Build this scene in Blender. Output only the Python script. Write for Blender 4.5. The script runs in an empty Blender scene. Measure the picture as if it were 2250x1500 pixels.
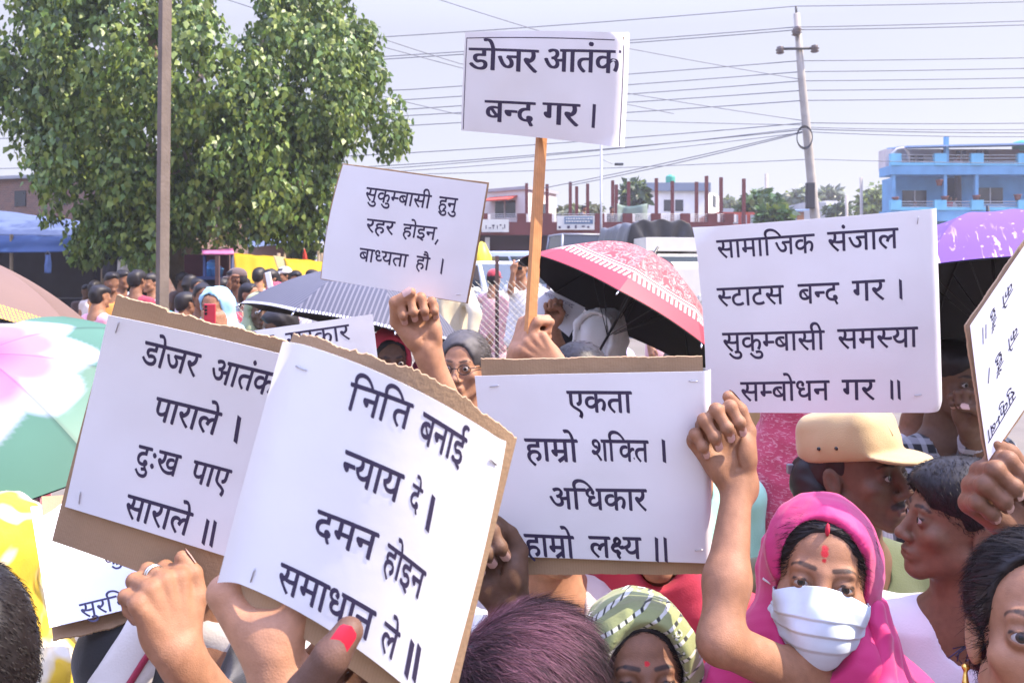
import bpy, bmesh, math, random
import numpy as np
from mathutils import Vector, Matrix, noise as mnoise

random.seed(7)
rng = np.random.default_rng(11)
scene = bpy.context.scene
COL = scene.collection

# ---------------------------------------------------------------- camera, sky, sun, exposure
FPX, HX, HY, CAMZ = 1900.0, 1125.0, 600.0, 1.9      # focal length and horizon in photo pixels (2250 wide)
cam_data = bpy.data.cameras.new('camera')
cam = bpy.data.objects.new('camera', cam_data)
COL.objects.link(cam)
cam.location = (0, 0, CAMZ)
cam.rotation_euler = (math.radians(90), 0, 0)
cam_data.sensor_width = 36.0
cam_data.lens = 36.0 * FPX / 2250.0
cam_data.shift_y = -(750.0 - HY) / 2250.0
cam_data.clip_start = 0.05
cam_data.clip_end = 3000
cam_data.dof.use_dof = True
cam_data.dof.focus_distance = 1.45
cam_data.dof.aperture_fstop = 13.0
scene.camera = cam

SUN_AZ, SUN_EL = math.radians(-6), math.radians(52)   # azimuth measured from +X towards +Y
world = bpy.data.worlds.new('World')
scene.world = world
world.use_nodes = True
wt = world.node_tree
bg = wt.nodes['Background']
sky = wt.nodes.new('ShaderNodeTexSky')
sky.sky_type = 'NISHITA'
sky.sun_disc = False
sky.sun_elevation = SUN_EL
sky.sun_rotation = math.radians(90) - SUN_AZ
sky.air_density = 1.0
sky.dust_density = 2.5
sky.ozone_density = 2.0
hz = wt.nodes.new('ShaderNodeMix')
hz.data_type = 'RGBA'
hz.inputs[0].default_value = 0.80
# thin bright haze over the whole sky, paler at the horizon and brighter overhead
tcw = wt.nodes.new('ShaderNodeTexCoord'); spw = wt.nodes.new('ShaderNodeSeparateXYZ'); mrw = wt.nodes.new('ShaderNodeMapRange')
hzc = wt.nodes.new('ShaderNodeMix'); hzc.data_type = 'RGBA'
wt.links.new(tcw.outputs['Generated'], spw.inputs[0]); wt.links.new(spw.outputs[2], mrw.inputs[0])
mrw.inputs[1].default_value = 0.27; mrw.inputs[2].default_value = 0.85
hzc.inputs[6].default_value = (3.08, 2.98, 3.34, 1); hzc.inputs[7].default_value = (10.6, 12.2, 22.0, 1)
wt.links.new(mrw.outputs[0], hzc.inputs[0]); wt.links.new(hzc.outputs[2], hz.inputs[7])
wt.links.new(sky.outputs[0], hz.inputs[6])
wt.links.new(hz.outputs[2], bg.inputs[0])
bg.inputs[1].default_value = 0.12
sun_data = bpy.data.lights.new('sun', 'SUN')
sun_data.energy = 4.6
sun_data.angle = math.radians(0.5)
sun_data.color = (1.0, 0.86, 0.70)
sun = bpy.data.objects.new('sun', sun_data)
COL.objects.link(sun)
SUNV = Vector((math.cos(SUN_EL) * math.cos(SUN_AZ), math.cos(SUN_EL) * math.sin(SUN_AZ), math.sin(SUN_EL)))
sun.rotation_euler = SUNV.to_track_quat('Z', 'Y').to_euler()
sun.location = (20, 0, 30)
scene.view_settings.view_transform = 'Standard'
scene.view_settings.look = 'None'
scene.view_settings.exposure = 1.18
scene.view_settings.gamma = 1.0
scene.render.film_transparent = False

# ---------------------------------------------------------------- helpers
def P(px, py, d):
    """the point seen at photo pixel (px, py), d metres in front of the camera"""
    return Vector(((px - HX) / FPX * d, d, CAMZ - (py - HY) / FPX * d))

def tag(o, label=None, cat=None, group=None, kind=None):
    if label: o['label'] = label
    if cat: o['category'] = cat
    if group: o['group'] = group
    if kind: o['kind'] = kind
    return o

def empty(name, loc, label, cat, group=None, rz=0.0):
    o = bpy.data.objects.new(name, None)
    o.empty_display_size = 0.1
    o.location = loc
    o.rotation_euler = (0, 0, rz)
    COL.objects.link(o)
    return tag(o, label, cat, group)

def link(name, me, mat=None, parent=None, loc=None):
    o = bpy.data.objects.new(name, me)
    COL.objects.link(o)
    if mat is not None:
        for m in (mat if isinstance(mat, (list, tuple)) else [mat]):
            me.materials.append(m)
    if parent is not None: o.parent = parent
    if loc is not None: o.location = loc
    return o

def mesh_np(name, V, F, smooth=True, uv=None, col=None):
    """mesh from numpy arrays; F is an (n,3) or (n,4) array or a list of such arrays"""
    me = bpy.data.meshes.new(name)
    Fs = F if isinstance(F, list) else [F]
    Fs = [np.asarray(f, np.int32) for f in Fs if len(f)]
    V = np.asarray(V, np.float32)
    me.vertices.add(len(V)); me.vertices.foreach_set('co', V.ravel())
    loops = np.concatenate([f.ravel() for f in Fs])
    sizes = np.concatenate([np.full(len(f), f.shape[1], np.int32) for f in Fs])
    starts = np.concatenate([[0], np.cumsum(sizes)[:-1]]).astype(np.int32)
    me.loops.add(len(loops)); me.loops.foreach_set('vertex_index', loops)
    me.polygons.add(len(sizes)); me.polygons.foreach_set('loop_start', starts)
    me.update(calc_edges=True)
    me.polygons.foreach_set('use_smooth', np.full(len(sizes), bool(smooth)))
    if uv is not None:
        l = me.uv_layers.new(name='UVMap'); l.data.foreach_set('uv', np.asarray(uv, np.float32)[loops].ravel())
    if col is not None:
        a = me.color_attributes.new('Col', 'FLOAT_COLOR', 'POINT')
        c = np.ones((len(V), 4), np.float32); c[:, :3] = col
        a.data.foreach_set('color', c.ravel())
    me.validate(clean_customdata=False)
    return me

class MB:
    """collects boxes, tubes, lathes and grids, then links them as ONE mesh object"""
    def __init__(s): s.v = []; s.f3 = []; s.f4 = []; s.n = 0
    def add(s, V, F):
        V = np.asarray([tuple(v) for v in V], float)
        s.v.append(V)
        for f in F:
            f = [i + s.n for i in f]
            if len(f) == 4: s.f4.append(f)
            elif len(f) == 3: s.f3.append(f)
            else:
                for i in range(1, len(f) - 1): s.f3.append([f[0], f[i], f[i + 1]])
        s.n += len(V)
    def box(s, c, size, M=None):
        c = Vector(c); x, y, z = [k / 2 for k in size]
        vs = [Vector((sx * x, sy * y, sz * z)) for sx in (-1, 1) for sy in (-1, 1) for sz in (-1, 1)]
        vs = [c + (M @ v if M is not None else v) for v in vs]
        s.add(vs, [(0, 1, 3, 2), (4, 6, 7, 5), (0, 4, 5, 1), (2, 3, 7, 6), (0, 2, 6, 4), (1, 5, 7, 3)])
    def boxb(s, lo, hi):
        s.box([(a + b) / 2 for a, b in zip(lo, hi)], [b - a for a, b in zip(lo, hi)])
    def tube(s, pts, r, n=8, cap=True):
        pts = [Vector(p) for p in pts]
        rs = r if isinstance(r, (list, tuple)) else [r] * len(pts)
        V = []; F = []
        up = Vector((0, 0, 1))
        for i, p in enumerate(pts):
            t = (pts[min(i + 1, len(pts) - 1)] - pts[max(i - 1, 0)]).normalized()
            a = t.cross(up)
            if a.length < 1e-3: a = t.cross(Vector((0, 1, 0)))
            a.normalize(); b = t.cross(a)
            for k in range(n):
                th = 2 * math.pi * k / n
                V.append(p + (a * math.cos(th) + b * math.sin(th)) * rs[i])
        for i in range(len(pts) - 1):
            for k in range(n):
                F.append((i * n + k, i * n + (k + 1) % n, (i + 1) * n + (k + 1) % n, (i + 1) * n + k))
        if cap:
            F.append(tuple(range(n - 1, -1, -1))); F.append(tuple((len(pts) - 1) * n + k for k in range(n)))
        s.add(V, F)
    def lathe(s, prof, c=(0, 0, 0), n=20, M=None):
        c = Vector(c); V = []; F = []
        for r, z in prof:
            for k in range(n):
                th = 2 * math.pi * k / n
                v = Vector((r * math.cos(th), r * math.sin(th), z))
                V.append(c + (M @ v if M is not None else v))
        for i in range(len(prof) - 1):
            for k in range(n):
                F.append((i * n + k, i * n + (k + 1) % n, (i + 1) * n + (k + 1) % n, (i + 1) * n + k))
        s.add(V, F)
    def grid(s, fn, nu, nv):
        V = [fn(i / nu, j / nv) for j in range(nv + 1) for i in range(nu + 1)]
        F = [(j * (nu + 1) + i, j * (nu + 1) + i + 1, (j + 1) * (nu + 1) + i + 1, (j + 1) * (nu + 1) + i) for j in range(nv) for i in range(nu)]
        s.add(V, F)
    def build(s, name, mat, parent=None, smooth=False, bevel=0.0, origin=None):
        V = np.concatenate(s.v)
        if origin is not None: V = V - np.array(origin)
        me = mesh_np(name, V, [np.array(s.f4, np.int32).reshape(-1, 4), np.array(s.f3, np.int32).reshape(-1, 3)], smooth)
        o = link(name, me, mat, parent)
        if bevel > 0:
            m = o.modifiers.new('bevel', 'BEVEL'); m.width = bevel; m.segments = 2; m.limit_method = 'ANGLE'
        return o

# ---------------------------------------------------------------- materials
def nt(m): return m.node_tree.nodes, m.node_tree.links

def mat(name, color, rough=0.7, var=0.12, vscale=8.0, bump=0.0, bscale=60.0, metal=0.0, spec=0.4, attr=False, sheen=0.0, trans=0.0, coords='Object', sss=0.0, detail=4):
    m = bpy.data.materials.new(name); m.use_nodes = True
    n, l = nt(m); b = n['Principled BSDF']
    b.inputs['Roughness'].default_value = rough
    b.inputs['Metallic'].default_value = metal
    b.inputs['Specular IOR Level'].default_value = spec
    if sheen: b.inputs['Sheen Weight'].default_value = sheen
    tc = n.new('ShaderNodeTexCoord')
    if attr:
        a = n.new('ShaderNodeAttribute'); a.attribute_name = 'Col'; src = a.outputs['Color']
    else:
        rgb = n.new('ShaderNodeRGB'); rgb.outputs[0].default_value = (*color, 1); src = rgb.outputs[0]
    if var > 0:
        nz = n.new('ShaderNodeTexNoise'); nz.inputs['Scale'].default_value = vscale; nz.inputs['Detail'].default_value = detail
        l.new(tc.outputs[coords], nz.inputs['Vector'])
        mr = n.new('ShaderNodeMapRange'); mr.inputs[1].default_value = 0.25; mr.inputs[2].default_value = 0.75
        mr.inputs[3].default_value = 1 - var; mr.inputs[4].default_value = 1 + var
        l.new(nz.outputs[0], mr.inputs[0])
        vm = n.new('ShaderNodeVectorMath'); vm.operation = 'SCALE'
        l.new(src, vm.inputs[0]); l.new(mr.outputs[0], vm.inputs['Scale']); src = vm.outputs[0]
    l.new(src, b.inputs['Base Color'])
    if bump > 0:
        nb = n.new('ShaderNodeTexNoise'); nb.inputs['Scale'].default_value = bscale; nb.inputs['Detail'].default_value = 5
        l.new(tc.outputs[coords], nb.inputs['Vector'])
        bp = n.new('ShaderNodeBump'); bp.inputs['Strength'].default_value = bump; bp.inputs['Distance'].default_value = 0.01
        l.new(nb.outputs[0], bp.inputs['Height']); l.new(bp.outputs[0], b.inputs['Normal'])
    if sss:
        b.inputs['Subsurface Weight'].default_value = sss
        b.inputs['Subsurface Radius'].default_value = (0.012, 0.005, 0.003)
        b.inputs['Subsurface Scale'].default_value = 1.0
    if trans > 0:
        tr = n.new('ShaderNodeBsdfTranslucent'); l.new(src, tr.inputs[0])
        mx = n.new('ShaderNodeMixShader'); mx.inputs[0].default_value = trans
        out = n['Material Output']
        l.new(b.outputs[0], mx.inputs[1]); l.new(tr.outputs[0], mx.inputs[2]); l.new(mx.outputs[0], out.inputs[0])
    m['src'] = 1
    return m

def base_socket(m):
    return m.node_tree.nodes['Principled BSDF'].inputs['Base Color']

def mixin(m, fac_socket, color, target=None):
    """mix a further colour into the base colour of m by a factor socket"""
    n, l = nt(m); b = base_socket(m)
    src = b.links[0].from_socket
    mx = n.new('ShaderNodeMix'); mx.data_type = 'RGBA'
    l.new(fac_socket, mx.inputs[0]); l.new(src, mx.inputs[6]); mx.inputs[7].default_value = (*color, 1)
    l.new(mx.outputs[2], b)
    return mx

def ramp(m, sock, lo, hi, a=0.0, b=1.0):
    n, l = nt(m); r = n.new('ShaderNodeMapRange'); r.clamp = True
    r.inputs[1].default_value = lo; r.inputs[2].default_value = hi; r.inputs[3].default_value = a; r.inputs[4].default_value = b
    l.new(sock, r.inputs[0]); return r.outputs[0]

def mathn(m, op, a, b=None):
    n, l = nt(m); k = n.new('ShaderNodeMath'); k.operation = op
    for i, x in enumerate((a, b)):
        if x is None: continue
        if hasattr(x, 'is_linked'): l.new(x, k.inputs[i])
        else: k.inputs[i].default_value = x
    return k.outputs[0]

def texco(m, which='Object', scale=(1, 1, 1), rot=(0, 0, 0), loc=(0, 0, 0)):
    n, l = nt(m); tc = n.new('ShaderNodeTexCoord'); mp = n.new('ShaderNodeMapping')
    mp.inputs['Scale'].default_value = scale; mp.inputs['Rotation'].default_value = rot; mp.inputs['Location'].default_value = loc
    l.new(tc.outputs[which], mp.inputs[0]); return mp.outputs[0]

def noise_tex(m, vec, scale, detail=3, dist=0.0):
    n, l = nt(m); k = n.new('ShaderNodeTexNoise'); k.inputs['Scale'].default_value = scale
    k.inputs['Detail'].default_value = detail; k.inputs['Distortion'].default_value = dist
    l.new(vec, k.inputs['Vector']); return k.outputs[0]

def wave_tex(m, vec, scale, direction='X', dist=0.0, profile='SIN'):
    n, l = nt(m); k = n.new('ShaderNodeTexWave'); k.inputs['Scale'].default_value = scale
    k.bands_direction = direction; k.wave_profile = profile; k.inputs['Distortion'].default_value = dist
    l.new(vec, k.inputs['Vector']); return k.outputs['Fac']

def voro_tex(m, vec, scale, feature='F1', out='Distance', rand=1.0):
    n, l = nt(m); k = n.new('ShaderNodeTexVoronoi'); k.feature = feature
    k.inputs['Scale'].default_value = scale; k.inputs['Randomness'].default_value = rand
    l.new(vec, k.inputs['Vector']); return k.outputs[out]

# ---------------------------------------------------------------- implicit surfaces -> one continuous mesh
class Sdf:
    def __init__(s): s.pr = []; s.M = Matrix.Identity(4); s.joints = []
    def _p(s, p): return np.array(s.M @ Vector(p))
    def _s(s): return s.M.to_scale().x
    def cap(s, a, b, ra, rb=None, k=0.01, op='+'):
        sc = s._s(); rb = ra if rb is None else rb
        s.pr.append(('c', s._p(a), s._p(b), ra * sc, rb * sc, k * sc, op)); return s
    def ell(s, c, r, rot=None, k=0.01, op='+'):
        sc = s._s()
        R = np.array((s.M.to_3x3().normalized() @ (rot if rot is not None else Matrix.Identity(3))))
        s.pr.append(('e', s._p(c), R, np.array(r, float) * sc, 0, k * sc, op)); return s
    def box(s, c, h, rot=None, rnd=0.005, k=0.01, op='+'):
        sc = s._s()
        R = np.array((s.M.to_3x3().normalized() @ (rot if rot is not None else Matrix.Identity(3))))
        s.pr.append(('b', s._p(c), R, np.array(h, float) * sc, rnd * sc, k * sc, op)); return s
    @staticmethod
    def dist(p, X):
        if p[0] == 'c':
            a, b, ra, rb = p[1], p[2], p[3], p[4]
            dt = X.dtype; ab = (b - a).astype(dt); L2 = max(float(ab @ ab), 1e-12); q = X - a.astype(dt)
            t = np.clip((q @ ab) / dt.type(L2), 0, 1)
            q -= t[:, None] * ab
            return np.sqrt(np.einsum('ij,ij->i', q, q)) - (dt.type(ra) + dt.type(rb - ra) * t)
        dt = X.dtype
        Y = (X - p[1].astype(dt)) @ p[2].astype(dt)
        if p[0] == 'e':
            Y = Y / p[3].astype(dt); k0 = np.sqrt(np.einsum('ij,ij->i', Y, Y)); Y = Y / p[3].astype(dt); k1 = np.sqrt(np.einsum('ij,ij->i', Y, Y)) + dt.type(1e-9)
            return np.where(k0 < 1e-4, -p[3].min(), k0 * (k0 - 1.0) / k1)
        q = np.abs(Y) - (p[3] - p[4]).astype(dt)
        return np.sqrt((np.maximum(q, 0) ** 2).sum(1)) + np.minimum(q.max(1), 0) - p[4]
    def ev(s, X, prims=None):
        d = np.full(len(X), 1e3, X.dtype)
        for p in (s.pr if prims is None else prims):
            dp = s.dist(p, X); k = max(p[5], 1e-6)
            if p[6] == '+':
                h = np.maximum(k - np.abs(d - dp), 0) / k
                d = np.minimum(d, dp) - h * h * k * 0.25
            else:
                h = np.maximum(k - np.abs(d + dp), 0) / k
                d = np.maximum(d, -dp) + h * h * k * 0.25
        return d
    def mesh(s, res, clip=None):
        """sparse surface nets: returns V, F"""
        lo = np.full(3, 1e9); hi = np.full(3, -1e9)
        for p in s.pr:
            if p[6] != '+': continue
            if p[0] == 'c':
                for q, r in ((p[1], p[3]), (p[2], p[4])):
                    lo = np.minimum(lo, q - r); hi = np.maximum(hi, q + r)
            else:
                e = np.sqrt(((p[2] * p[3]) ** 2).sum(1)); lo = np.minimum(lo, p[1] - e); hi = np.maximum(hi, p[1] + e)
        if clip is not None:
            lo = np.maximum(lo, clip[0]); hi = np.minimum(hi, clip[1])
        pad = 0.015; lo = lo - pad; hi = hi + pad
        n = 12; bs = n * res; ctr0 = np.zeros(3)
        nb = np.maximum(np.ceil((hi - lo) / bs).astype(int), 1)
        N = nb * n + 4
        bi = np.stack(np.meshgrid(*[np.arange(k) for k in nb], indexing='ij'), -1).reshape(-1, 3)
        ctr = lo + (bi + 0.5) * bs
        D = np.stack([s.dist(p, ctr) for p in s.pr], 1)
        dc = s.ev(ctr)
        hd = bs * 0.87 * 1.2
        act = np.where(np.abs(dc) < hd * 1.25 + 0.01)[0]
        off = np.stack(np.meshgrid(*[np.arange(-1, n + 1)] * 3, indexing='ij'), -1).reshape(-1, 3)
        ids = []; pos = []; quads = []
        key = lambda c: ((c[:, 0] + 1) * N[1] + (c[:, 1] + 1)) * N[2] + (c[:, 2] + 1)
        m = n + 2
        for a in act:
            pl = []
            for j, p in enumerate(s.pr):
                if p[6] == '+':
                    if D[a, j] < max(dc[a], -hd) + 2.2 * hd + p[5]: pl.append(p)
                elif D[a, j] < 2.2 * hd + abs(dc[a]) + p[5]: pl.append(p)
            if not pl: continue
            base = bi[a] * n
            G = (lo + base * res - ctr0 + off * res).astype(np.float32)
            f = s.ev(G, pl).reshape(m, m, m)
            sg = f < 0
            if sg.all() or not sg.any(): continue
            c0 = np.zeros((m - 1,) * 3 + (3,)); cnt = np.zeros((m - 1,) * 3)
            for ax in range(3):
                o1, o2 = [k for k in range(3) if k != ax]
                fa = np.take(f, range(m - 1), ax); fb = np.take(f, range(1, m), ax)
                cr = (fa < 0) != (fb < 0)
                den = np.where(cr, fa - fb, 1.0); t = np.where(cr, fa / den, 0)
                for i1 in (0, 1):
                    for i2 in (0, 1):
                        sl = [slice(None)] * 3
                        sl[o1] = slice(i1, i1 + m - 1); sl[o2] = slice(i2, i2 + m - 1)
                        c = cr[tuple(sl)]; tt = t[tuple(sl)]
                        cnt += c
                        c0[..., ax] += np.where(c, tt, 0); c0[..., o1] += np.where(c, i1, 0); c0[..., o2] += np.where(c, i2, 0)
                # quads for edges whose lower corner lies in the block proper
                sl = [slice(1, m - 1)] * 3
                crq = cr[tuple(sl)]
                e = np.argwhere(crq) + base
                if len(e):
                    neg = fa[tuple(sl)][crq] < 0
                    d1 = np.zeros(3, int); d1[o1] = 1
                    d2 = np.zeros(3, int); d2[o2] = 1
                    q = np.stack([key(e - d1 - d2), key(e - d2), key(e), key(e - d1)], 1)
                    flip = neg if ax != 1 else ~neg
                    q = np.where(flip[:, None], q, q[:, ::-1])
                    quads.append(q)
            w = np.argwhere(cnt > 0)
            if len(w):
                cc = w + base - 1
                ids.append(key(cc))
                pos.append(lo + (cc + c0[cnt > 0] / cnt[cnt > 0][:, None]) * res)
        ids = np.concatenate(ids); pos = np.concatenate(pos); Q = np.concatenate(quads)
        u, first = np.unique(ids, return_index=True)
        V = pos[first]
        F = np.searchsorted(u, Q); F = np.clip(F, 0, len(u) - 1)
        ok = (u[F] == Q).all(1)
        return V, F[ok]
    def normals(s, V, e=1e-3):
        g = np.stack([s.ev(V + np.eye(3)[i] * e) - s.ev(V - np.eye(3)[i] * e) for i in range(3)], 1)
        return g / (np.linalg.norm(g, axis=1, keepdims=True) + 1e-9)

def segdist(X, a, b):
    a = np.array(a); b = np.array(b); ab = b - a; L = max(float(ab @ ab), 1e-12)
    t = np.clip(((X - a) @ ab) / L, 0, 1)
    return np.linalg.norm(X - a - t[:, None] * ab, axis=1)

def sinnoise(X, scale, seed=0, n=5):
    """cheap smooth pseudo-noise in about -1..1"""
    r = np.random.default_rng(seed); out = np.zeros(len(X))
    for i in range(n):
        w = r.normal(size=3); w = w / np.linalg.norm(w) * scale * r.uniform(0.6, 1.7)
        out += np.sin(X @ w + r.uniform(0, 6.28) + 1.3 * np.sin(X @ (w[[1, 2, 0]] * 0.6) + r.uniform(0, 6.28)))
    return out / (n * 0.62)
# ---------------------------------------------------------------- people
def rotm(yaw=0.0, pitch=0.0, roll=0.0):
    """yaw > 0 turns the face towards +X, pitch > 0 looks up, roll > 0 leans the head to +X"""
    return (Matrix.Rotation(math.radians(yaw), 4, 'Z') @ Matrix.Rotation(math.radians(-pitch), 4, 'X') @ Matrix.Rotation(math.radians(roll), 4, 'Y'))

def head_sdf(S, M, fine=True, jaw=1.0, nose=1.0, open_eye=1.0):
    old = S.M; S.M = M
    S.ell((0, 0.022, 0.036), (0.074, 0.095, 0.079), k=0.0)
    S.ell((0, -0.030, 0.040), (0.062, 0.055, 0.055), k=0.03)
    S.ell((0, -0.022, -0.030), (0.060 * jaw, 0.066, 0.075), k=0.03)
    for sx in (-1, 1):
        S.cap((sx * 0.052 * jaw, 0.0, -0.055), (sx * 0.014, -0.066, -0.098), 0.020, 0.014, k=0.02)
        S.ell((sx * 0.043, -0.062, -0.024), (0.020, 0.018, 0.018), k=0.018)
    S.ell((0, -0.070, -0.097), (0.019 * jaw, 0.018, 0.016), k=0.018)
    if fine:
        S.cap((-0.034, -0.080, 0.018), (0.034, -0.080, 0.018), 0.010, k=0.014)
        for sx in (-1, 1):
            S.ell((sx * 0.032, -0.100, 0.000), (0.020, 0.018, 0.0115), k=0.016, op='-')
        S.cap((0, -0.084, 0.010), (0, -0.104 * (0.6 + 0.4 * nose), -0.032), 0.0085, 0.0105 * nose, k=0.013)
        S.ell((0, -0.105, -0.037), (0.0125 * nose, 0.012, 0.0105), k=0.008)
        for sx in (-1, 1):
            S.ell((sx * 0.0125 * nose, -0.096, -0.040), (0.0085, 0.011, 0.008), k=0.006)
            S.ell((sx * 0.006, -0.103, -0.0475), (0.004, 0.006, 0.003), k=0.003, op='-')
            S.ell((sx * 0.031, -0.0785, 0.0), (0.0145, 0.0140, 0.0140), k=0.006)
            S.ell((sx * 0.031, -0.096, -0.0008), (0.0138, 0.014, 0.0050 * open_eye), k=0.002, op='-')
        S.ell((0, -0.082, -0.068), (0.025, 0.014, 0.018), k=0.015)
        S.cap((-0.017, -0.091, -0.0655), (0.017, -0.091, -0.0655), 0.0050, k=0.006)
        S.ell((0, -0.095, -0.0645), (0.010, 0.006, 0.0048), k=0.005)
        S.cap((-0.014, -0.0895, -0.0755), (0.014, -0.0895, -0.0755), 0.0062, k=0.006)
        S.ell((0, -0.104, -0.0702), (0.021, 0.012, 0.0012), k=0.003, op='-')
    for sx in (-1, 1):
        R = Matrix.Rotation(sx * math.radians(-18), 3, 'Z') @ Matrix.Rotation(math.radians(-12), 3, 'X')
        S.ell((sx * 0.077, 0.014, -0.010), (0.0075, 0.018, 0.031), rot=R, k=0.008)
        if fine:
            S.ell((sx * 0.084, 0.009, -0.006), (0.006, 0.010, 0.018), rot=R, k=0.005, op='-')
    S.cap((0, 0.030, -0.060), (0, 0.038, -0.190), 0.052, 0.056, k=0.03)
    S.M = old

def head_paints(skin, lip=(0.32, 0.11, 0.09), brow=True, browcol=(0.02, 0.014, 0.012), stubble=0.0, moustache=False, lids=0.35):
    d = []
    sk = np.array(skin)
    for sx in (-1, 1):
        d.append(('seg', (sx * 0.031, -0.092, 0.0), (sx * 0.033, -0.092, 0.0), 0.013, 0.010, tuple(sk * (1 - lids)), 0.7))
        d.append(('seg', (sx * 0.019, -0.093, 0.0052), (sx * 0.043, -0.086, 0.0045), 0.0016, 0.0012, (0.012, 0.009, 0.008), 0.9))
        if brow:
            d.append(('seg', (sx * 0.014, -0.093, 0.0235), (sx * 0.034, -0.088, 0.0275), 0.0027, 0.0026, browcol, 0.85))
            d.append(('seg', (sx * 0.034, -0.088, 0.0275), (sx * 0.052, -0.072, 0.0195), 0.0018, 0.002, browcol, 0.8))
        d.append(('seg', (sx * 0.003, -0.098, -0.0645), (sx * 0.016, -0.092, -0.068), 0.0042, 0.002, lip, 0.85))
        d.append(('seg', (0, -0.096, -0.0765), (sx * 0.014, -0.092, -0.0735), 0.0055, 0.002, lip, 0.8))
    if moustache:
        for sx in (-1, 1):
            d.append(('seg', (sx * 0.003, -0.098, -0.0545), (sx * 0.022, -0.088, -0.0610), 0.0048, 0.004, (0.016, 0.012, 0.011), 0.8))
    if stubble:
        d.append(('seg', (0, -0.085, -0.098), (0, -0.07, -0.108), 0.02, 0.016, tuple(sk * 0.45), stubble))
        for sx in (-1, 1): d.append(('seg', (0, -0.08, -0.1), (sx * 0.055, -0.01, -0.06), 0.012, 0.012, tuple(sk * 0.5), stubble * 0.6))
    return d

def apply_paints(V, C, M, paints, inv=None):
    L = (np.c_[V, np.ones(len(V))] @ np.array(M.inverted()).T)[:, :3]
    for kind, a, b, r, soft, col, amt in paints:
        w = 1 - np.clip((segdist(L, a, b) - r) / max(soft, 1e-5), 0, 1)
        w = (w * w * (3 - 2 * w) * amt)[:, None]
        C[:] = C * (1 - w) + np.array(col) * w
    return C

CURLS = {'fist': (72, 100, 55), 'grip': (62, 88, 45), 'loose': (35, 45, 25), 'hook': (78, 70, 35), 'flat': (8, 10, 6), 'pinch': (60, 35, 15), 'wrap': (70, 95, 50)}
FING = [((0.030, 0.091), (0.042, 0.025, 0.021)), ((0.009, 0.096), (0.046, 0.029, 0.022)), ((-0.012, 0.092), (0.042, 0.027, 0.022)), ((-0.0315, 0.082), (0.033, 0.020, 0.019))]
THUMBS = {'over': [(0.024, -0.010, 0.022), (0.040, -0.026, 0.056), (0.026, -0.052, 0.078), (0.002, -0.062, 0.086)],
          'side': [(0.024, -0.008, 0.022), (0.046, -0.018, 0.056), (0.050, -0.030, 0.086), (0.044, -0.040, 0.110)],
          'up': [(0.024, -0.010, 0.022), (0.044, -0.036, 0.048), (0.050, -0.066, 0.058), (0.050, -0.094, 0.062)],
          'behind': [(0.024, -0.004, 0.022), (0.046, 0.000, 0.054), (0.050, 0.000, 0.086), (0.044, -0.004, 0.112)],
          'close': [(0.024, -0.010, 0.022), (0.036, -0.030, 0.050), (0.022, -0.050, 0.066), (0.000, -0.058, 0.070)]}

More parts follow.
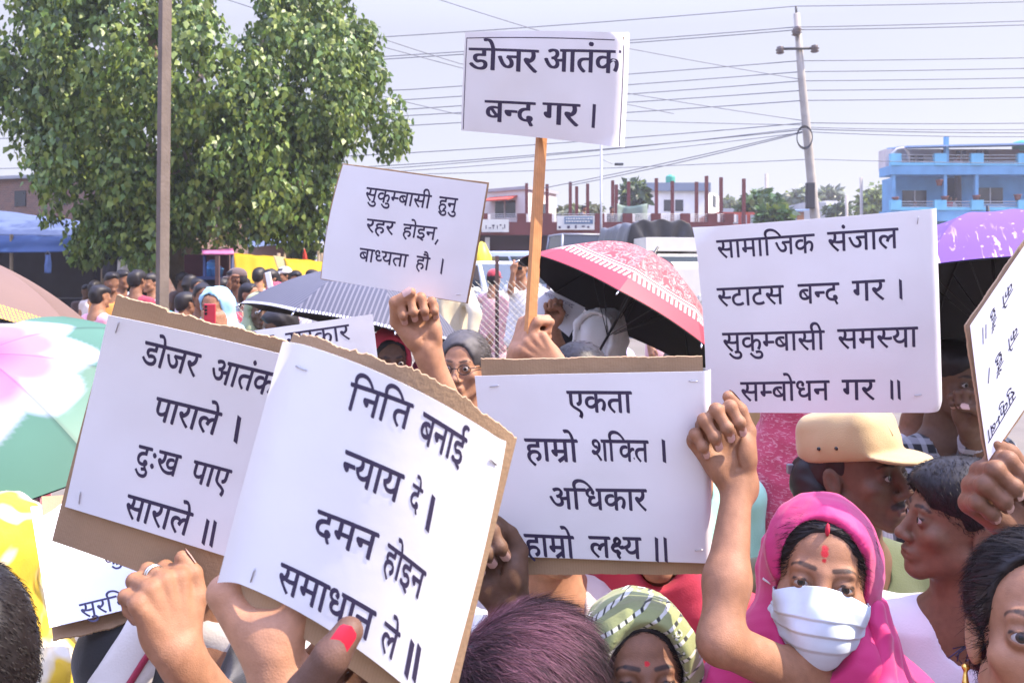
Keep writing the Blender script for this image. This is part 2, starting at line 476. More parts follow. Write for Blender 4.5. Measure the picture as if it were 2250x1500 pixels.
def hand_sdf(S, M, pose='grip', thumb='over', side=1, curls=None, spread=2.0, thick=1.0, tout=None, mitten=False):
    """M: wrist frame (Z to the fingers, palm faces -Y, thumb on +X for side=+1). Returns nail frames in world space."""
    old = S.M; S.M = M; nails = []
    q = lambda x, y, z: (side * x, y, z)
    S.ell(q(0, 0.002, -0.004), (0.027, 0.019, 0.036), k=0.02)
    for (kx, kz), _ in FING:
        S.cap(q(kx * 0.55, 0.002, 0.012), q(kx, 0.003, kz - 0.006), 0.0135 * thick, 0.0105 * thick, k=0.012)
    S.cap(q(0.012, -0.006, 0.030), q(-0.016, -0.006, 0.034), 0.0125 * thick, k=0.014)
    S.ell(q(0.024, -0.012, 0.034), (0.0145 * thick, 0.014 * thick, 0.027), rot=Matrix.Rotation(side * math.radians(22), 3, 'Y'), k=0.012)
    S.ell(q(-0.025, -0.009, 0.034), (0.012, 0.013, 0.028), k=0.012)
    if not mitten:
        for (kx, kz), _ in FING: S.cap(q(kx * .45, .0125, .030), q(kx * .95, .0118, kz - .012), .0036, .0042, k=.010)      # tendons
        for a, b, c in (((.030, -.0165, .066), (.008, -.0190, .062), (-.020, -.0165, .070)), ((.034, -.0160, .060), (.012, -.0195, .046), (.004, -.0200, .020))):
            S.cap(q(*a), q(*b), .0011, k=.0055, op='-'); S.cap(q(*b), q(*c), .0011, k=.0055, op='-')                    # palm creases
    T = THUMBS[thumb] if isinstance(thumb, str) else thumb
    tr = (0.0138, 0.0118, 0.0108, 0.0088)
    for i in range(3):
        S.cap(q(*T[i]), q(*T[i + 1]), tr[i] * thick, tr[i + 1] * thick, k=0.012 if i == 0 else 0.004)
    cs = curls if curls is not None else [CURLS[pose]] * 4
    if mitten:
        c = cs[0]
        for kx, L1 in ((0.018, .042), (-0.018, .038)):
            p = Vector(q(kx, .003, .090)); th = 0
            for j in range(2):
                th += math.radians(c[j]); e = p + Vector((0, -math.sin(th), math.cos(th))) * L1; S.cap(p, e, .017, .014, k=.01); p = e
        S.M = old; return nails
    for fi, ((kx, kz), L) in enumerate(FING):
        c = cs[fi]; p = Vector(q(kx, 0.003, kz)); th = 0.0
        lat = math.radians((1.5 - fi) * spread)
        rad = [0.0100, 0.0088, 0.0079, 0.0066] if fi < 3 else [0.0088, 0.0077, 0.0069, 0.0058]
        for j in range(3):
            th += math.radians(c[j])
            dv = Vector((side * math.sin(lat) * math.cos(th), -math.sin(th), math.cos(th) * math.cos(lat)))
            e = p + dv * L[j]
            S.cap(p, e, rad[j] * thick, rad[j + 1] * thick, k=0.0075 if j == 0 else 0.0035)
            if j == 0: S.ell(p, (rad[0] * 1.12 * thick,) * 3, k=0.005)
            if j > 0: S.ell(p, (rad[j] * 1.07 * thick,) * 3, k=0.004)
            S.joints.append(M @ (p + Vector((0, math.cos(th - math.radians(c[j]) * .5), math.sin(th - math.radians(c[j]) * .5))) * rad[j] * thick))
            p = e
        nrm = Vector((0, math.cos(th), math.sin(th)))
        nails.append((M @ (p - dv * 0.005 + nrm * (rad[3] * thick * 0.86)), (M.to_3x3() @ dv).normalized(), (M.to_3x3() @ nrm).normalized(), rad[3] * thick))
    a, b = Vector(q(*T[2])), Vector(q(*T[3])); dv = (b - a).normalized()
    out = Vector((0, 0, 1)) if abs(dv.z) < 0.6 else Vector((side * 1.0, 0.3, 0))
    if isinstance(thumb, str) and thumb in ('over', 'close'): out = Vector((0, -0.75, 0.65))
    if tout is not None: out = M.to_3x3().inverted() @ Vector(tout)
    if thumb == 'up': out = Vector((side * 0.7, -0.1, 0.9))
    nrm = (out - dv * out.dot(dv)).normalized()
    nails.append((M @ (b - dv * 0.004 + nrm * 0.0078 * thick), (M.to_3x3() @ dv).normalized(), (M.to_3x3() @ nrm).normalized(), 0.0088 * thick))
    S.M = old
    return nails

def hand_frame(wrist, dirv, palm, scale=1.0):
    z = Vector(dirv).normalized(); n = Vector(palm).normalized()
    y = -(n - z * n.dot(z)).normalized(); x = y.cross(z)
    M = Matrix((x, y, z)).transposed().to_4x4() @ Matrix.Diagonal((scale, scale, scale, 1))
    M.translation = Vector(wrist)
    return M

NAIL_ME = {}
def nail_mesh():
    if 'n' not in NAIL_ME:
        b = MB(); V = []; F = []
        nu, nv = 10, 8
        for j in range(nv + 1):
            for i in range(nu + 1):
                u = i / nu * 2 - 1; v = j / nv * 2 - 1
                w = 1.0 if v < 0.35 else math.sqrt(max(0, 1 - ((v - 0.35) / 0.65) ** 2))
                x = u * max(w, 0.05) * 0.9
                V.append((x, v * 1.15, 0.30 * (1 - x * x) - 0.10 * max(0, v) - 0.07))
        b.grid(lambda u, v: V[int(round(v * nv)) * (nu + 1) + int(round(u * nu))], nu, nv)
        me = mesh_np('fingernail', np.concatenate(b.v), np.array(b.f4), True)
        NAIL_ME['n'] = me
    return NAIL_ME['n']

def add_nails(parent, nails, m, scale=1.0, only=None, special=None):
    for i, (p, d, n, r) in enumerate(nails):
        if only is not None and i not in only: continue
        me = nail_mesh().copy(); me.materials.clear()
        y = d; z = n; x = y.cross(z).normalized()
        R = Matrix((x, y, z)).transposed().to_4x4()
        R.translation = p - parent.location
        mm = special if (special is not None and i == 4) else m
        o = link('fingernail', me, mm, parent)
        s = r * scale * (.86 if mm is special else 1)
        o.matrix_local = R @ Matrix.Diagonal((s, s, s, 1))

def eyeball(parent, c, look, r, mats):
    me = bpy.data.meshes.get('eyeball')
    if me is None:
        b = MB(); n = 24
        prof = [(0.0, -1.03), (0.12, -1.025), (0.22, -1.01), (0.34, -0.99), (0.46, -0.965), (0.60, -0.80), (0.80, -0.60), (0.95, -0.3), (1, 0), (0.9, 0.43), (0.6, 0.8), (0.0, 1.0)]
        b.lathe(prof, n=n, M=Matrix.Rotation(math.radians(-90), 3, 'X'))
        V = np.concatenate(b.v)
        me = mesh_np('eyeball', V, np.array(b.f4), True)
        for k in mats: me.materials.append(k)
        mi = np.zeros(len(me.polygons), np.int32)
        for i in range(len(prof) - 1):
            mi[i * n:(i + 1) * n] = 2 if i < 2 else (1 if i < 4 else 0)
        me.polygons.foreach_set('material_index', mi)
    o = bpy.data.objects.new('eye', me); COL.objects.link(o); o.parent = parent
    # local profile axis: the pupil sits on -Y after the rotation above
    z = Vector(look).normalized()
    q = z.to_track_quat('-Y', 'Z')
    o.matrix_local = Matrix.Translation(c - parent.location) @ q.to_matrix().to_4x4() @ Matrix.Diagonal((r, r, r, 1))
    return o

def strands(name, parent, V, N, dirf, length, count, mats, width=0.0009, seed=1, lift=0.15, droop=0.0, segs=4, keep=None, curl=0.0, col=(0.02, 0.015, 0.013), colvar=0.5, tint=None):
    """many thin hair ribbons growing from points V with normals N, combed along dirf(P, N)"""
    r = np.random.default_rng(seed)
    idx = np.arange(len(V)) if keep is None else np.where(keep)[0]
    idx = r.choice(idx, count)
    Pp = V[idx] + r.normal(size=(count, 3)) * 0.0015; Nn = N[idx]
    Lh = length * r.uniform(0.6, 1.25, count)
    pts = [Pp.copy()]
    D = dirf(Pp, Nn) + r.normal(size=(count, 3)) * (0.16 + curl)
    for s in range(segs):
        D = D - Nn * (D * Nn).sum(1, keepdims=True) * 0.8
        D = D / (np.linalg.norm(D, axis=1, keepdims=True) + 1e-9)
        stp = D + Nn * (lift * (1 - 1.3 * s / segs)) + np.array([0, 0, -droop])
        Pp = Pp + stp * (Lh / segs)[:, None]
        pts.append(Pp.copy())
        D = D + r.normal(size=(count, 3)) * (0.06 + curl)
    T = pts[-1] - pts[0]
    side = np.cross(T, Nn + r.normal(size=Nn.shape) * 0.5); side /= (np.linalg.norm(side, axis=1, keepdims=True) + 1e-9)
    VV = []
    for s, p in enumerate(pts):
        w = width * (1 - 0.85 * s / segs)
        VV += [p - side * w, p + side * w]
    A = np.stack(VV, 1)                     # count, 2*(segs+1), 3
    m = 2 * (segs + 1)
    F = np.concatenate([np.arange(count)[:, None] * m + np.array([[2 * s, 2 * s + 1, 2 * s + 3, 2 * s + 2]]) for s in range(segs)])
    c = np.array(col)[None] * (1 + colvar * r.normal(size=(count, 1))).clip(0.3, 3)
    if tint is not None: c = tint(pts[0], c, r)
    cc = np.repeat(c, m, 0)
    me = mesh_np(name, A.reshape(-1, 3) - np.array(parent.location), F, True, col=cc)
    return link(name, me, mats, parent)

def wrinkle(V, N, amp, scale, seed=0, mask=None):
    a = sinnoise(V * np.array([1.0, 1.0, 0.45]), scale, seed); b = sinnoise(V, scale * 2.3, seed + 1)
    h = (1 - np.abs(a)) ** 2 * 1.2 + 0.3 * b - 0.5
    if mask is not None: h = h * mask
    return V + N * (h * amp)[:, None]

SKINM = {}
def skin_mat():
    if 's' not in SKINM:
        m = mat('skin', (0.3, 0.15, 0.1), rough=0.55, var=0.15, vscale=70, bump=0.13, bscale=480, attr=True, spec=0.26, sss=0.05)
        SKINM['s'] = m
    return SKINM['s']

def sdf_obj(name, S, res, m, parent, clip=None, disp=None, colf=None, base=None):
    V, F = S.mesh(res, clip)
    Nn = None
    if disp is not None:
        Nn = S.normals(V); V = disp(V, Nn)
    C = None
    if base is not None:
        C = np.tile(np.array(base, float), (len(V), 1))
        if colf is not None: C = colf(V, C)
    me = mesh_np(name, V - np.array(parent.location), F, True, col=C)
    o = link(name, me, m, parent)
    return o, V, F
# ---------------------------------------------------------------- Devanagari lettering (outlines of the default text object, joined into conjuncts here)
GL = {}
def raw_glyph(s):
    """triangulated outline of a string of the default font: V (n,2), T (m,3)"""
    if s in GL: return GL[s]
    cu = bpy.data.curves.new('outline', 'FONT'); cu.body = s; cu.resolution_u = 5
    ob = bpy.data.objects.new('outline', cu)
    me = ob.to_mesh()
    V = np.array([(v.co.x, v.co.y) for v in me.vertices]).reshape(-1, 2)
    me.calc_loop_triangles()
    T = np.array([t.vertices[:] for t in me.loop_triangles], np.int32).reshape(-1, 3)
    ob.to_mesh_clear(); bpy.data.objects.remove(ob); bpy.data.curves.remove(cu)
    GL[s] = (V, T); return GL[s]
BAR = raw_glyph('।')[0]
H0 = float(raw_glyph('क')[0][:, 1].max())
BASE = float(raw_glyph('न')[0][:, 1].min())
ADV = {}
def advance(c):
    if c not in ADV:
        ADV[c] = float(raw_glyph('क' + c + '।')[0][:, 0].max() - raw_glyph('क।')[0][:, 0].max())
    return ADV[c]
def clip_right(V, T, x):
    bm = bmesh.new(); vs = [bm.verts.new((a, b, 0)) for a, b in V]
    for t in T:
        try: bm.faces.new([vs[i] for i in t])
        except ValueError: pass
    bmesh.ops.bisect_plane(bm, geom=bm.verts[:] + bm.edges[:] + bm.faces[:], plane_co=(x, 0, 0), plane_no=(1, 0, 0), clear_outer=True, dist=1e-5)
    bmesh.ops.triangulate(bm, faces=bm.faces[:])
    bm.verts.index_update()
    V2 = np.array([(v.co.x, v.co.y) for v in bm.verts]).reshape(-1, 2); T2 = np.array([[v.index for v in f.verts] for f in bm.faces], np.int32).reshape(-1, 3)
    bm.free(); return V2, T2
def stroke2d(pts, w):
    V = []; T = []
    for (x0, y0), (x1, y1) in zip(pts[:-1], pts[1:]):
        dx, dy = x1 - x0, y1 - y0; L = math.hypot(dx, dy) or 1
        nx, ny = -dy / L * w / 2, dx / L * w / 2; b = len(V)
        V += [(x0 + nx, y0 + ny), (x0 - nx, y0 - ny), (x1 - nx, y1 - ny), (x1 + nx, y1 + ny)]; T += [(b, b + 1, b + 2), (b, b + 2, b + 3)]
    for (x, y) in pts[1:-1]:
        b = len(V); V.append((x, y))
        for k in range(8): V.append((x + w / 2 * math.cos(k * .7854), y + w / 2 * math.sin(k * .7854)))
        for k in range(8): T.append((b, b + 1 + k, b + 1 + (k + 1) % 8))
    return np.array(V), np.array(T, np.int32)
SW = 0.082
HB = 0.074
def merge2(parts):
    V = []; T = []; n = 0
    for v, t in parts:
        if len(v) == 0: continue
        V.append(v); T.append(t + n); n += len(v)
    return np.concatenate(V), np.concatenate(T)
def half(c):
    V, T = raw_glyph(c)
    if c == 'क':
        return clip_right(V, T, advance(c) * 0.80), advance(c) * 0.80
    y = BASE + 0.25 * H0
    sel = V[(V[:, 1] < BASE + 0.1 * H0)]
    xr = sel[:, 0].max() if len(sel) else V[:, 0].max()
    x = xr - SW * 1.0
    return clip_right(V, T, x), x
def ksha(full):
    h = H0 - BASE; Y = lambda f: BASE + f * h
    a = [(0.245 + 0.085 * math.cos(t), Y(0.80) + 0.085 * math.sin(t)) for t in np.linspace(-1.9, 4.2, 16)]
    b = [(0.215, Y(0.67)), (0.12, Y(0.60)), (0.075, Y(0.48)), (0.10, Y(0.37)), (0.18, Y(0.30)), (0.26, Y(0.33)), (0.30, Y(0.27)), (0.25, Y(0.17)), (0.27, Y(0.06)), (0.31, Y(0.0))]
    c = [(0.13, Y(0.58)), (0.26, Y(0.62)), (0.36, Y(0.50)), (0.46, Y(0.53))]
    ps = [stroke2d(a, SW * .9), stroke2d(b, SW), stroke2d(c, SW)]
    if full:
        ps += [stroke2d([(0.475, H0), (0.475, BASE)], SW), stroke2d([(0.32, H0 - SW / 2), (0.58, H0 - SW / 2)], SW)]
        return merge2(ps), 0.56
    return merge2(ps), 0.44
VIR = '्'
MARKS = 'ुूेैंँृ'
def shape(text):
    """-> triangulated word outline with conjuncts and the reordered short i"""
    cl = []; i = 0
    while i < len(text):
        c = text[i]
        if c in MARKS + 'ािीोौःे': cl[-1][1].append(c); i += 1; continue
        base = [c]; i += 1
        while i + 1 < len(text) and text[i] == VIR: base.append(text[i + 1]); i += 2
        cl.append([base, []])
    parts = []; x = 0.0
    def put(g, dx):
        parts.append((g[0] + np.array([dx, 0]), g[1]))
    for base, marks in cl:
        if 'ि' in marks:
            a_ = advance('ि'); put(raw_glyph('ि'), x); put(stroke2d([(x - .04, H0 - HB / 2), (x + a_ + .05, H0 - HB / 2)], HB), 0); x += a_
        bs = list(base); j = 0
        while j < len(bs):
            last = j == len(bs) - 1
            if bs[j] == 'क' and not last and bs[j + 1] == 'ष':
                g, a = ksha(j + 1 == len(bs) - 1); put(g, x); x += a; j += 2; continue
            if not last and bs[j + 1] == 'र':
                g = raw_glyph(bs[j]); put(g, x)
                xs = advance(bs[j])
                put(stroke2d([(xs - 0.15, BASE + 0.22 * H0), (xs - 0.36, BASE + 0.0)], SW * 0.9), x); x += xs; j += 2; continue
            if not last:
                g, a = half(bs[j]); put(g, x); x += a
            else:
                put(raw_glyph(bs[j]), x); x += advance(bs[j])
            j += 1
        for m in marks:
            if m == 'ि': continue
            put(raw_glyph(m), x)
            x += max(advance(m), 0.0) if m in 'ाीोौः' else 0.0
    return merge2(parts)

def lagr(t):
    return (2 * (t - 0.5) * (t - 1), 4 * t * (1 - t), 2 * t * (t - 0.5))

class Sheet:
    """a gently bent sheet: 3x3 control points (rows from the top), curled edges, fine crumple"""
    def __init__(s, ctrl, curls=(), crumple=0.0008, seed=0):
        s.C = np.array([[P(*c) for c in row] for row in ctrl]); s.curls = curls; s.cr = crumple; s.seed = seed
        du = s.C[1, 2] - s.C[1, 0]; dv = s.C[0, 1] - s.C[2, 1]
        n = np.cross(du, dv); s.n = n / np.linalg.norm(n)
        if s.n[1] > 0: s.n = -s.n
        s.w = np.linalg.norm(du); s.h = np.linalg.norm(dv)
    def at(s, u, v, off=0.0, noise=True):
        u = np.asarray(u, float); v = np.asarray(v, float)
        Lu = lagr(u); Lv = lagr(1 - v)
        p = sum(Lv[i][:, None] * Lu[j][:, None] * s.C[i, j] for i in range(3) for j in range(3))
        z = np.full(len(u), off)
        for side, w, dep in s.curls:
            t = {'R': (u - (1 - w)) / w, 'L': (w - u) / w, 'T': (v - (1 - w)) / w, 'B': (w - v) / w,
                 'BR': ((u - v) - (1 - w)) / w, 'TL': ((v - u) - (1 - w)) / w, 'TR': (u + v - (2 - w)) / w, 'BL': (w - u - v) / w}[side]
            z = z + dep * np.clip(t, 0, 3) ** 2
        if noise and s.cr:
            X = np.stack([u * s.w, v * s.h, np.zeros(len(u))], 1)
            z = z + s.cr * (sinnoise(X, 14, s.seed) + 0.5 * sinnoise(X, 38, s.seed + 5))
        return p + z[:, None] * s.n
    def uv_of_px(s, px, py):
        u, v = 0.5, 0.5
        def pr(u, v):
            q = s.at([u], [v], 0, False)[0]; return np.array([HX + q[0] / q[1] * FPX, HY - (q[2] - CAMZ) / q[1] * FPX])
        for _ in range(12):
            f = pr(u, v) - (px, py); e = 1e-4
            J = np.stack([(pr(u + e, v) - pr(u, v)) / e, (pr(u, v + e) - pr(u, v)) / e], 1)
            d = np.linalg.solve(J, -f); u += float(np.clip(d[0], -.4, .4)); v += float(np.clip(d[1], -.4, .4))
        e = 1e-3
        return u, v, np.linalg.norm((pr(u, v + e) - pr(u, v)) / e)
    def slab(s, name, m, parent, thick, nu=36, nv=30, off=0.0, ragged=0.0, sides='TBLR', seed=3):
        """closed slab whose front face lies at off; ragged: torn unevenness of the named edges"""
        us = np.linspace(0, 1, nu + 1); vs = np.linspace(0, 1, nv + 1)
        U, W = np.meshgrid(us, vs); U = U.ravel().copy(); W = W.ravel().copy()
        if ragged:
            r = np.random.default_rng(seed)
            def rag(t): return np.clip(np.sin(t * 9 + seed) * .5 + np.sin(t * 31 + 2 * seed) * .25 + r.normal(size=len(t)) * .16, -1.2, 0.8)
            if 'T' in sides: k = W == 1; W[k] += rag(U[k]) * ragged / s.h
            if 'B' in sides: k = W == 0; W[k] += rag(U[k]) * ragged / s.h
            if 'L' in sides: k = U == 0; U[k] += rag(W[k]) * ragged / s.w
            if 'R' in sides: k = U == 1; U[k] += rag(W[k]) * ragged / s.w
        A = s.at(U, W, off); B = s.at(U, W, off - thick)
        n = len(A); i, j = np.meshgrid(np.arange(nu), np.arange(nv)); a = (j * (nu + 1) + i).ravel()
        Q = np.stack([a, a + 1, a + nu + 2, a + nu + 1], 1)
        ring = list(range(nu + 1)) + [(k + 1) * (nu + 1) - 1 for k in range(1, nv + 1)] + [nv * (nu + 1) + k for k in range(nu - 1, -1, -1)] + [k * (nu + 1) for k in range(nv - 1, 0, -1)]
        R = np.array([(ring[(k + 1) % len(ring)], ring[k], ring[k] + n, ring[(k + 1) % len(ring)] + n) for k in range(len(ring))])
        ra = np.array(ring); nr = len(ra); k = np.arange(nr); k1 = (k + 1) % nr
        R = np.stack([2 * n + k1, 2 * n + k, 2 * n + nr + k, 2 * n + nr + k1], 1)
        V = np.concatenate([A, B, A[ra], B[ra]]); F = np.concatenate([Q, Q[:, ::-1] + n, R])
        uv = np.stack([U, W], 1); uv = np.concatenate([uv, uv, uv[ra], uv[ra]])
        me = mesh_np(name, V - np.array(parent.location), F, True, uv=uv)
        return link(name, me, m, parent)

def map_flat(sheet, name, UV, T, m, parent, off=0.00035, maxlen=0.02):
    """2D triangles in sheet coordinates -> ink film lying on the sheet"""
    bm = bmesh.new(); vs = [bm.verts.new((a * sheet.w, b * sheet.h, 0)) for a, b in UV]
    for t in T:
        try: bm.faces.new([vs[i] for i in t])
        except ValueError: pass
    for _ in range(4):
        L = [e for e in bm.edges if e.calc_length() > maxlen]
        if not L: break
        bmesh.ops.subdivide_edges(bm, edges=L, cuts=1)
    bmesh.ops.triangulate(bm, faces=bm.faces[:])
    bm.verts.index_update()
    A = np.array([v.co[:2] for v in bm.verts]); F = np.array([[v.index for v in f.verts] for f in bm.faces], np.int32); bm.free()
    A = A / np.array([sheet.w, sheet.h])
    q = sheet.at(A[:, 0], A[:, 1], off)
    return link(name, mesh_np(name, q - np.array(parent.location), F, False), m, parent)

def letter(sheet, parent, words, m, nib=(0.030, -0.030), off=0.00035):
    for w in words:
        if w[0] in ('|', ','):
            _, a, b, wd = w
            ua, va, _ = sheet.uv_of_px(*a); ub, vb, k = sheet.uv_of_px(*b)
            e = 0.27 * wd / FPX * np.linalg.norm(sheet.C[1, 1]) / sheet.w
            sl = abs(nib[1]) / max(nib[0], .001) * 1.1 * e * sheet.w / sheet.h
            UV = np.array([(ua - e, va), (ub - e, vb + sl * .5), (ub + e, vb - sl * .5), (ua + e, va - sl)]); T = np.array([(0, 1, 2), (0, 2, 3)])
            map_flat(sheet, 'lettering', UV, T, m, parent, off); continue
        text, a, b, h = w
        V, T = shape(text)
        x0, x1 = V[:, 0].min(), V[:, 0].max()
        ua, va, ka = sheet.uv_of_px(*a); ub, vb, kb = sheet.uv_of_px(*b)
        L = [(V + np.array(nib) * t, T) for t in ((0, .5, 1) if nib[0] < .06 else (0, .33, .67, 1))]
        V, T = merge2(L)
        fx = (V[:, 0] - x0) / (x1 - x0); fy = (H0 - V[:, 1]) / (H0 - BASE)
        UV = np.stack([ua + fx * (ub - ua), va + fx * (vb - va) - fy * h / (0.5 * (ka + kb))], 1)
        map_flat(sheet, 'lettering', UV, T, m, parent, off)

INK = mat('ink', (0.040, 0.031, 0.070), 0.6, 0.15, 300)
PAPER = mat('paper', (0.80, 0.80, 0.82), 0.6, 0.035, 9, bump=0.16, bscale=11, trans=0.08)
def card_mat():
    m = mat('cardboard', (0.36, 0.235, 0.135), 0.85, 0.13, 14, bump=0.12, bscale=220)
    v = texco(m, 'UV', (1, 1, 1)); w = wave_tex(m, v, 26, 'X')
    mixin(m, ramp(m, w, 0.55, 1.0, 0, 0.22), (0.26, 0.165, 0.095))
    w2 = noise_tex(m, v, 5, 4)
    mixin(m, ramp(m, w2, 0.55, 0.7, 0, 0.35), (0.42, 0.29, 0.18))
    return m
CARD = card_mat()
STEEL = mat('steel', (0.45, 0.45, 0.48), 0.35, 0.05, 20, metal=0.9)

def staple(sheet, parent, a, b):
    ua, va, _ = sheet.uv_of_px(*a); ub, vb, _ = sheet.uv_of_px(*b)
    t = np.linspace(0, 1, 5)
    q = sheet.at(ua + (ub - ua) * t, va + (vb - va) * t, 0.0012)
    m = MB(); m.tube([Vector(p) for p in q], 0.0007, 6); m.build('staple', STEEL, parent, True, origin=parent.location)
# ---------------------------------------------------------------- the setting
def sst(x, a, b):
    t = min(max((x - a) / (b - a), 0), 1); return t * t * (3 - 2 * t)
def gz(y): return 0.22 * sst(y, 3, 8) + 0.28 * sst(y, 10, 18)

GROUND = mat('dusty_ground', (0.15, 0.13, 0.11), 0.95, 0.25, 1.2, bump=0.4, bscale=18, detail=8)
mixin(GROUND, ramp(GROUND, noise_tex(GROUND, texco(GROUND, 'Object'), 0.35, 6), 0.52, 0.62, 0, 0.5), (0.13, 0.115, 0.085))
m = MB()
ys = [-40, -10, 0, 2, 3, 4, 5, 6, 7, 8, 9, 10, 11, 12, 13, 14, 15, 16, 17, 18, 20, 30, 60, 120, 400]
xs = [-300, -80, -30, -15, -8, -4, 0, 4, 8, 15, 30, 80, 300]
V = [(x, y, gz(y)) for y in ys for x in xs]; nx = len(xs)
m.add(V, [(j * nx + i, j * nx + i + 1, (j + 1) * nx + i + 1, (j + 1) * nx + i) for j in range(len(ys) - 1) for i in range(nx - 1)])
g = m.build('ground', GROUND, smooth=True); tag(g, kind='structure')
ASPH = mat('asphalt', (0.06, 0.058, 0.058), 0.9, 0.2, 3, bump=0.2, bscale=80)
m = MB(); m.add([(-200, 20.5, 0.504), (200, 20.5, 0.504), (200, 28.5, 0.504), (-200, 28.5, 0.504)], [(0, 1, 2, 3)])
tag(m.build('road', ASPH), kind='structure')
MARKM = mat('road_paint', (0.75, 0.74, 0.70), 0.7, 0.1, 8)
m = MB()
for k in range(-30, 30): m.add([(k * 6, 24.42, 0.508), (k * 6 + 3, 24.42, 0.508), (k * 6 + 3, 24.56, 0.508), (k * 6, 24.56, 0.508)], [(0, 1, 2, 3)])
tag(m.build('road_marking', MARKM), kind='structure')

# --- poles
POSTW = mat('weathered_post', (0.145, 0.115, 0.095), 0.9, 0.22, 5, bump=0.5, bscale=40)
mixin(POSTW, ramp(POSTW, noise_tex(POSTW, texco(POSTW, 'Object', (14, 14, 0.8)), 3, 6), 0.5, 0.7, 0, 0.55), (0.14, 0.11, 0.09))
base = P(357, 0, 7.0); base.z = gz(7)
r = empty('utility_post', base, 'square weathered post rising out of frame in front of the leafy tree', 'post')
m = MB()
a, b = P(356, 700, 7.0), P(364, -90, 7.0)
a2 = a + (a - b) * ((a.z - gz(7)) / (b.z - a.z))
ax = (b - a2).normalized(); R = Matrix.Rotation(math.radians(-28), 3, 'Z')
m.box((a2 + b) / 2, (0.094, 0.050, (b - a2).length), ax.to_track_quat('Z', 'Y').to_matrix() @ R)
m.build('shaft', POSTW, r, bevel=0.004, origin=base)

CONC = mat('concrete_pole', (0.36, 0.33, 0.29), 0.9, 0.15, 4, bump=0.2, bscale=30)
DARK = mat('dark_iron', (0.03, 0.03, 0.034), 0.55, 0.1, 20)
CERAM = mat('insulator', (0.10, 0.07, 0.06), 0.25, 0.1, 10)
bp = P(1808, 0, 30); bp.z = gz(30)
ep = empty('electric_pole', bp, 'tall leaning concrete electric pole with a short crossarm and bundled wires', 'electric pole')
m = MB(); m.tube([bp, P(1790, 470, 30), P(1776, 320, 30), P(1762, 180, 30), P(1750, 30, 30)], [0.19, 0.165, 0.15, 0.13, 0.105], 14); m.build('shaft', CONC, ep, True, origin=bp)
m = MB(); m.tube([P(1712, 108, 29.85), P(1794, 106, 29.85)], 0.05, 8); m.build('crossarm', DARK, ep, True, origin=bp)
m = MB(); m.tube([P(1750, 34, 30), P(1749, 14, 30)], 0.04, 6); m.build('tip_spike', DARK, ep, True, origin=bp)
for px, py in ((1714, 110), (1790, 107), (1749, 70), (1752, 66)):
    m = MB(); c = P(px, py, 29.8)
    m.lathe([(0.0, -0.14), (0.09, -0.14), (0.15, -0.10), (0.10, -0.05), (0.16, 0.0), (0.10, 0.05), (0.12, 0.10), (0.0, 0.14)], c, 12); m.build('insulator', CERAM, ep, True, origin=bp)
m = MB()
for k in range(3):
    m.tube([P(1768 + 17 * math.cos(t), 302 + (22 + k * 2) * math.sin(t), 29.75 - k * .03) for t in np.linspace(0, 6.283, 25)], 0.018, 5, False)
m.build('cable_coil', DARK, ep, True, origin=bp)
m = MB(); m.box(P(1780, 430, 29.78), (0.28, 0.2, 0.9)); m.build('junction_box', DARK, ep, bevel=0.02, origin=bp)
WIRE = mat('wire', (0.12, 0.125, 0.15), 0.6, 0)
def wire(label, pts, rad=0.016, sag=0.0, group='power lines crossing the sky'):
    Q = []
    for (x0, y0, d0), (x1, y1, d1) in zip(pts[:-1], pts[1:]):
        A, B = P(x0, y0, d0), P(x1, y1, d1)
        for i in range(13):
            t = i / 12; q = A.lerp(B, t); q.z -= sag * (B - A).length * 4 * t * (1 - t)
            if not Q or (Q[-1] - q).length > 1e-4: Q.append(q)
    m = MB(); m.tube(Q, rad, 5, False); o = m.build('power_line', WIRE, smooth=True, origin=Q[0]); o.location = Q[0]
    tag(o, label, 'wire', group); return o
W = 30
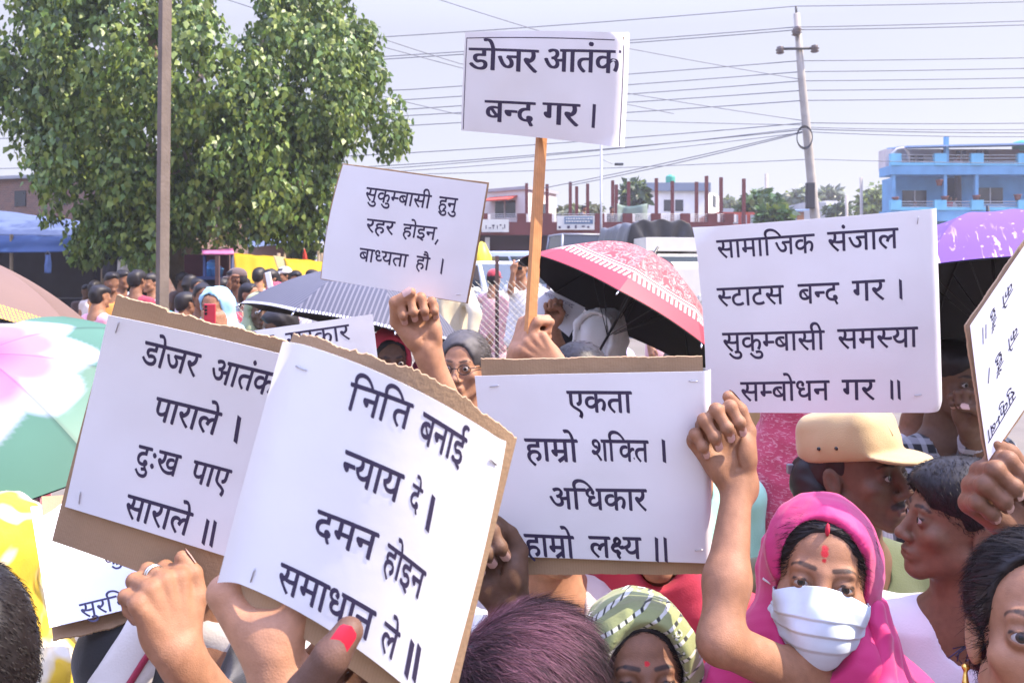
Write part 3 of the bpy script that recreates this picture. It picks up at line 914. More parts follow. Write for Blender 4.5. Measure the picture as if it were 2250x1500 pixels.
for lb, pts, sg in (
    ('topmost wire from the tip of the leaning electric pole', [(-60, 125, W), (900, 78, W), (1750, 14, W), (2320, 2, W)], .003),
    ('upper wire of the close pair tied below the pole tip', [(-60, 172, W), (900, 121, W), (1748, 60, W), (2320, 44, W)], .003),
    ('lower wire of the close pair tied below the pole tip', [(-60, 180, W), (900, 127, W), (1752, 66, W), (2320, 53, W)], .003),
    ('wire running just under the level of the crossarm', [(-60, 232, W), (900, 197, W), (1757, 134, W), (2320, 126, W)], .002),
    ('second wire below the crossarm', [(-60, 256, W), (900, 219, W), (1760, 158, W), (2320, 149, W)], .002),
    ('third wire below the crossarm', [(-60, 275, W), (900, 240, W), (1763, 178, W), (2320, 170, W)], .002),
    ('fourth wire below the crossarm', [(-60, 288, W), (900, 254, W), (1765, 199, W), (2320, 191, W)], .002),
    ('lowest of the evenly spaced wires below the crossarm', [(-60, 306, W), (900, 276, W), (1768, 221, W), (2320, 213, W)], .002),
    ('wire rising to the cable bundle, highest of the bundle', [(-60, 372, W), (900, 336, W), (1772, 270, W), (2320, 270, W)], .004),
    ('black cable drooping to the coil on the pole', [(-60, 402, W), (900, 361, W), (1775, 284, W), (2320, 292, W)], .005),
    ('thin cable beside the black cable at the coil', [(-60, 410, W), (900, 367, W), (1775, 280, W), (2320, 284, W)], .006),
    ('cable leaving the coil just above the thin lower line', [(-60, 420, W), (900, 375, W), (1775, 290, W), (2320, 300, W)], .008),
    ('nearly level thin line low across the sky', [(880, 384, W), (1782, 350, W), (2320, 360, W)], .003),
    ('steep service line from the coil down to the white house', [(1776, 286, W), (1160, 420, 37)], .006),
    ('second service line from the coil to the shop roof', [(1776, 288, W), (1250, 408, 35)], .008),
    ('diagonal line dropping from the top left past the highest placard', [(440, -20, 24), (700, 63, 25), (1016, 150, 27), (1480, 250, W)], .004),
    ('diagonal line entering above the highest placard', [(930, -12, 24), (1190, 70, 26), (1760, 175, W)], .003),
    ('diagonal line leaving the tree crown towards the highest placard', [(560, -15, 24), (780, 65, 25), (1010, 140, 27), (1762, 265, W)], .005),
    ('faint diagonal line low beside the tree crown', [(640, 160, 26), (1000, 250, 28), (1770, 275, W)], .004)):
    wire(lb, pts, 0.013 if 'thin' in lb or 'diagonal' in lb else 0.017, sg)

LAMPM = mat('lamp_head', (0.05, 0.055, 0.06), 0.4, 0.05)
GALV = mat('galvanised', (0.30, 0.31, 0.33), 0.5, 0.1, 10, metal=0.4)
c = P(1321, 0, 26); c.z = gz(26)
r = empty('street_lamp', c, 'thin grey street lamp pole with a dark lamp head to its right', 'street lamp')
m = MB(); m.tube([c, P(1321, 318, 26)], [0.045, 0.03], 10); m.tube([P(1321, 350, 26), P(1346, 360, 26)], 0.012, 6); m.build('pole', GALV, r, True, origin=c)
m = MB(); m.box(P(1360, 361, 26), (0.26, 0.14, 0.07)); m.build('lamp_head', LAMPM, r, bevel=0.015, origin=c)
for i, (px, y0, d, lb) in enumerate(((1687, 382, 44, 'bare pale pole standing in the bushes beside the red shop wall'), (1895, 390, 48, 'thin grey pole beside the yellow-green trees'), (1863, 430, 50, 'short dark post left of the yellow-green trees'), (722, 60, 24, 'white painted pole half hidden by the leafy tree'))):
    c = P(px, 0, d); c.z = gz(d); m = MB(); m.tube([c, P(px - 3, y0, d)], 0.09 if i < 3 else 0.11, 8)
    o = m.build('bare_pole', CONC if i != 3 else mat('white_pole', (0.62, 0.62, 0.64), 0.7, 0.05), smooth=True, origin=c); o.location = c; tag(o, lb, 'pole')

# --- leaves and trees
def leaf_mat(name, col, tr=0.22):
    m = mat(name, col, 0.42, 0, spec=0.45, attr=True, trans=tr); return m
LEAF = leaf_mat('leaf', (0.06, 0.1, 0.03))
BARK = mat('bark', (0.26, 0.20, 0.14), 0.95, 0.3, 6, bump=0.7, bscale=22)
def leaf_cloud(name, parent, pts, dirs, size, m, col, seed, droop=0.8, cv=0.28, yel=0.25, aspect=0.78):
    """heart-shaped folded leaves, one per point"""
    r = np.random.default_rng(seed); n = len(pts)
    s = size * r.uniform(0.5, 1.3, n)[:, None]
    t = dirs * (1 - droop) + np.array([0, 0, -1.0]) * droop + r.normal(size=(n, 3)) * 0.28
    t /= np.linalg.norm(t, axis=1, keepdims=True)
    nn = dirs + r.normal(size=(n, 3)) * 0.55; nn -= t * (nn * t).sum(1, keepdims=True); nn /= np.linalg.norm(nn, axis=1, keepdims=True) + 1e-9
    w = np.cross(t, nn)
    A = [pts, pts + t * s * .30 + w * s * aspect * .50 - nn * s * .10, pts + t * s * .62 + w * s * aspect * .30 - nn * s * .12, pts + t * s * 1.08 - nn * s * .22,
         pts + t * s * .62 - w * s * aspect * .30 - nn * s * .12, pts + t * s * .30 - w * s * aspect * .50 - nn * s * .10]
    V = np.stack(A, 1).reshape(-1, 3)
    k = np.arange(n)[:, None] * 6
    F = [k + np.array([[0, 1, 2, 3]]), k + np.array([[0, 3, 4, 5]])]
    c = np.array(col)[None] * (1 + cv * r.normal(size=(n, 1))).clip(0.35, 2)
    y = (r.uniform(size=(n, 1)) < yel) * r.uniform(0.2, 1, (n, 1))
    c = c * (1 - y) + np.array([0.25, 0.315, 0.060])[None] * y
    me = mesh_np(name, V - np.array(parent.location), F, False, col=np.repeat(c, 6, 0))
    return link(name, me, m, parent)

tb = P(398, 0, 15.5); tb.z = gz(15.5)
tree = empty('leafy_tree', tb, 'big leafy green tree with drooping heart-shaped leaves filling the upper left', 'tree')
m = MB()
top = P(420, 430, 15.5)
m.tube([tb + Vector((0.05, 0, -0.1)), tb + Vector((0.02, 0, 0.5)), P(396, 600, 15.5), P(402, 520, 15.5), top], [0.36, 0.27, 0.23, 0.22, 0.24], 14)
limbs = [((420, 430), (250, 250, 16), (60, 60, 16.5)), ((420, 430), (360, 220, 15), (300, -60, 15)), ((420, 430), (520, 240, 15.8), (610, 20, 16)), ((420, 430), (600, 330, 15), (780, 200, 15.2)), ((420, 430), (420, 250, 17), (470, -40, 17.5)), ((420, 430), (230, 400, 15), (120, 340, 15)), ((420, 430), (560, 420, 14.6), (680, 400, 14.6))]
for s0, s1, s2 in limbs:
    a, b, c = P(s0[0], s0[1], 15.5), P(*s1), P(*s2)
    pts = [a.lerp(b, t).lerp(b.lerp(c, t), t) for t in np.linspace(0, 1, 8)]
    m.tube(pts, [0.15 - 0.012 * i * 1.3 for i in range(8)], 9)
m.build('trunk', BARK, tree, True, origin=tb)
rr = np.random.default_rng(5)
ells = [((430, 150, 15.6), 330, 330, 2.9), ((300, 330, 15.3), 215, 200, 2.0), ((560, 360, 15.3), 190, 175, 1.9), ((690, 170, 15.5), 165, 180, 1.7), ((110, 110, 15.8), 210, 190, 2.0), ((780, 255, 15.4), 100, 60, 0.9), ((235, 470, 15.2), 60, 75, .8), ((760, 110, 15.4), 60, 60, .7), ((40, 220, 15.8), 110, 110, 1.0), ((400, -120, 16), 420, 200, 3.0), ((430, 445, 15.0), 250, 110, 1.5), ((655, 470, 15.2), 60, 70, 0.7)]
CL = []
for (cx, cy, d), rx, ry, rd in ells:
    c = np.array(P(cx, cy, d)); R3 = np.array([rx / FPX * d, rd, ry / FPX * d])
    ncl = int(6.3 * (R3[0] * R3[2] + R3[0] * R3[1] + R3[1] * R3[2]) / 1.0)
    u = rr.normal(size=(ncl, 3)); u /= np.linalg.norm(u, axis=1, keepdims=True)
    u[:, 1] = np.where(rr.uniform(size=ncl) < 0.5, -np.abs(u[:, 1]), u[:, 1])
    rad = rr.uniform(0.62, 1.0, (ncl, 1)) ** 0.5
    CL.append(np.concatenate([c + u * R3 * rad, u], 1))
CL = np.concatenate(CL)
def proj(p): return HX + p[:, 0] / p[:, 1] * FPX, HY - (p[:, 2] - CAMZ) / p[:, 1] * FPX
qx, qy = proj(CL[:, :3])
keep = ~((qx < 105) & (qy > 300)) & (qy < 530) & ~((qx > 720) & (qy > 350)) & ~((qx > 470) & (qy > 488)) & ~((qx < 180) & (qy > 470)) & ~((np.abs(qx - 510) < 62 - qy * .40) & (qy < 140)) & ~((qx < 60) & (qy > 150) & (qy < 330) & (rr.uniform(size=len(qx)) < .6))
CL = CL[keep]
pts = []; dirs = []
for p in CL:
    sc = rr.uniform(0.6, 1.25); n = int(175 * sc ** 1.6)
    o = rr.normal(size=(n, 3)); o /= np.linalg.norm(o, axis=1, keepdims=True); o = o * rr.uniform(.25, 1, (n, 1)) ** .5 * np.array([0.34, 0.34, 0.48]) * sc
    o[:, 2] -= 0.15 + .25 * (np.abs(o[:, 0]) + np.abs(o[:, 1]))
    pts.append(p[:3] + o); dd = o * 2.2 + p[3:] * 0.35; dirs.append(dd / (np.linalg.norm(dd, axis=1, keepdims=True) + 1e-6))
pts = np.concatenate(pts); dirs = np.concatenate(dirs)
leaf_cloud('crown', tree, pts, dirs, 0.116, LEAF, (0.095, 0.160, 0.036), 3, 0.72, yel=.45, cv=.36)
del pts, dirs

def bush(label, cx, cy, rx, ry, d, n, size, col, seed, name='tree', yel=0.15, tall=True):
    b = P(cx, 0, d); b.z = gz(d); r = np.random.default_rng(seed)
    e = empty(name, b, label, 'tree', 'trees behind the houses')
    c = np.array(P(cx, cy, d)); R3 = np.array([rx, (rx + ry) / 2, ry]) / FPX * d
    m = MB(); m.tube([b, Vector(c) - Vector((0, 0, R3[2] * .3)), Vector(c)], [0.16, 0.1, 0.04], 7)
    for k in range(5):
        u = r.normal(size=3); u[2] = abs(u[2]); u /= np.linalg.norm(u); m.tube([Vector(c - np.array([0, 0, R3[2] * .4])), Vector(c + u * R3 * .8)], [0.06, 0.015], 5)
    m.build('trunk', BARK, e, True, origin=b)
    k = 26; cl = r.normal(size=(k, 3)); cl /= np.linalg.norm(cl, axis=1, keepdims=True); cl = cl * r.uniform(.45, 1, (k, 1)) * R3
    i = r.integers(0, k, n); o = r.normal(size=(n, 3)) * R3 * .20
    q = c + cl[i] + o; dd = o / (np.linalg.norm(o, axis=1, keepdims=True) + 1e-6)
    leaf_cloud('crown', e, q, dd, size, LEAF, col, seed, 0.35, yel=yel)
bush('dark bushy tree behind the shop roof columns', 1392, 428, 26, 30, 46, 900, .35, (.05, .085, .035), 21)
bush('pale low shrubbery beyond the shop parapet', 1275, 468, 45, 16, 44, 900, .3, (.12, .13, .06), 22)
bush('green tree at the end of the red shop wall', 1675, 455, 40, 28, 42, 1400, .35, (.055, .11, .03), 23)
bush('broad-leaved plant growing over the red wall beside the thin-lettered placard', 1700, 478, 30, 22, 38, 700, .4, (.06, .13, .03), 24)
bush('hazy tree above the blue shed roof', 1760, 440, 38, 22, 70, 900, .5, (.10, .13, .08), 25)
bush('yellow-green trees left of the blue house', 1925, 445, 42, 28, 60, 1600, .4, (.11, .15, .04), 26, yel=.5)
bush('dark small tree between the white wall and the yellow-green trees', 1838, 462, 22, 14, 56, 600, .4, (.06, .09, .04), 27)
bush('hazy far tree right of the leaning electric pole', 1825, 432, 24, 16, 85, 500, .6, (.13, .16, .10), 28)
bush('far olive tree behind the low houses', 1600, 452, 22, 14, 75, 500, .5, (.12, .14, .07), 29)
bush('sunlit shrub behind the yellow tarpaulin', 668, 545, 28, 16, 24, 700, .2, (.10, .15, .04), 30)

# --- buildings
def wallmat(name, c, v=0.10, s=1.5): return mat(name, c, 0.9, v, s, bump=0.08, bscale=20, detail=6)
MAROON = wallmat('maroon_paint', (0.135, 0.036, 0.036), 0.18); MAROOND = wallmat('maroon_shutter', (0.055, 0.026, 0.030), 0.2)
WHITEP = wallmat('white_wash', (0.60, 0.58, 0.54)); WHITEB = wallmat('bright_white_wall', (0.74, 0.72, 0.67)); GREYB = wallmat('blue_grey_band', (0.17, 0.21, 0.28))
GLASSD = mat('dark_glass', (0.018, 0.022, 0.03), 0.12, 0.05, spec=0.6); REDAW = wallmat('red_awning', (0.42, 0.07, 0.045)); TANKG = mat('tank_green', (0.03, 0.30, 0.20), 0.5, 0.05)
FRAMEW = wallmat('window_frame', (0.45, 0.43, 0.40)); RAILM = mat('rail', (0.42, 0.42, 0.42), 0.5, 0.05, metal=0.3)
REDWALL = wallmat('red_wall', (0.40, 0.08, 0.055)); ORANGEW = wallmat('orange_wall', (0.52, 0.23, 0.10)); GREYW = wallmat('grey_wall', (0.33, 0.34, 0.36)); ROOFB = wallmat('blue_sheet_roof', (0.22, 0.34, 0.56))

def prism(m, fp, z0, z1):
    n = len(fp); V = [(x, y, z0) for x, y in fp] + [(x, y, z1) for x, y in fp]
    m.add(V, [tuple(range(n - 1, -1, -1)), tuple(range(n, 2 * n))] + [(i, (i + 1) % n, n + (i + 1) % n, n + i) for i in range(n)])
def zpx(py, d): return CAMZ - (py - HY) / FPX * d
def xpx(px, d): return (px - HX) / FPX * d

# maroon shop row
D = 34.0; o0 = Vector((xpx(1300, D), D, gz(D)))
shop = empty('shop_building', o0, 'long maroon single-storey shop building with a stepped parapet and bare roof columns', 'building')
X0, X1 = xpx(985, D), xpx(1600, D)
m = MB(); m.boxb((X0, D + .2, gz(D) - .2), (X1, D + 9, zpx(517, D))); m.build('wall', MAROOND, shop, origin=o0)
m = MB(); m.boxb((X0 - .1, D - .35, zpx(517, D)), (X1 + .1, D + 9.2, zpx(489, D))); m.build('roof_slab', MAROON, shop, origin=o0)
for px in (1062, 1146, 1202, 1316, 1377, 1439, 1503, 1562, 1598):
    m = MB(); w = 0.18; x = xpx(px, D); m.boxb((x - w, D - .33, zpx(489, D)), (x + w, D - .05, zpx(470, D))); m.build('parapet_pillar', MAROON, shop, origin=o0)
    m = MB(); m.boxb((x + w, D - .30, zpx(489, D)), (x + w + .10, D - .08, zpx(472, D))); m.build('sunlit_pillar_side', WHITEB, shop, origin=o0)  # white strip: sunlight on the pillar's right side put into the colour
m = MB()
for k in range(5):
    z = zpx(487, D) + .07 * k; m.tube([(X0, D - .2, z), (X1, D - .2, z)], 0.012, 5)
for k in range(120): x = X0 + (X1 - X0) * k / 119; m.tube([(x, D - .2, zpx(489, D)), (x, D - .2, zpx(476, D))], 0.008, 4)
m.build('railing', RAILM, shop, True, origin=o0)
cols = [(1253, 400), (1267, 410), (1291, 404), (1346, 397), (1354, 406), (1381, 400), (1442, 392), (1477, 398), (1530, 400), (1552, 387), (1584, 390), (1634, 393), (1157, 403), (1202, 405)]
for px, py in cols:
    m = MB(); x = xpx(px, D + 3); m.boxb((x - .065, D + 2.9, zpx(495, D)), (x + .065, D + 3.05, zpx(py, D + 3))); m.build('roof_column', MAROON, shop, origin=o0)
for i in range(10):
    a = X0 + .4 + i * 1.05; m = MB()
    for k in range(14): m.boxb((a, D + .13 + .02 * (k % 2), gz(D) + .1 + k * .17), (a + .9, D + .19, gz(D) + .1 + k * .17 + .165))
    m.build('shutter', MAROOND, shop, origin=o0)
m = MB(); m.boxb((xpx(1066, D), D - .2, gz(D)), (xpx(1076, D), D + .1, zpx(522, D))); m.build('white_pillar', WHITEP, shop, origin=o0)
# banners on the parapet
BAN = mat('banner_cloth', (0.62, 0.62, 0.58), 0.8, 0.05, 4); BANB = mat('banner_blue', (0.10, 0.17, 0.27), 0.8, 0.1, 6)
def banner(label, x0, y0, x1, y1, d, panel=None, marks=()):
    c = P((x0 + x1) / 2, y1, d); e = empty('banner', c, label, 'banner')
    m = MB(); m.boxb((xpx(x0, d), d - .02, zpx(y1, d)), (xpx(x1, d), d + .02, zpx(y0, d))); m.build('cloth', BAN, e, origin=c)
    if panel:
        m = MB(); m.boxb((xpx(panel[0], d), d - .03, zpx(panel[3], d)), (xpx(panel[2], d), d - .021, zpx(panel[1], d))); m.build('blue_panel', BANB, e, origin=c)
    m = MB(); r = random.Random(int(x0))
    for (mx, my, w, h) in marks: m.boxb((xpx(mx, d), d - .036, zpx(my + h, d)), (xpx(mx + w, d), d - .031, zpx(my, d)))
    if marks: m.build('lettering', INK, e, origin=c)
    if panel:
        m = MB()
        for row in range(2):
            x = panel[0] + 3
            while x < panel[2] - 6:
                w = r.uniform(2, 6); m.boxb((xpx(x, d), d - .040, zpx(panel[1] + 6 + row * 6, d)), (xpx(x + w, d), d - .0345, zpx(panel[1] + 3 + row * 6, d))); x += w + 1.5
        m.build('panel_lettering', BAN, e, origin=c)
banner('white banner with a few black marks on the left end of the shop parapet', 1058, 482, 1118, 510, D - .5, None, [(1067, 495, 2, 8), (1074, 500, 5, 2), (1081, 494, 6, 3), (1083, 497, 2, 6), (1092, 495, 1.5, 8), (1098, 493, 4, 3), (1104, 500, 2, 3), (1108, 493, 2, 9)])
banner('wide banner with a blue panel hung on the middle of the shop parapet', 1224, 474, 1306, 505, D - .5, (1240, 476, 1303, 492), [(1227, 497, 5, 5), (1246, 496, 6, 6), (1263, 495, 4, 7), (1278, 496, 7, 3), (1290, 497, 5, 4)])
NET = mat('green_net', (0.36, 0.46, 0.40), 0.9, 0.1, 5, trans=0.5)
m = MB(); d = D + 1
m.grid(lambda u, v: (xpx(1356 + 66 * u, d), d + .25 * math.sin(u * 6), zpx(447 + 43 * v + 6 * math.sin(u * 3.1) * (1 - v), d)), 16, 8)
o = m.build('shade_net', NET, smooth=True); tag(o, 'pale green shade net hung between roof columns of the shop', 'net')
sm = o.modifiers.new('thickness', 'SOLIDIFY'); sm.thickness = 0.01

def house(label, fp, z0, z1, wall, roof=None, name='house'):
    c = Vector((sum(p[0] for p in fp) / len(fp), min(p[1] for p in fp), z0)); e = empty(name, c, label, 'house')
    m = MB(); prism(m, fp, z0, z1); m.build('wall', wall, e, origin=c)
    if roof is not None:
        cx, cy = sum(p[0] for p in fp) / len(fp), sum(p[1] for p in fp) / len(fp)
        m = MB(); prism(m, [(cx + (x - cx) * 1.06, cy + (y - cy) * 1.06) for x, y in fp], z1, z1 + .14); m.build('roof', roof, e, origin=c)
    return e, c
def panel_on(e, c, name, a, b, s0, s1, z0, z1, m_, proud=0.05, deep=0.02):
    """box lying on the wall from ground point a to b, between fractions s0..s1"""
    a = Vector((a[0], a[1], 0)); b = Vector((b[0], b[1], 0)); t = (b - a); n = Vector((t.y, -t.x, 0)).normalized()
    p0 = a + t * s0; p1 = a + t * s1
    V = []
    for off in (proud, -deep):
        for z in (z0, z1):
            for q in (p0, p1): V.append(Vector((q.x, q.y, z)) + n * off)
    m = MB(); m.add(V, [(0, 1, 3, 2), (5, 4, 6, 7), (0, 4, 5, 1), (2, 3, 7, 6), (0, 2, 6, 4), (1, 5, 7, 3)])
    return m.build(name, m_, e, origin=c)
A = (xpx(1040, 40), 40.0); B = (xpx(1157, 38), 38.0); C3 = (xpx(1222, 40.5), 40.5); D3 = (A[0] + C3[0] - B[0], A[1] + C3[1] - B[1])
e, c = house('white house with a red window awning behind the left end of the shops', [A, B, C3, D3], gz(40), zpx(416, 38), WHITEP, GREYW)
w_ = panel_on(e, c, 'window', A, B, .43, .80, zpx(478, 38.6), zpx(441, 38.6), GLASSD, .03)
panel_on(e, c, 'window_frame', A, B, .605, .625, zpx(478, 38.6), zpx(441, 38.6), FRAMEW, .07, -.031)
m = MB()
a_, b_ = Vector((*A, 0)), Vector((*B, 0)); n_ = Vector(((b_ - a_).y, -(b_ - a_).x, 0)).normalized()
q0, q1 = a_.lerp(b_, .33), a_.lerp(b_, .84)
za, zb = zpx(430, 38.6), zpx(440, 38.6)
m.add([q0 + Vector((0, 0, za)), q1 + Vector((0, 0, za)), q1 + n_ * .7 + Vector((0, 0, zb)), q0 + n_ * .7 + Vector((0, 0, zb)), q0 + Vector((0, 0, za - .06)), q1 + Vector((0, 0, za - .06)), q1 + n_ * .7 + Vector((0, 0, zb - .06)), q0 + n_ * .7 + Vector((0, 0, zb - .06))],
      [(0, 3, 2, 1), (4, 5, 6, 7), (2, 3, 7, 6), (0, 4, 7, 3), (1, 2, 6, 5)]); m.build('awning', REDAW, e, origin=c)
panel_on(e, c, 'side_window', B, C3, .50, .64, zpx(482, 39.3), zpx(448, 39.3), GLASSD, .03)
A = (xpx(1410, 58), 58.0); B = (xpx(1557, 58), 58.0); C3 = (xpx(1580, 62), 62.0); D3 = (xpx(1400, 62), 62.)
e, c = house('white flat-roofed house with a blue-grey parapet and a green water tank', [A, B, C3, D3], gz(58), zpx(420, 58), WHITEB)
m = MB(); prism(m, [(A[0] - .1, A[1] - .2), (B[0] + .1, B[1] - .2), (C3[0] - .6, C3[1]), (D3[0], D3[1])], zpx(420, 58), zpx(402, 58)); m.build('parapet', GREYB, e, origin=c)
panel_on(e, c, 'window', A, B, .33, .46, zpx(464, 58), zpx(439, 58), GLASSD, .03); panel_on(e, c, 'window', A, B, .50, .62, zpx(464, 58), zpx(439, 58), GLASSD, .03)
panel_on(e, c, 'side_window', B, C3, .35, .65, zpx(455, 60), zpx(430, 60), GLASSD, .03)
def tank(label, px, py, d, r, h):
    c = P(px, py, d); m = MB(); m.lathe([(0, 0), (r, 0), (r * 1.02, h * .08)] + [(r * (1.0 - .03 * (k % 2)), h * (.1 + .07 * k)) for k in range(10)] + [(r * .85, h * .86), (r * .35, h * .97), (r * .3, h), (0, h)], (0, 0, 0), 18)
    o = m.build('water_tank', TANKG, smooth=True); o.location = c; tag(o, label, 'water tank', 'green rooftop tanks')
tank('green water tank on the flat-roofed house with the blue-grey parapet', 1473, 401.5, 60, .33, .55)
tank('green water tank at the right edge of the blue house roof', 2246, 334, 47, .5, .62)

for lb, x0, x1, y1, d, wm, rf in (('low red wall with square openings right of the shops', 1578, 1690, 466, 40, REDWALL, None), ('grey block house behind the leaning electric pole', 1765, 1815, 445, 62, GREYW, None), ('white block wall right of the leaning electric pole', 1813, 1852, 441, 66, WHITEB, None),
                                  ('shed with a blue sheet roof and orange end wall', 1702, 1767, 465, 52, GREYW, 'shed'), ('long grey flat-roofed house behind the red wall', 1585, 1660, 458, 68, GREYW, None)):
    fp = [(xpx(x0, d), d), (xpx(x1, d), d), (xpx(x1, d), d + 4), (xpx(x0, d), d + 4)]
    e, c = house(lb, fp, gz(d), zpx(y1, d), wm, None, 'shed' if rf else 'building')
    if rf:
        m = MB(); m.add([(fp[0][0] - .3, d - .5, zpx(466, d)), (fp[1][0] + .3, d - .5, zpx(461, d)), (fp[1][0] + .3, d + 4.3, zpx(450, d)), (fp[0][0] - .3, d + 4.3, zpx(455, d)), (fp[0][0] - .3, d - .5, zpx(468, d)), (fp[1][0] + .3, d - .5, zpx(463, d)), (fp[1][0] + .3, d + 4.3, zpx(452, d)), (fp[0][0] - .3, d + 4.3, zpx(457, d))], [(0, 1, 2, 3), (7, 6, 5, 4), (0, 4, 5, 1), (1, 5, 6, 2), (3, 2, 6, 7), (0, 3, 7, 4)]); m.build('roof', ROOFB, e, origin=c)
        panel_on(e, c, 'end_wall', fp[0], fp[1], .76, .98, gz(d), zpx(466.5, d), ORANGEW, .06)
    if wm is REDWALL:
        for k in range(5): panel_on(e, c, 'opening', fp[0], fp[1], .12 + .17 * k, .22 + .17 * k, zpx(492, d), zpx(472, d), GREYW, .03)

# blue house
D = 45.0; BL = wallmat('blue_paint', (0.12, 0.30, 0.50), .14); CY = wallmat('cyan_paint', (0.14, 0.42, 0.60), .12); OFFW = wallmat('cream_wall', (0.50, 0.46, 0.45)); BROWNW = wallmat('brown_wall', (0.22, 0.15, 0.13))
o0 = Vector((xpx(2120, D), D, gz(D)))
bh = empty('blue_house', o0, 'bright blue three-storey house with balconies at the right edge', 'house')
xl, xr = xpx(1985, D), xpx(2420, D)
def bx(name, x0, x1, y0, y1, da, db, m_, k=True):
    m = MB(); m.boxb((xpx(x0, D), D + da, zpx(y1, D)), (xpx(x1, D), D + db, zpx(y0, D))); return m.build(name, m_, bh, origin=o0)
m = MB(); m.boxb((xl, D + 1.2, gz(D) - .1), (xr, D + 2.6, zpx(384, D))); m.build('wall', BL, bh, origin=o0)
bx('upper_wall', 1975, 2102, 318, 366, 1.6, 2.5, OFFW); bx('upper_wall', 2104, 2420, 318, 366, 1.65, 2.5, BROWNW)
bx('floor_band', 1955, 2420, 364, 384, -.1, 1.3, BL); bx('floor_band', 1955, 2420, 462, 486, -.1, 1.3, BL)
for x0, x1 in ((1955, 1978), (2051, 2077), (2131, 2158), (2234, 2262)):
    bx('parapet_pillar', x0, x1, 338, 364, -.16, .1, CY); bx('parapet_pillar', x0, x1, 440, 462, -.16, .1, CY)
bx('parapet', 1978, 2234, 358, 364, -.12, .05, CY); bx('parapet', 1978, 2234, 456, 462, -.12, .05, CY)
bx('column', 2073, 2080, 384, 440, -.05, .2, BL); bx('column', 1960, 1967, 384, 440, -.05, .2, BL); bx('column', 2142, 2149, 384, 440, -.05, .2, BL); bx('column', 2077, 2084, 300, 364, -.05, .2, BL)
for x0, x1, y0, y1, dd in ((2005, 2059, 414, 449, 1.2), (2173, 2231, 408, 443, 1.2), (2025, 2060, 333, 360, 1.6), (2182, 2210, 320, 357, 1.65), (2136, 2158, 322, 340, 1.65)):
    w_ = bx('window', x0, x1, y0, y1, dd - .06, dd + .05, GLASSD); f_ = None
    m = MB(); xm = xpx((x0 + x1) / 2, D); m.boxb((xm - .03, D + dd - .1, zpx(y1, D)), (xm + .03, D + dd - .062, zpx(y0, D))); m.build('window_frame', FRAMEW, w_, origin=(0, 0, 0)).location = -o0 * 0 - o0
bx('door', 2097, 2137, 386, 456, 1.13, 1.25, GLASSD)
m = MB()
for y0 in (341, 348, 355): m.tube([(xpx(1978, D), D - .02, zpx(y0, D)), (xr, D - .02, zpx(y0, D))], .022, 5)
for y0 in (443, 449, 454): m.tube([(xpx(1978, D), D - .02, zpx(y0, D)), (xr, D - .02, zpx(y0, D))], .022, 5)
m.build('balcony_rail', RAILM, bh, True, origin=o0)
m = MB(); V = [(xpx(1990, D), D - .3, zpx(322, D)), (xr, D - .3, zpx(312, D)), (xr, D + 2.8, zpx(299, D)), (xpx(2000, D), D + 2.8, zpx(308, D))]
m.add(V + [Vector(v) - Vector((0, 0, .08)) for v in V], [(0, 1, 2, 3), (7, 6, 5, 4), (0, 4, 5, 1), (1, 5, 6, 2), (2, 6, 7, 3), (3, 7, 4, 0)]); m.build('sheet_roof', ROOFB, bh, origin=o0)
m = MB(); m.tube([(xpx(1962, D), D + .2, zpx(364, D)), (xpx(1962, D), D + .2, zpx(338, D)), (xpx(1975, D), D + .2, zpx(326, D)), (xpx(1990, D), D + .2, zpx(324, D)), (xpx(2000, D), D + .2, zpx(333, D)), (xpx(2001, D), D + .2, zpx(364, D))], .07, 8); m.build('arch', OFFW, bh, True, origin=o0)
POT = wallmat('flower_pot', (0.20, 0.08, 0.07))
for px, py in ((1967, 436), (2076, 434), (2145, 432), (2236, 430), (2064, 398)):
    m = MB(); m.lathe([(0, 0), (.12, 0), (.17, .25), (.19, .26), (.19, .30), (0, .30)], P(px, py + 10, D - .02), 10); o = m.build('flower_pot', POT, smooth=True, origin=P(px, py + 10, D)); o.location = P(px, py + 10, D)
    tag(o, 'small dark flower pot set out on a balcony pillar of the blue house', 'flower pot', 'flower pots on the blue house')

# brick building at the left
BRICK = bpy.data.materials.new('brick'); BRICK.use_nodes = True
n_, l_ = nt(BRICK); bt = n_.new('ShaderNodeTexBrick'); bt.inputs['Color1'].default_value = (.21, .11, .075, 1); bt.inputs['Color2'].default_value = (.15, .085, .065, 1); bt.inputs['Mortar'].default_value = (.23, .20, .17, 1)
bt.inputs['Scale'].default_value = 4.2; bt.inputs['Mortar Size'].default_value = .02
l_.new(texco(BRICK, 'Object', (1, 1, 1), (math.radians(90), 0, 0)), bt.inputs['Vector']); l_.new(bt.outputs[0], n_['Principled BSDF'].inputs[0]); n_['Principled BSDF'].inputs['Roughness'].default_value = .95
fp = [(xpx(-160, 30), 30.), (xpx(330, 27), 27.), (xpx(330, 27) + 2, 34.), (xpx(-160, 30), 36.)]
e, c = house('unplastered brown brick building at the left edge behind the blue tarpaulin', fp, gz(30), zpx(388, 28), BRICK, None, 'building')
m = MB(); prism(m, [(x, y - .15) for x, y in fp], zpx(388, 28), zpx(381, 28)); m.build('roof', GREYW, e, origin=c)
for s0 in (.42, .6): panel_on(e, c, 'window', fp[0], fp[1], s0, s0 + .05, zpx(450, 28), zpx(415, 28), GLASSD, .03)

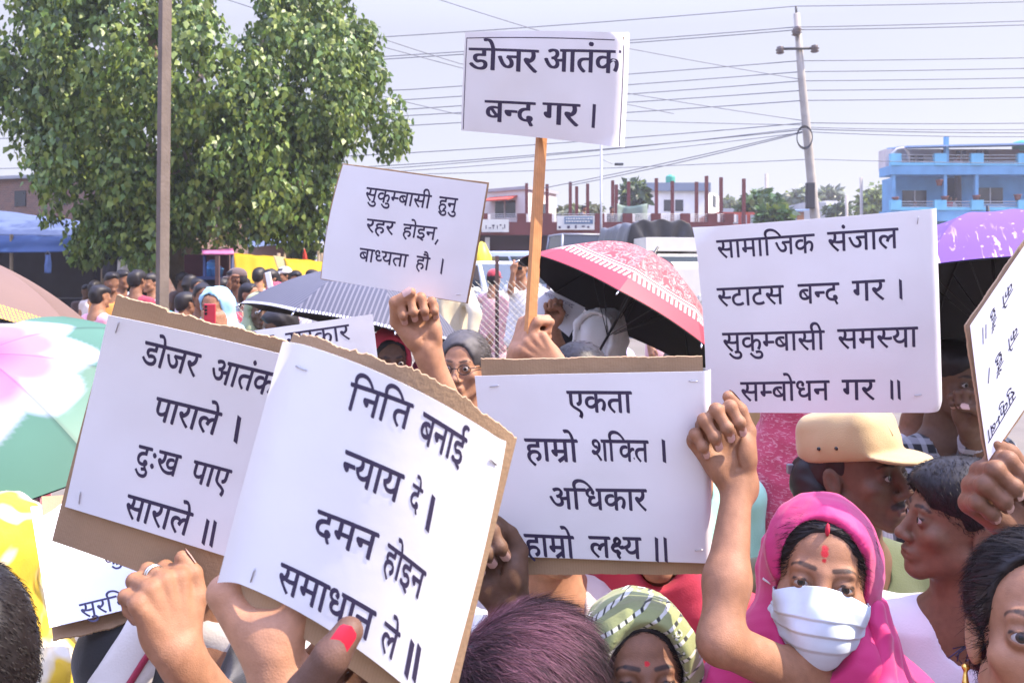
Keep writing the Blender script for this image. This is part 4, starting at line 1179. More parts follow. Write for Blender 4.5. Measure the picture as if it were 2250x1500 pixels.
# --- market stalls
TARPB = mat('blue_tarp', (0.03, 0.08, 0.23), 0.45, 0.16, 3, bump=0.3, bscale=7); TARPG = mat('grey_blue_tarp', (0.07, 0.10, 0.18), 0.5, 0.12, 3, bump=0.3, bscale=6)
TARPY = mat('yellow_tarp', (0.80, 0.56, 0.05), 0.5, 0.06, 3, bump=0.35, bscale=5, trans=0.55); TARPK = mat('black_tarp', (0.022, 0.022, 0.025), 0.4, 0.2, 6, bump=0.5, bscale=9)
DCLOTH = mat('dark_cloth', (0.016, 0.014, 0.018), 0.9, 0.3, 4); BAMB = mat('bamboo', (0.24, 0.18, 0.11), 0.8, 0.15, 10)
def sheet_obj(name, m_, parent, ctrl, nu=24, nv=14, amp=0.03, seed=0, thick=0.01, rip=8.0):
    C = [[P(*q) for q in row] for row in ctrl]; nr, ncg = len(C), len(C[0])
    def f(u, v):
        a = u * (ncg - 1); i = min(int(a), ncg - 2); a -= i
        b = v * (nr - 1); j = min(int(b), nr - 2); b -= j
        p = (C[j][i] * (1 - a) + C[j][i + 1] * a) * (1 - b) + (C[j + 1][i] * (1 - a) + C[j + 1][i + 1] * a) * b
        return p + Vector((0, 1, .3)) * (amp * (math.sin(u * rip + seed) * .6 + math.sin(u * rip * 2.3 + v * 3 + seed) * .4 + math.sin(v * 7 + u * 4) * .3))
    m = MB(); m.grid(f, nu, nv); o = m.build(name, m_, parent, True, origin=parent.location if parent else (0, 0, 0))
    s = o.modifiers.new('thickness', 'SOLIDIFY'); s.thickness = thick; return o
c = P(90, 0, 17.5); c.z = gz(17.5)
st = empty('market_stall', c, 'long market stall under blue tarpaulins with a dark interior at the left edge', 'stall')
sheet_obj('roof_tarp', TARPG, st, [[(-120, 455, 20), (40, 468, 20), (215, 492, 20)], [(-140, 512, 17.4), (20, 517, 17.4), (215, 520, 17.2)]], amp=.05)
sheet_obj('valance', TARPB, st, [[(-140, 513, 17.35), (20, 518, 17.35), (218, 521, 17.15)], [(-140, 548, 17.2), (20, 556, 17.2), (222, 553, 17.0)]], amp=.04, seed=2)
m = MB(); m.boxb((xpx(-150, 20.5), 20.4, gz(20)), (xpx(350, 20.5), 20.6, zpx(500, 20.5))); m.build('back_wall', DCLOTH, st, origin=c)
for px, d in ((25, 17.3), (225, 17.3), (-110, 17.3), (330, 17.6)):
    m = MB(); q = P(px, 0, d); q.z = gz(d); m.tube([q, P(px, 515, d)], .035, 7); m.build('post', BAMB, st, True, origin=c)
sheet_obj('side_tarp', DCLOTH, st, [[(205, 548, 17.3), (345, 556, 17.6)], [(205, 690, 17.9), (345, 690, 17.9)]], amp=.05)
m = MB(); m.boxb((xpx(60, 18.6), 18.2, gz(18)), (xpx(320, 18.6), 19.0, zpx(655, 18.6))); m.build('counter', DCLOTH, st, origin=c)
CLW = mat('white_cloth', (0.66, 0.62, 0.58), 0.9, 0.06, 6); CLD = mat('charcoal_cloth', (0.06, 0.06, 0.07), 0.9, 0.15, 6); CLB = mat('blue_bag', (0.12, 0.2, 0.45), 0.5, 0.2, 9)
for lb, m_, x0, x1, y0, y1, cat in (('pale towel hanging under the blue market stall', CLW, 258, 284, 571, 613, 'towel'), ('charcoal cloth hanging beside the pale towel', CLD, 226, 252, 572, 612, 'cloth'), ('small blue and white bag hanging from a string in the stall', CLB, 99, 111, 560, 600, 'bag')):
    c2 = P((x0 + x1) / 2, y1, 17.1); e = empty('hanging_' + cat, c2, lb, cat)
    sheet_obj('fabric', m_, e, [[(x0, y0, 17.1), (x1, y0, 17.1)], [(x0 - 1, y1, 17.1), (x1 + 1, y1, 17.1)]], 10, 8, amp=.02)
    m = MB(); m.tube([P(x0, y0, 17.1), P((x0 + x1) / 2, y0 - 9, 17.1), P(x1, y0, 17.1)], .012, 5, False); m.build('string', WIRE, e, True, origin=c2)
# yellow tarpaulin
c = P(610, 0, 13); c.z = gz(13)
yt = empty('yellow_tarpaulin', c, 'bright yellow tarpaulin stretched over a low frame behind the crowd', 'tarpaulin')
sheet_obj('tarp', TARPY, yt, [[(512, 558, 13.4), (600, 564, 13.4)], [(520, 615, 12.9), (618, 622, 12.9)], [(516, 668, 12.75), (640, 668, 12.75)]], amp=.03)
sheet_obj('tarp', TARPY, yt, [[(624, 568, 13.4), (712, 576, 13.4)], [(640, 622, 12.9), (716, 625, 12.9)], [(655, 668, 12.75), (720, 668, 12.75)]], amp=.03, seed=3)
sheet_obj('seam_strip', mat('khaki_strip', (.30, .26, .13), .8, .1), yt, [[(600, 562, 13.44), (625, 566, 13.44)], [(618, 620, 12.96), (642, 622, 12.96)]], 6, 8, amp=0)
for px in (514, 612, 708):
    m = MB(); q = P(px, 0, 13.48); q.z = gz(13.4); m.tube([q, P(px, 556, 13.48)], .03, 6); m.build('post', BAMB, yt, True, origin=c)
FLAGR = mat('red_flag_cloth', (.55, .05, .03), .8, .1)
c = P(668, 572, 14.2); e = empty('red_flag', c, 'small red flag standing behind the yellow tarpaulin', 'flag')
m = MB(); m.tube([P(668, 640, 14.2), P(668, 545, 14.2)], .012, 6); m.build('pole', BAMB, e, True, origin=c)
sheet_obj('cloth', FLAGR, e, [[(668, 547, 14.18), (670, 549, 14.18)], [(664, 571, 14.18), (675, 572, 14.18)]], 6, 6, .01)
# cart with blue tubs
c = P(475, 0, 13.5); c.z = gz(13.5)
ct = empty('vendor_cart', c, 'vendor cart with a pink striped roof and blue posts left of the yellow tarpaulin', 'cart')
PINKR = mat('pink_roof', (.55, .16, .30), .6, .15, 8); BLUEP = mat('blue_post', (.02, .035, .10), .6, .1); BLUET = mat('blue_plastic', (.10, .30, .62), .35, .08)
sheet_obj('roof', PINKR, ct, [[(443, 552, 14.1), (512, 549, 14.1)], [(445, 560, 13.0), (514, 560, 13.0)]], 8, 4, .01, thick=.03)
m = MB(); m.boxb((xpx(440, 13.5), 13.1, zpx(614, 13.5)), (xpx(512, 13.5), 14.0, zpx(607, 13.5))); m.build('counter', BLUEP, ct, origin=c)
m = MB(); m.boxb((xpx(444, 13.6), 13.2, gz(13)), (xpx(508, 13.6), 13.9, zpx(614.2, 13.5))); m.build('base', DCLOTH, ct, origin=c)
m = MB(); m.boxb((xpx(420, 14.6), 14.3, gz(14)), (xpx(513, 14.6), 14.4, zpx(560, 14.6))); m.build('back_cloth', mat('maroon_cloth', (.05, .015, .02), .9, .2), ct, origin=c)
for px in (450, 510):
    m = MB(); q = P(px, 0, 13.15); q.z = gz(13); m.tube([q, P(px, 556, 13.15)], .028, 6); m.build('post', BLUEP, ct, True, origin=c)
for lb, px, py, r_ in (('left blue plastic tub on the vendor cart', 460, 607, .085), ('right blue plastic tub on the vendor cart', 477, 607, .095), ('blue plastic tub stacked on the other two on the cart', 468, 594, .09)):
    q = P(px, py, 13.4); m = MB(); m.lathe([(0, 0), (r_ * .8, 0), (r_ * 1.05, .11), (r_ * 1.12, .115), (r_ * 1.1, .125), (r_, .12), (r_ * .6, .16), (0, .17)], (0, 0, 0), 14); o = m.build('plastic_tub', BLUET, smooth=True); o.location = q; tag(o, lb, 'tub', 'blue tubs on the cart')
c = P(640, 0, 22); c.z = gz(22)
aw = empty('awning_stall', c, 'pale blue awning stall seen below the tree behind the yellow tarpaulin', 'stall')
sheet_obj('awning', TARPG, aw, [[(540, 512, 25), (730, 522, 25)], [(545, 545, 21), (715, 530, 22)]], 14, 8, .05)
m = MB(); m.boxb((xpx(545, 24), 24, gz(24)), (xpx(640, 24), 24.2, zpx(535, 24))); m.build('back_wall', wallmat('pinkish_wall', (.42, .25, .20)), aw, origin=c)
for px in (548, 625, 700):
    m = MB(); q = P(px, 0, 21.6); q.z = gz(21.6); m.tube([q, P(px, 540, 21.6)], .04, 6); m.build('post', BAMB, aw, True, origin=c)

# --- chain-link fence
FW = mat('fence_wire', (.33, .33, .32), .5, .1, 10, metal=.5); RUST = mat('rusty_post', (.10, .055, .045), .8, .25, 12)
c = P(800, 0, 8); c.z = gz(8); e = empty('chain_link_fence', c, 'sagging chain-link fence with rusty posts between the crowd and the vehicles', 'fence')
xa, xb = xpx(470, 8), xpx(1210, 8); m = MB(); pitch = .058; zb = gz(8) + .02
ztop = lambda x: 1.62 + .18 * sst(x, xpx(700, 8), xpx(1040, 8)) + .03 * math.sin(x * 3)
H = 1.8
k = -int(H / pitch) - 1
while xa + k * pitch < xb:
    for sgn in (1, -1):
        x0 = xa + k * pitch if sgn > 0 else xa + k * pitch + H
        pts = []
        for i in range(2):
            t = (0, 1)[i]; pts.append((x0 + sgn * H * t, zb + H * t))
        # clip to the panel
        (ax_, az_), (bx_, bz_) = pts
        t0, t1 = 0.0, 1.0
        for lim, s_ in ((xa, 1), (xb, -1)):
            f0, f1 = (ax_ - lim) * s_, (bx_ - lim) * s_
            if f0 < 0 and f1 < 0: t0 = 2
            elif f0 < 0: t0 = max(t0, f0 / (f0 - f1))
            elif f1 < 0: t1 = min(t1, f0 / (f0 - f1))
        tm = (ztop((ax_ + bx_) / 2) - zb) / H; t1 = min(t1, tm)
        if t0 < t1:
            A_ = Vector((ax_ + (bx_ - ax_) * t0, 8 + sgn * .002, az_ + (bz_ - az_) * t0)); B_ = Vector((ax_ + (bx_ - ax_) * t1, 8 + sgn * .002, az_ + (bz_ - az_) * t1))
            m.tube([A_, B_], .0027, 3, False)
    k += 1
m.build('wire_mesh', FW, e, True, origin=c)
for px in (478, 945, 1092, 1205):
    q = P(px, 0, 8.03); q.z = gz(8); m = MB(); m.box((q.x, q.y, q.z + .92), (.035, .035, 1.84)); m.build('post', RUST, e, origin=c)
# ---------------------------------------------------------------- vehicles
CARW = mat('white_car_paint', (0.72, 0.72, 0.71), 0.25, 0.04, 3, spec=0.6); RUB = mat('rubber', (0.02, 0.02, 0.02), 0.85, 0.1); RIM = mat('rim', (0.45, 0.45, 0.46), 0.35, 0.05, metal=0.7)
GLC = mat('windscreen', (0.045, 0.06, 0.07), 0.06, 0.05, spec=0.9); LAMPG = mat('headlamp', (0.55, 0.55, 0.52), 0.1, 0.05, spec=0.9); BUMP = mat('bumper', (0.16, 0.16, 0.165), 0.5, 0.1)
def wheel(parent, x, y, z, r, w):
    R = Matrix.Rotation(math.radians(90), 3, 'X')
    m = MB(); m.lathe([(r * .62, -w / 2), (r * .92, -w / 2), (r, -w * .3), (r, w * .3), (r * .92, w / 2), (r * .62, w / 2), (r * .62, -w / 2)], (x, y, z), 24, R); wh = m.build('wheel', RUB, parent, True)
    m = MB(); m.lathe([(0, -w * .46), (r * .2, -w * .5), (r * .25, -w * .38), (r * .55, -w * .40), (r * .62, -w * .48), (r * .62, w * .45), (0, w * .45)], (x, y, z), 20, R); m.build('rim', RIM, wh, True)
def quadp(m, a, b, c, d, t=0.012):
    a, b, c, d = map(Vector, (a, b, c, d)); n = (b - a).cross(d - a).normalized() * t
    V = [a + n, b + n, c + n, d + n, a - n, b - n, c - n, d - n]
    m.add(V, [(0, 1, 2, 3), (7, 6, 5, 4), (0, 4, 5, 1), (1, 5, 6, 2), (2, 6, 7, 3), (3, 7, 4, 0)])
def car(label, loc, yaw, paint, L=4.2, W=1.7, Ht=1.62, cat='car', name='parked_car'):
    e = empty(name, loc, label, cat, rz=math.radians(yaw)); hl, hw = L / 2, W / 2
    S = Sdf(); S.box((0, 0, .60), (hl, hw, .33), rnd=.16, k=0); S.box((.05 - hl * .02, 0, .78), (hl * .96, hw * .96, .20), rnd=.14, k=.08)
    for sx in (-1, 1):
        for sy in (-1, 1): S.cap((sx * hl * .62, sy * hw * .75, .33), (sx * hl * .62, sy * hw * 1.3, .33), .37, k=.02, op='-')
    V, F = S.mesh(.035); me = mesh_np('body', V, F, True); link('body', me, paint, e)
    zb, zt = .93, Ht; B = [(-hl * .93, hw * .92), (hl * .42, hw * .92)]; T = [(-hl * .78, hw * .70), (hl * .06, hw * .70)]
    m = MB(); bot = [(B[0][0], -B[0][1]), (B[1][0], -B[1][1]), (B[1][0], B[1][1]), (B[0][0], B[0][1])]; top = [(T[0][0], -T[0][1]), (T[1][0], -T[1][1]), (T[1][0], T[1][1]), (T[0][0], T[0][1])]
    m.add([(x, y, zb) for x, y in bot] + [(x, y, zt) for x, y in top], [(3, 2, 1, 0), (4, 5, 6, 7)] + [(i, (i + 1) % 4, 4 + (i + 1) % 4, 4 + i) for i in range(4)])
    m.build('cabin', paint, e, True, bevel=.06)
    def face(i, s0, s1, t0, t1, nm):
        a, b = Vector((*bot[i], zb)), Vector((*bot[(i + 1) % 4], zb)); c, d = Vector((*top[(i + 1) % 4], zt)), Vector((*top[i], zt))
        q = lambda s, t: (a.lerp(b, s)).lerp(d.lerp(c, s), t)
        m = MB(); quadp(m, q(s0, t0), q(s1, t0), q(s1, t1), q(s0, t1), .014); m.build(nm, GLC, e)
    face(1, .05, .95, .10, .90, 'windscreen'); face(3, .08, .92, .2, .88, 'rear_window')
    for i in (0, 2):
        for s0, s1 in ((.06, .36), (.39, .66), (.69, .95)):
            if i == 2: s0, s1 = 1 - s1, 1 - s0
            face(i, s0, s1, .16, .86, 'side_window')
    for sx in (-1, 1):
        for sy in (-1, 1): wheel(e, sx * hl * .62, sy * (hw - .10), .33, .33, .2)
    for sy in (-1, 1):
        S = Sdf(); S.ell((hl * .955, sy * hw * .72, .74), (.10, .17, .085)); V, F = S.mesh(.02); link('headlight', mesh_np('headlight', V, F), LAMPG, e)
        S = Sdf(); S.ell((hl * .36, sy * (hw + .10), 1.02), (.06, .11, .075)); S.cap((hl * .36, sy * (hw + .10), .99), (hl * .36, sy * hw * .9, .95), .02); V, F = S.mesh(.02); link('mirror', mesh_np('mirror', V, F), paint, e)
    m = MB(); m.box((hl * .99, 0, .42), (.10, W * .86, .16)); m.build('bumper', BUMP, e, bevel=.03)
    m = MB(); m.box((hl * 1.0, 0, .66), (.05, W * .5, .12)); m.build('grille', BUMP, e, bevel=.01)
    m = MB(); m.box((hl + .055, 0, .45), (.012, .46, .12)); m.build('number_plate', CARW, e)
    return e
q = P(1098, 0, 20.5); q.z = gz(20.5)
car('white car facing the crowd behind the chain-link fence', q, -62, CARW, 4.1, 1.75, 1.68)
q = P(1160, 0, 24.5); q.z = .51
car('pale blue van roof showing behind the white car', q, -8, mat('pale_blue_paint', (.30, .36, .48), .3, .05), 4.8, 1.8, 2.0, 'van', 'parked_van')
# covered truck
TARPDG = mat('grey_tarp', (.10, .105, .11), .55, .18, 4, bump=.5, bscale=6); CREAM = mat('cream_paint', (.62, .60, .54), .4, .06, 4)
q = P(1450, 0, 20.0); q.z = gz(20.); tk = empty('covered_truck', q, 'small truck with a cream cab and a black tarpaulin roof behind the red paisley umbrella', 'truck', rz=math.radians(-82))
S = Sdf(); S.box((.75, 0, 1.02), (.72, .74, .62), rnd=.14, k=0); S.box((.62, 0, 1.48), (.52, .68, .34), rnd=.12, k=.1)
V, F = S.mesh(.035); link('cab', mesh_np('cab', V, F), CREAM, tk)
m = MB(); quadp(m, (1.22, -.60, 1.36), (1.22, .60, 1.36), (1.155, .54, 1.76), (1.155, -.54, 1.76), .03); m.build('windscreen', GLC, tk)
for sy in (-1, 1):
    m = MB(); quadp(m, (.22, sy * .70, 1.30), (1.05, sy * .70, 1.30), (.98, sy * .67, 1.72), (.24, sy * .67, 1.72), .025); m.build('side_window', GLC, tk)
    m = MB(); m.box((1.46, sy * .5, .86), (.06, .24, .16)); m.build('headlight', LAMPG, tk, bevel=.02)
    wheel(tk, .8, sy * .66, .30, .30, .2); wheel(tk, -1.5, sy * .66, .30, .30, .2)
m = MB(); m.box((.55, 0, 1.90), (1.0, 1.30, .04)); m.box((1.03, 0, 2.03), (.03, 1.30, .30)); m.box((.55, .64, 2.03), (1.0, .03, .30)); m.box((.55, -.64, 2.03), (1.0, .03, .30)); m.build('roof_tray', CREAM, tk, bevel=.008)
m = MB(); m.box((-1.35, 0, .78), (3.0, 1.5, .12)); m.build('cargo_bed', BUMP, tk, bevel=.01)
def arch(u, v):
    a = u * math.pi; y = -.80 * math.cos(a); y = math.copysign(min(abs(y) * 1.18, .80), y); z = .84 + 1.62 * min(1, (math.sin(a) * 1.45)) + .16 * math.sin(a)
    x = .02 - 2.9 * v; return Vector((x, y + .015 * math.sin(v * 31 + u * 9), z - .06 * math.sin(v * 12.6) ** 2 + .03 * math.sin(u * 40 + v * 17)))
m = MB(); m.grid(arch, 40, 30); o = m.build('tarpaulin', TARPDG, tk, True); s_ = o.modifiers.new('thickness', 'SOLIDIFY'); s_.thickness = .012
def front(u, v):
    p = arch(u, 0); p2 = Vector((.05, p.y * (1 - .5 * v), max(p.z - v * (.2 + .5 * math.sin(u * math.pi)), 1.9 if .15 < u < .85 else p.z - v * .5)))
    q = p.lerp(p2, v); q.x += .05 * math.sin(u * 34) * v + .06; return q
m = MB(); m.grid(front, 40, 8); o = m.build('front_flap', TARPK, tk, True); s_ = o.modifiers.new('thickness', 'SOLIDIFY'); s_.thickness = .012
# high dark-windowed truck and yellow box behind
q = P(1268, 0, 25); q.z = .51
e = empty('truck', q, 'dark-windowed truck cab with pale frame behind the red paisley umbrella', 'truck', rz=math.radians(-75))
m = MB(); m.box((0, 0, 1.15), (1.6, 1.7, 1.5)); m.build('cab', mat('dark_blue_paint', (.05, .08, .13), .4, .1), e, bevel=.08)
m = MB(); m.add([(-.7, -.72, 1.9), (.75, -.72, 1.9), (.55, -.62, 2.48), (-.7, -.62, 2.48), (-.7, .72, 1.9), (.75, .72, 1.9), (.55, .62, 2.48), (-.7, .62, 2.48)], [(0, 1, 2, 3), (5, 4, 7, 6), (1, 5, 6, 2), (4, 0, 3, 7), (3, 2, 6, 7), (0, 4, 5, 1)]); m.build('glass_house', GLASSD, e)
m = MB()
for a, b in (((.75, -.72, 1.9), (.55, -.62, 2.48)), ((.75, .72, 1.9), (.55, .62, 2.48)), ((.55, -.62, 2.48), (.55, .62, 2.48)), ((.55, .62, 2.48), (-.7, .62, 2.48)), ((.55, -.62, 2.48), (-.7, -.62, 2.48)), ((-.7, .62, 2.48), (-.7, -.62, 2.48)), ((.75, -.72, 1.9), (.75, .72, 1.9)), ((-.7, -.62, 2.48), (-.7, -.72, 1.9)), ((-.7, .62, 2.48), (-.7, .72, 1.9))): m.tube([a, b], .035, 6)
m.build('frame', GALV, e, True)
for sx in (-.5, .5):
    for sy in (-1, 1): wheel(e, sx, sy * .75, .36, .36, .22)
YELM = mat('yellow_panel', (.55, .33, .03), .5, .1); m = MB(); m.boxb((-.35, -.4, 0), (.35, .4, .7)); m.boxb((-.38, -.43, .7), (.38, .43, .74))
o = m.build('yellow_crate', YELM, bevel=.01); q = P(1344, 0, 23); o.location = (q.x, 23, 2.0); o.parent = None; tag(o, 'yellow box carried behind the red paisley umbrella', 'box')
m = MB(); m.boxb((-.6, -.5, .51), (.6, .5, 2.0)); o = m.build('loaded_handcart', DCLOTH, bevel=.03); o.location = (q.x, 23.0, 0); tag(o, 'dark loaded cart under the yellow box', 'cart')
YELP = mat('yellow_plastic', (.75, .58, .03), .45, .05)
m = MB(); m.lathe([(0, 0), (.30, .02), (.33, .5), (.27, 1.1), (.10, 1.45), (0, 1.5)], (0, 0, 0), 14); o = m.build('yellow_cover', YELP, smooth=True); q = P(1058, 0, 23.2); o.location = (q.x, 23.2, 1.25); tag(o, 'yellow plastic cover standing beside the small tilted placard', 'cover')

# ---------------------------------------------------------------- umbrellas
BLK = mat('black_lining', (.008, .008, .010), .7, .2, 20); CHROME = mat('chrome', (.55, .55, .56), .25, .05, metal=1.0)
UHAND = mat('black_shaft', (.012, .012, .014), .35, .05)
def umbrella(label, apex, axis, R, h, m_can, lining=None, shaft=.62, ribs=8, roll=0.0, colf=None, handle=.12, nu=14, nv=26, sag=.06, name='umbrella'):
    z = Vector(axis).normalized(); x = Vector((1, 0, 0)); x = (x - z * x.dot(z)).normalized(); y = z.cross(x)
    RM = Matrix((x, y, z)).transposed() @ Matrix.Rotation(math.radians(roll), 3, 'Z')
    bot = Vector(apex) - z * shaft
    e = empty(name, bot, label, 'umbrella', 'umbrellas shading the crowd')
    ap = Vector(apex) - bot
    half_ = math.pi / ribs
    def pt(k, t, s, inn=0.0):
        ph = (t * 2 - 1) * half_; th = 2 * k * half_ + ph
        rr_ = s * R * ((1 - .75 * s) + .75 * s * math.cos(half_) / math.cos(ph)) * (1 - .012 * s)
        zz = -h * (s ** 1.9) - sag * R * s * (1 - s) * (1 - (ph / half_) ** 2) * 1.2 + .015 * R * s ** 6 * (1 - (ph / half_) ** 2)
        return ap + RM @ Vector((rr_ * math.cos(th), rr_ * math.sin(th), zz - inn))
    for nm, mm, inn in (('canopy', m_can, 0.0), ('lining', lining or BLK, .004)):
        V = []; F = []; UV = []; n = 0; PS = []
        for k in range(ribs):
            for j in range(nv + 1):
                s = j / nv
                for i in range(nu + 1):
                    t = i / nu; V.append(pt(k, t, s, inn)); UV.append(((t - .5) * s + k * 0.0, s)); PS.append((k, t, s))
            F += [(n + j * (nu + 1) + i, n + (j + 1) * (nu + 1) + i, n + (j + 1) * (nu + 1) + i + 1, n + j * (nu + 1) + i + 1) for j in range(nv) for i in range(nu)]
            n = len(V)
        c = np.array([colf(*q) for q in PS]) if (colf and inn == 0) else None
        link(nm, mesh_np(nm, np.array([tuple(v) for v in V]), np.array(F), True, uv=np.array(UV), col=c), mm, e)
    for k in range(ribs):
        m = MB(); m.tube([pt(k, 0.0, s, .009) for s in np.linspace(.03, 1.0, 9)], .0022, 5); rb = m.build('rib', UHAND, e, True)
        m = MB(); m.tube([pt(k, 0.0, .55, .011), ap + RM @ Vector((0, 0, -h - .10))], .0018, 5); m.build('strut', UHAND, rb, True)
        m = MB(); a, b = pt(k, 0.0, 1.0, .004), pt(k, 0.0, 1.03, .006); m.tube([a, a.lerp(b, .6), b], [.003, .004, .002], 7); m.build('rib_tip', CHROME, rb, True)
    m = MB(); m.tube([ap + z * .035, ap, ap - z * (shaft - handle)], [.003, .005, .0055], 10); m.build('shaft', UHAND, e, True)
    m = MB(); m.tube([ap - z * (shaft - handle), ap - z * (shaft - handle * .9), ap - z * (shaft - handle * .2), ap - z * shaft], [.008, .013, .014, .010], 12); m.build('handle', UHAND, e, True)
    m = MB(); m.lathe([(0, .04), (.004, .038), (.006, .012), (.016, .006), (.022, -.004)], ap, 12, RM); m.build('ferrule', UHAND, e, True)
    return e
def uvsep(m):
    n, l = nt(m); tc = n.new('ShaderNodeTexCoord'); sp = n.new('ShaderNodeSeparateXYZ'); l.new(tc.outputs['UV'], sp.inputs[0]); return sp.outputs[0], sp.outputs[1], tc.outputs['UV']
# brown with gold dotted border
UB = mat('brown_canopy', (.165, .100, .072), .55, .06, 6, bump=.12, bscale=18, trans=.05)
u, v, uvv = uvsep(UB)
dots = voro_tex(UB, texco(UB, 'UV', (1, 1, 1)), 34, rand=0.12)
f = mathn(UB, 'MULTIPLY', ramp(UB, v, .835, .84), ramp(UB, dots, .45, .30)); mixin(UB, f, (.58, .34, .05))
# striped
US = mat('striped_canopy', (.05, .05, .068), .5, .05, 6, trans=.05)
u, v, uvv = uvsep(US)
st_ = wave_tex(US, texco(US, 'UV', (1, 1, 1)), 6.5, 'X'); mixin(US, ramp(US, st_, .62, .74), (.125, .12, .14))
ch = mathn(US, 'GREATER_THAN', v, .972); dash = wave_tex(US, texco(US, 'UV'), 9, 'X'); mixin(US, mathn(US, 'MULTIPLY', ch, ramp(US, dash, .4, .5)), (.62, .62, .66))
# red paisley
UR = mat('red_canopy', (.37, .038, .045), .55, .05, 6, trans=.10)
u, v, uvv = uvsep(UR)
nz = noise_tex(UR, texco(UR, 'UV', (1, 1, 1)), 9, 3, 2.5)
inner = ramp(UR, v, .735, .73)
w1 = mathn(UR, 'MULTIPLY', inner, ramp(UR, mathn(UR, 'ABSOLUTE', mathn(UR, 'SUBTRACT', nz, .5)), .035, .02)); mixin(UR, w1, (.50, .30, .26))
w2 = mathn(UR, 'MULTIPLY', inner, ramp(UR, mathn(UR, 'ABSOLUTE', mathn(UR, 'SUBTRACT', nz, .60)), .028, .014)); mixin(UR, w2, (.10, .05, .07))
v3 = voro_tex(UR, texco(UR, 'UV', (1, 1, 1)), 17); mixin(UR, mathn(UR, 'MULTIPLY', inner, ramp(UR, v3, .22, .16)), (.44, .19, .15))
band = lambda a, b: mathn(UR, 'MULTIPLY', mathn(UR, 'GREATER_THAN', v, a), mathn(UR, 'LESS_THAN', v, b))
mixin(UR, band(.74, .752), (.66, .5, .45)); mixin(UR, band(.757, .765), (.07, .03, .04)); mixin(UR, band(.77, .79), (.66, .5, .45))
dd = ramp(UR, wave_tex(UR, texco(UR, 'UV'), 5.5, 'X'), .45, .6); mixin(UR, mathn(UR, 'MULTIPLY', band(.80, .86), dd), (.70, .55, .50)); mixin(UR, band(.86, 1.1), (.39, .035, .055))
# purple with white splashes at the rim
UP = mat('purple_canopy', (.17, .065, .36), .5, .06, 6, trans=.18)
u, v, uvv = uvsep(UP)
nz = noise_tex(UP, texco(UP, 'UV', (20, 6, 1)), 1.0, 3, 1.0); mixin(UP, mathn(UP, 'MULTIPLY', ramp(UP, v, .62, .85), ramp(UP, nz, .57, .63)), (.60, .46, .70))
nz2 = voro_tex(UP, texco(UP, 'UV', (14, 14, 1)), 1.0); mixin(UP, ramp(UP, nz2, .17, .12), (.46, .32, .60))
def lotus(k, t, s):
    """painted lotus: pink heart, white petals, green ground"""
    th = 2 * math.pi * (k + t - .5) / 8
    pet = .52 + .13 * abs(math.cos(th * 4 + .6)) + .02 * math.sin(th * 11); pk = .36 + .10 * abs(math.cos(th * 4 - .5))
    lobe = abs(math.cos(th * 4 + .6))
    green = np.array((.065, .165, .11)); white = np.array((.38, .39, .47)); pink = np.array((.48, .17, .33)); deep = np.array((.50, .06, .14)); blue = np.array((.25, .45, .60))
    f = lambda a, b, x: min(max((x - a) / (b - a), 0), 1)
    c = green * (1 + .35 * f(.75, 1, s) * 0 + .25 * math.sin(th * 3 + s * 5) * .3)
    c = c * (1 - .4 * f(.6, .9, s) * 0) 
    w = 1 - f(pet - .01, pet + .02, s); pc = white * (1 - .45 * (1 - lobe) * f(.3, .6, s)) + blue * .45 * (1 - lobe) * f(.3, .6, s)
    c = c * (1 - w) + pc * w
    w = 1 - f(pk - .08, pk + .03, s); c = c * (1 - w) + pink * w
    w = (1 - f(.05, .26, s)) * .85; c = c * (1 - w) + deep * w
    if s > .03 and (t < .01 or t > .99): c = c * .62
    if abs(s - pet) < .014: c = c * .72 + np.array((.10, .16, .16)) * .28
    return c
UL = mat('lotus_canopy', (.3, .5, .4), .5, .06, 5, attr=True, trans=.12)
umbrella('dusty brown umbrella with a gold dotted border at the left edge', P(-66, 556, 2.55), (.30, .20, .93), .50, .15, UB, roll=10)
umbrella('umbrella painted with a pink and white lotus on green at the left edge', P(-45, 778, 2.05), (.10, -.52, .84), .40, .155, UL, UL, roll=-8, colf=lotus, nu=20, nv=40)
umbrella('black and white pin-striped umbrella behind the small tilted placard', P(812, 596, 3.7), (.18, .12, .97), .50, .24, US, roll=4)
umbrella('red paisley umbrella with a black lining in the middle of the crowd', P(1436, 560, 3.4), (.50, .13, .85), .46, .27, UR, roll=14)
umbrella('purple umbrella with white splashes and a black lining at the right', P(2172, 478, 2.6), (.08, .30, .95), .47, .28, UP, roll=20)
# ---------------------------------------------------------------- placards
def placard(label, paper, words, backing=None, curls=(), crumple=0.0008, nib=(0.030, -0.030), staples=(), seed=0, ragged=0.004, sides='TBLR', pm=None, thick=0.005, group='protest placards', ink=None):
    sh = Sheet(paper, curls, crumple, seed)
    root = empty('placard', Vector(sh.at([0.5], [0.0])[0]), label, 'placard', group)
    if backing is not None:
        bs = Sheet(backing, (), 0.0006, seed + 9)
        bs.slab('cardboard_backing', CARD, root, thick, 90, 60, -0.007, ragged, sides, seed)
    sh.slab('paper', pm or PAPER, root, 0.0006, 120, 90)
    letter(sh, root, words, ink or INK, nib)
    for a, b in staples: staple(sh, root, a, b)
    return root, sh

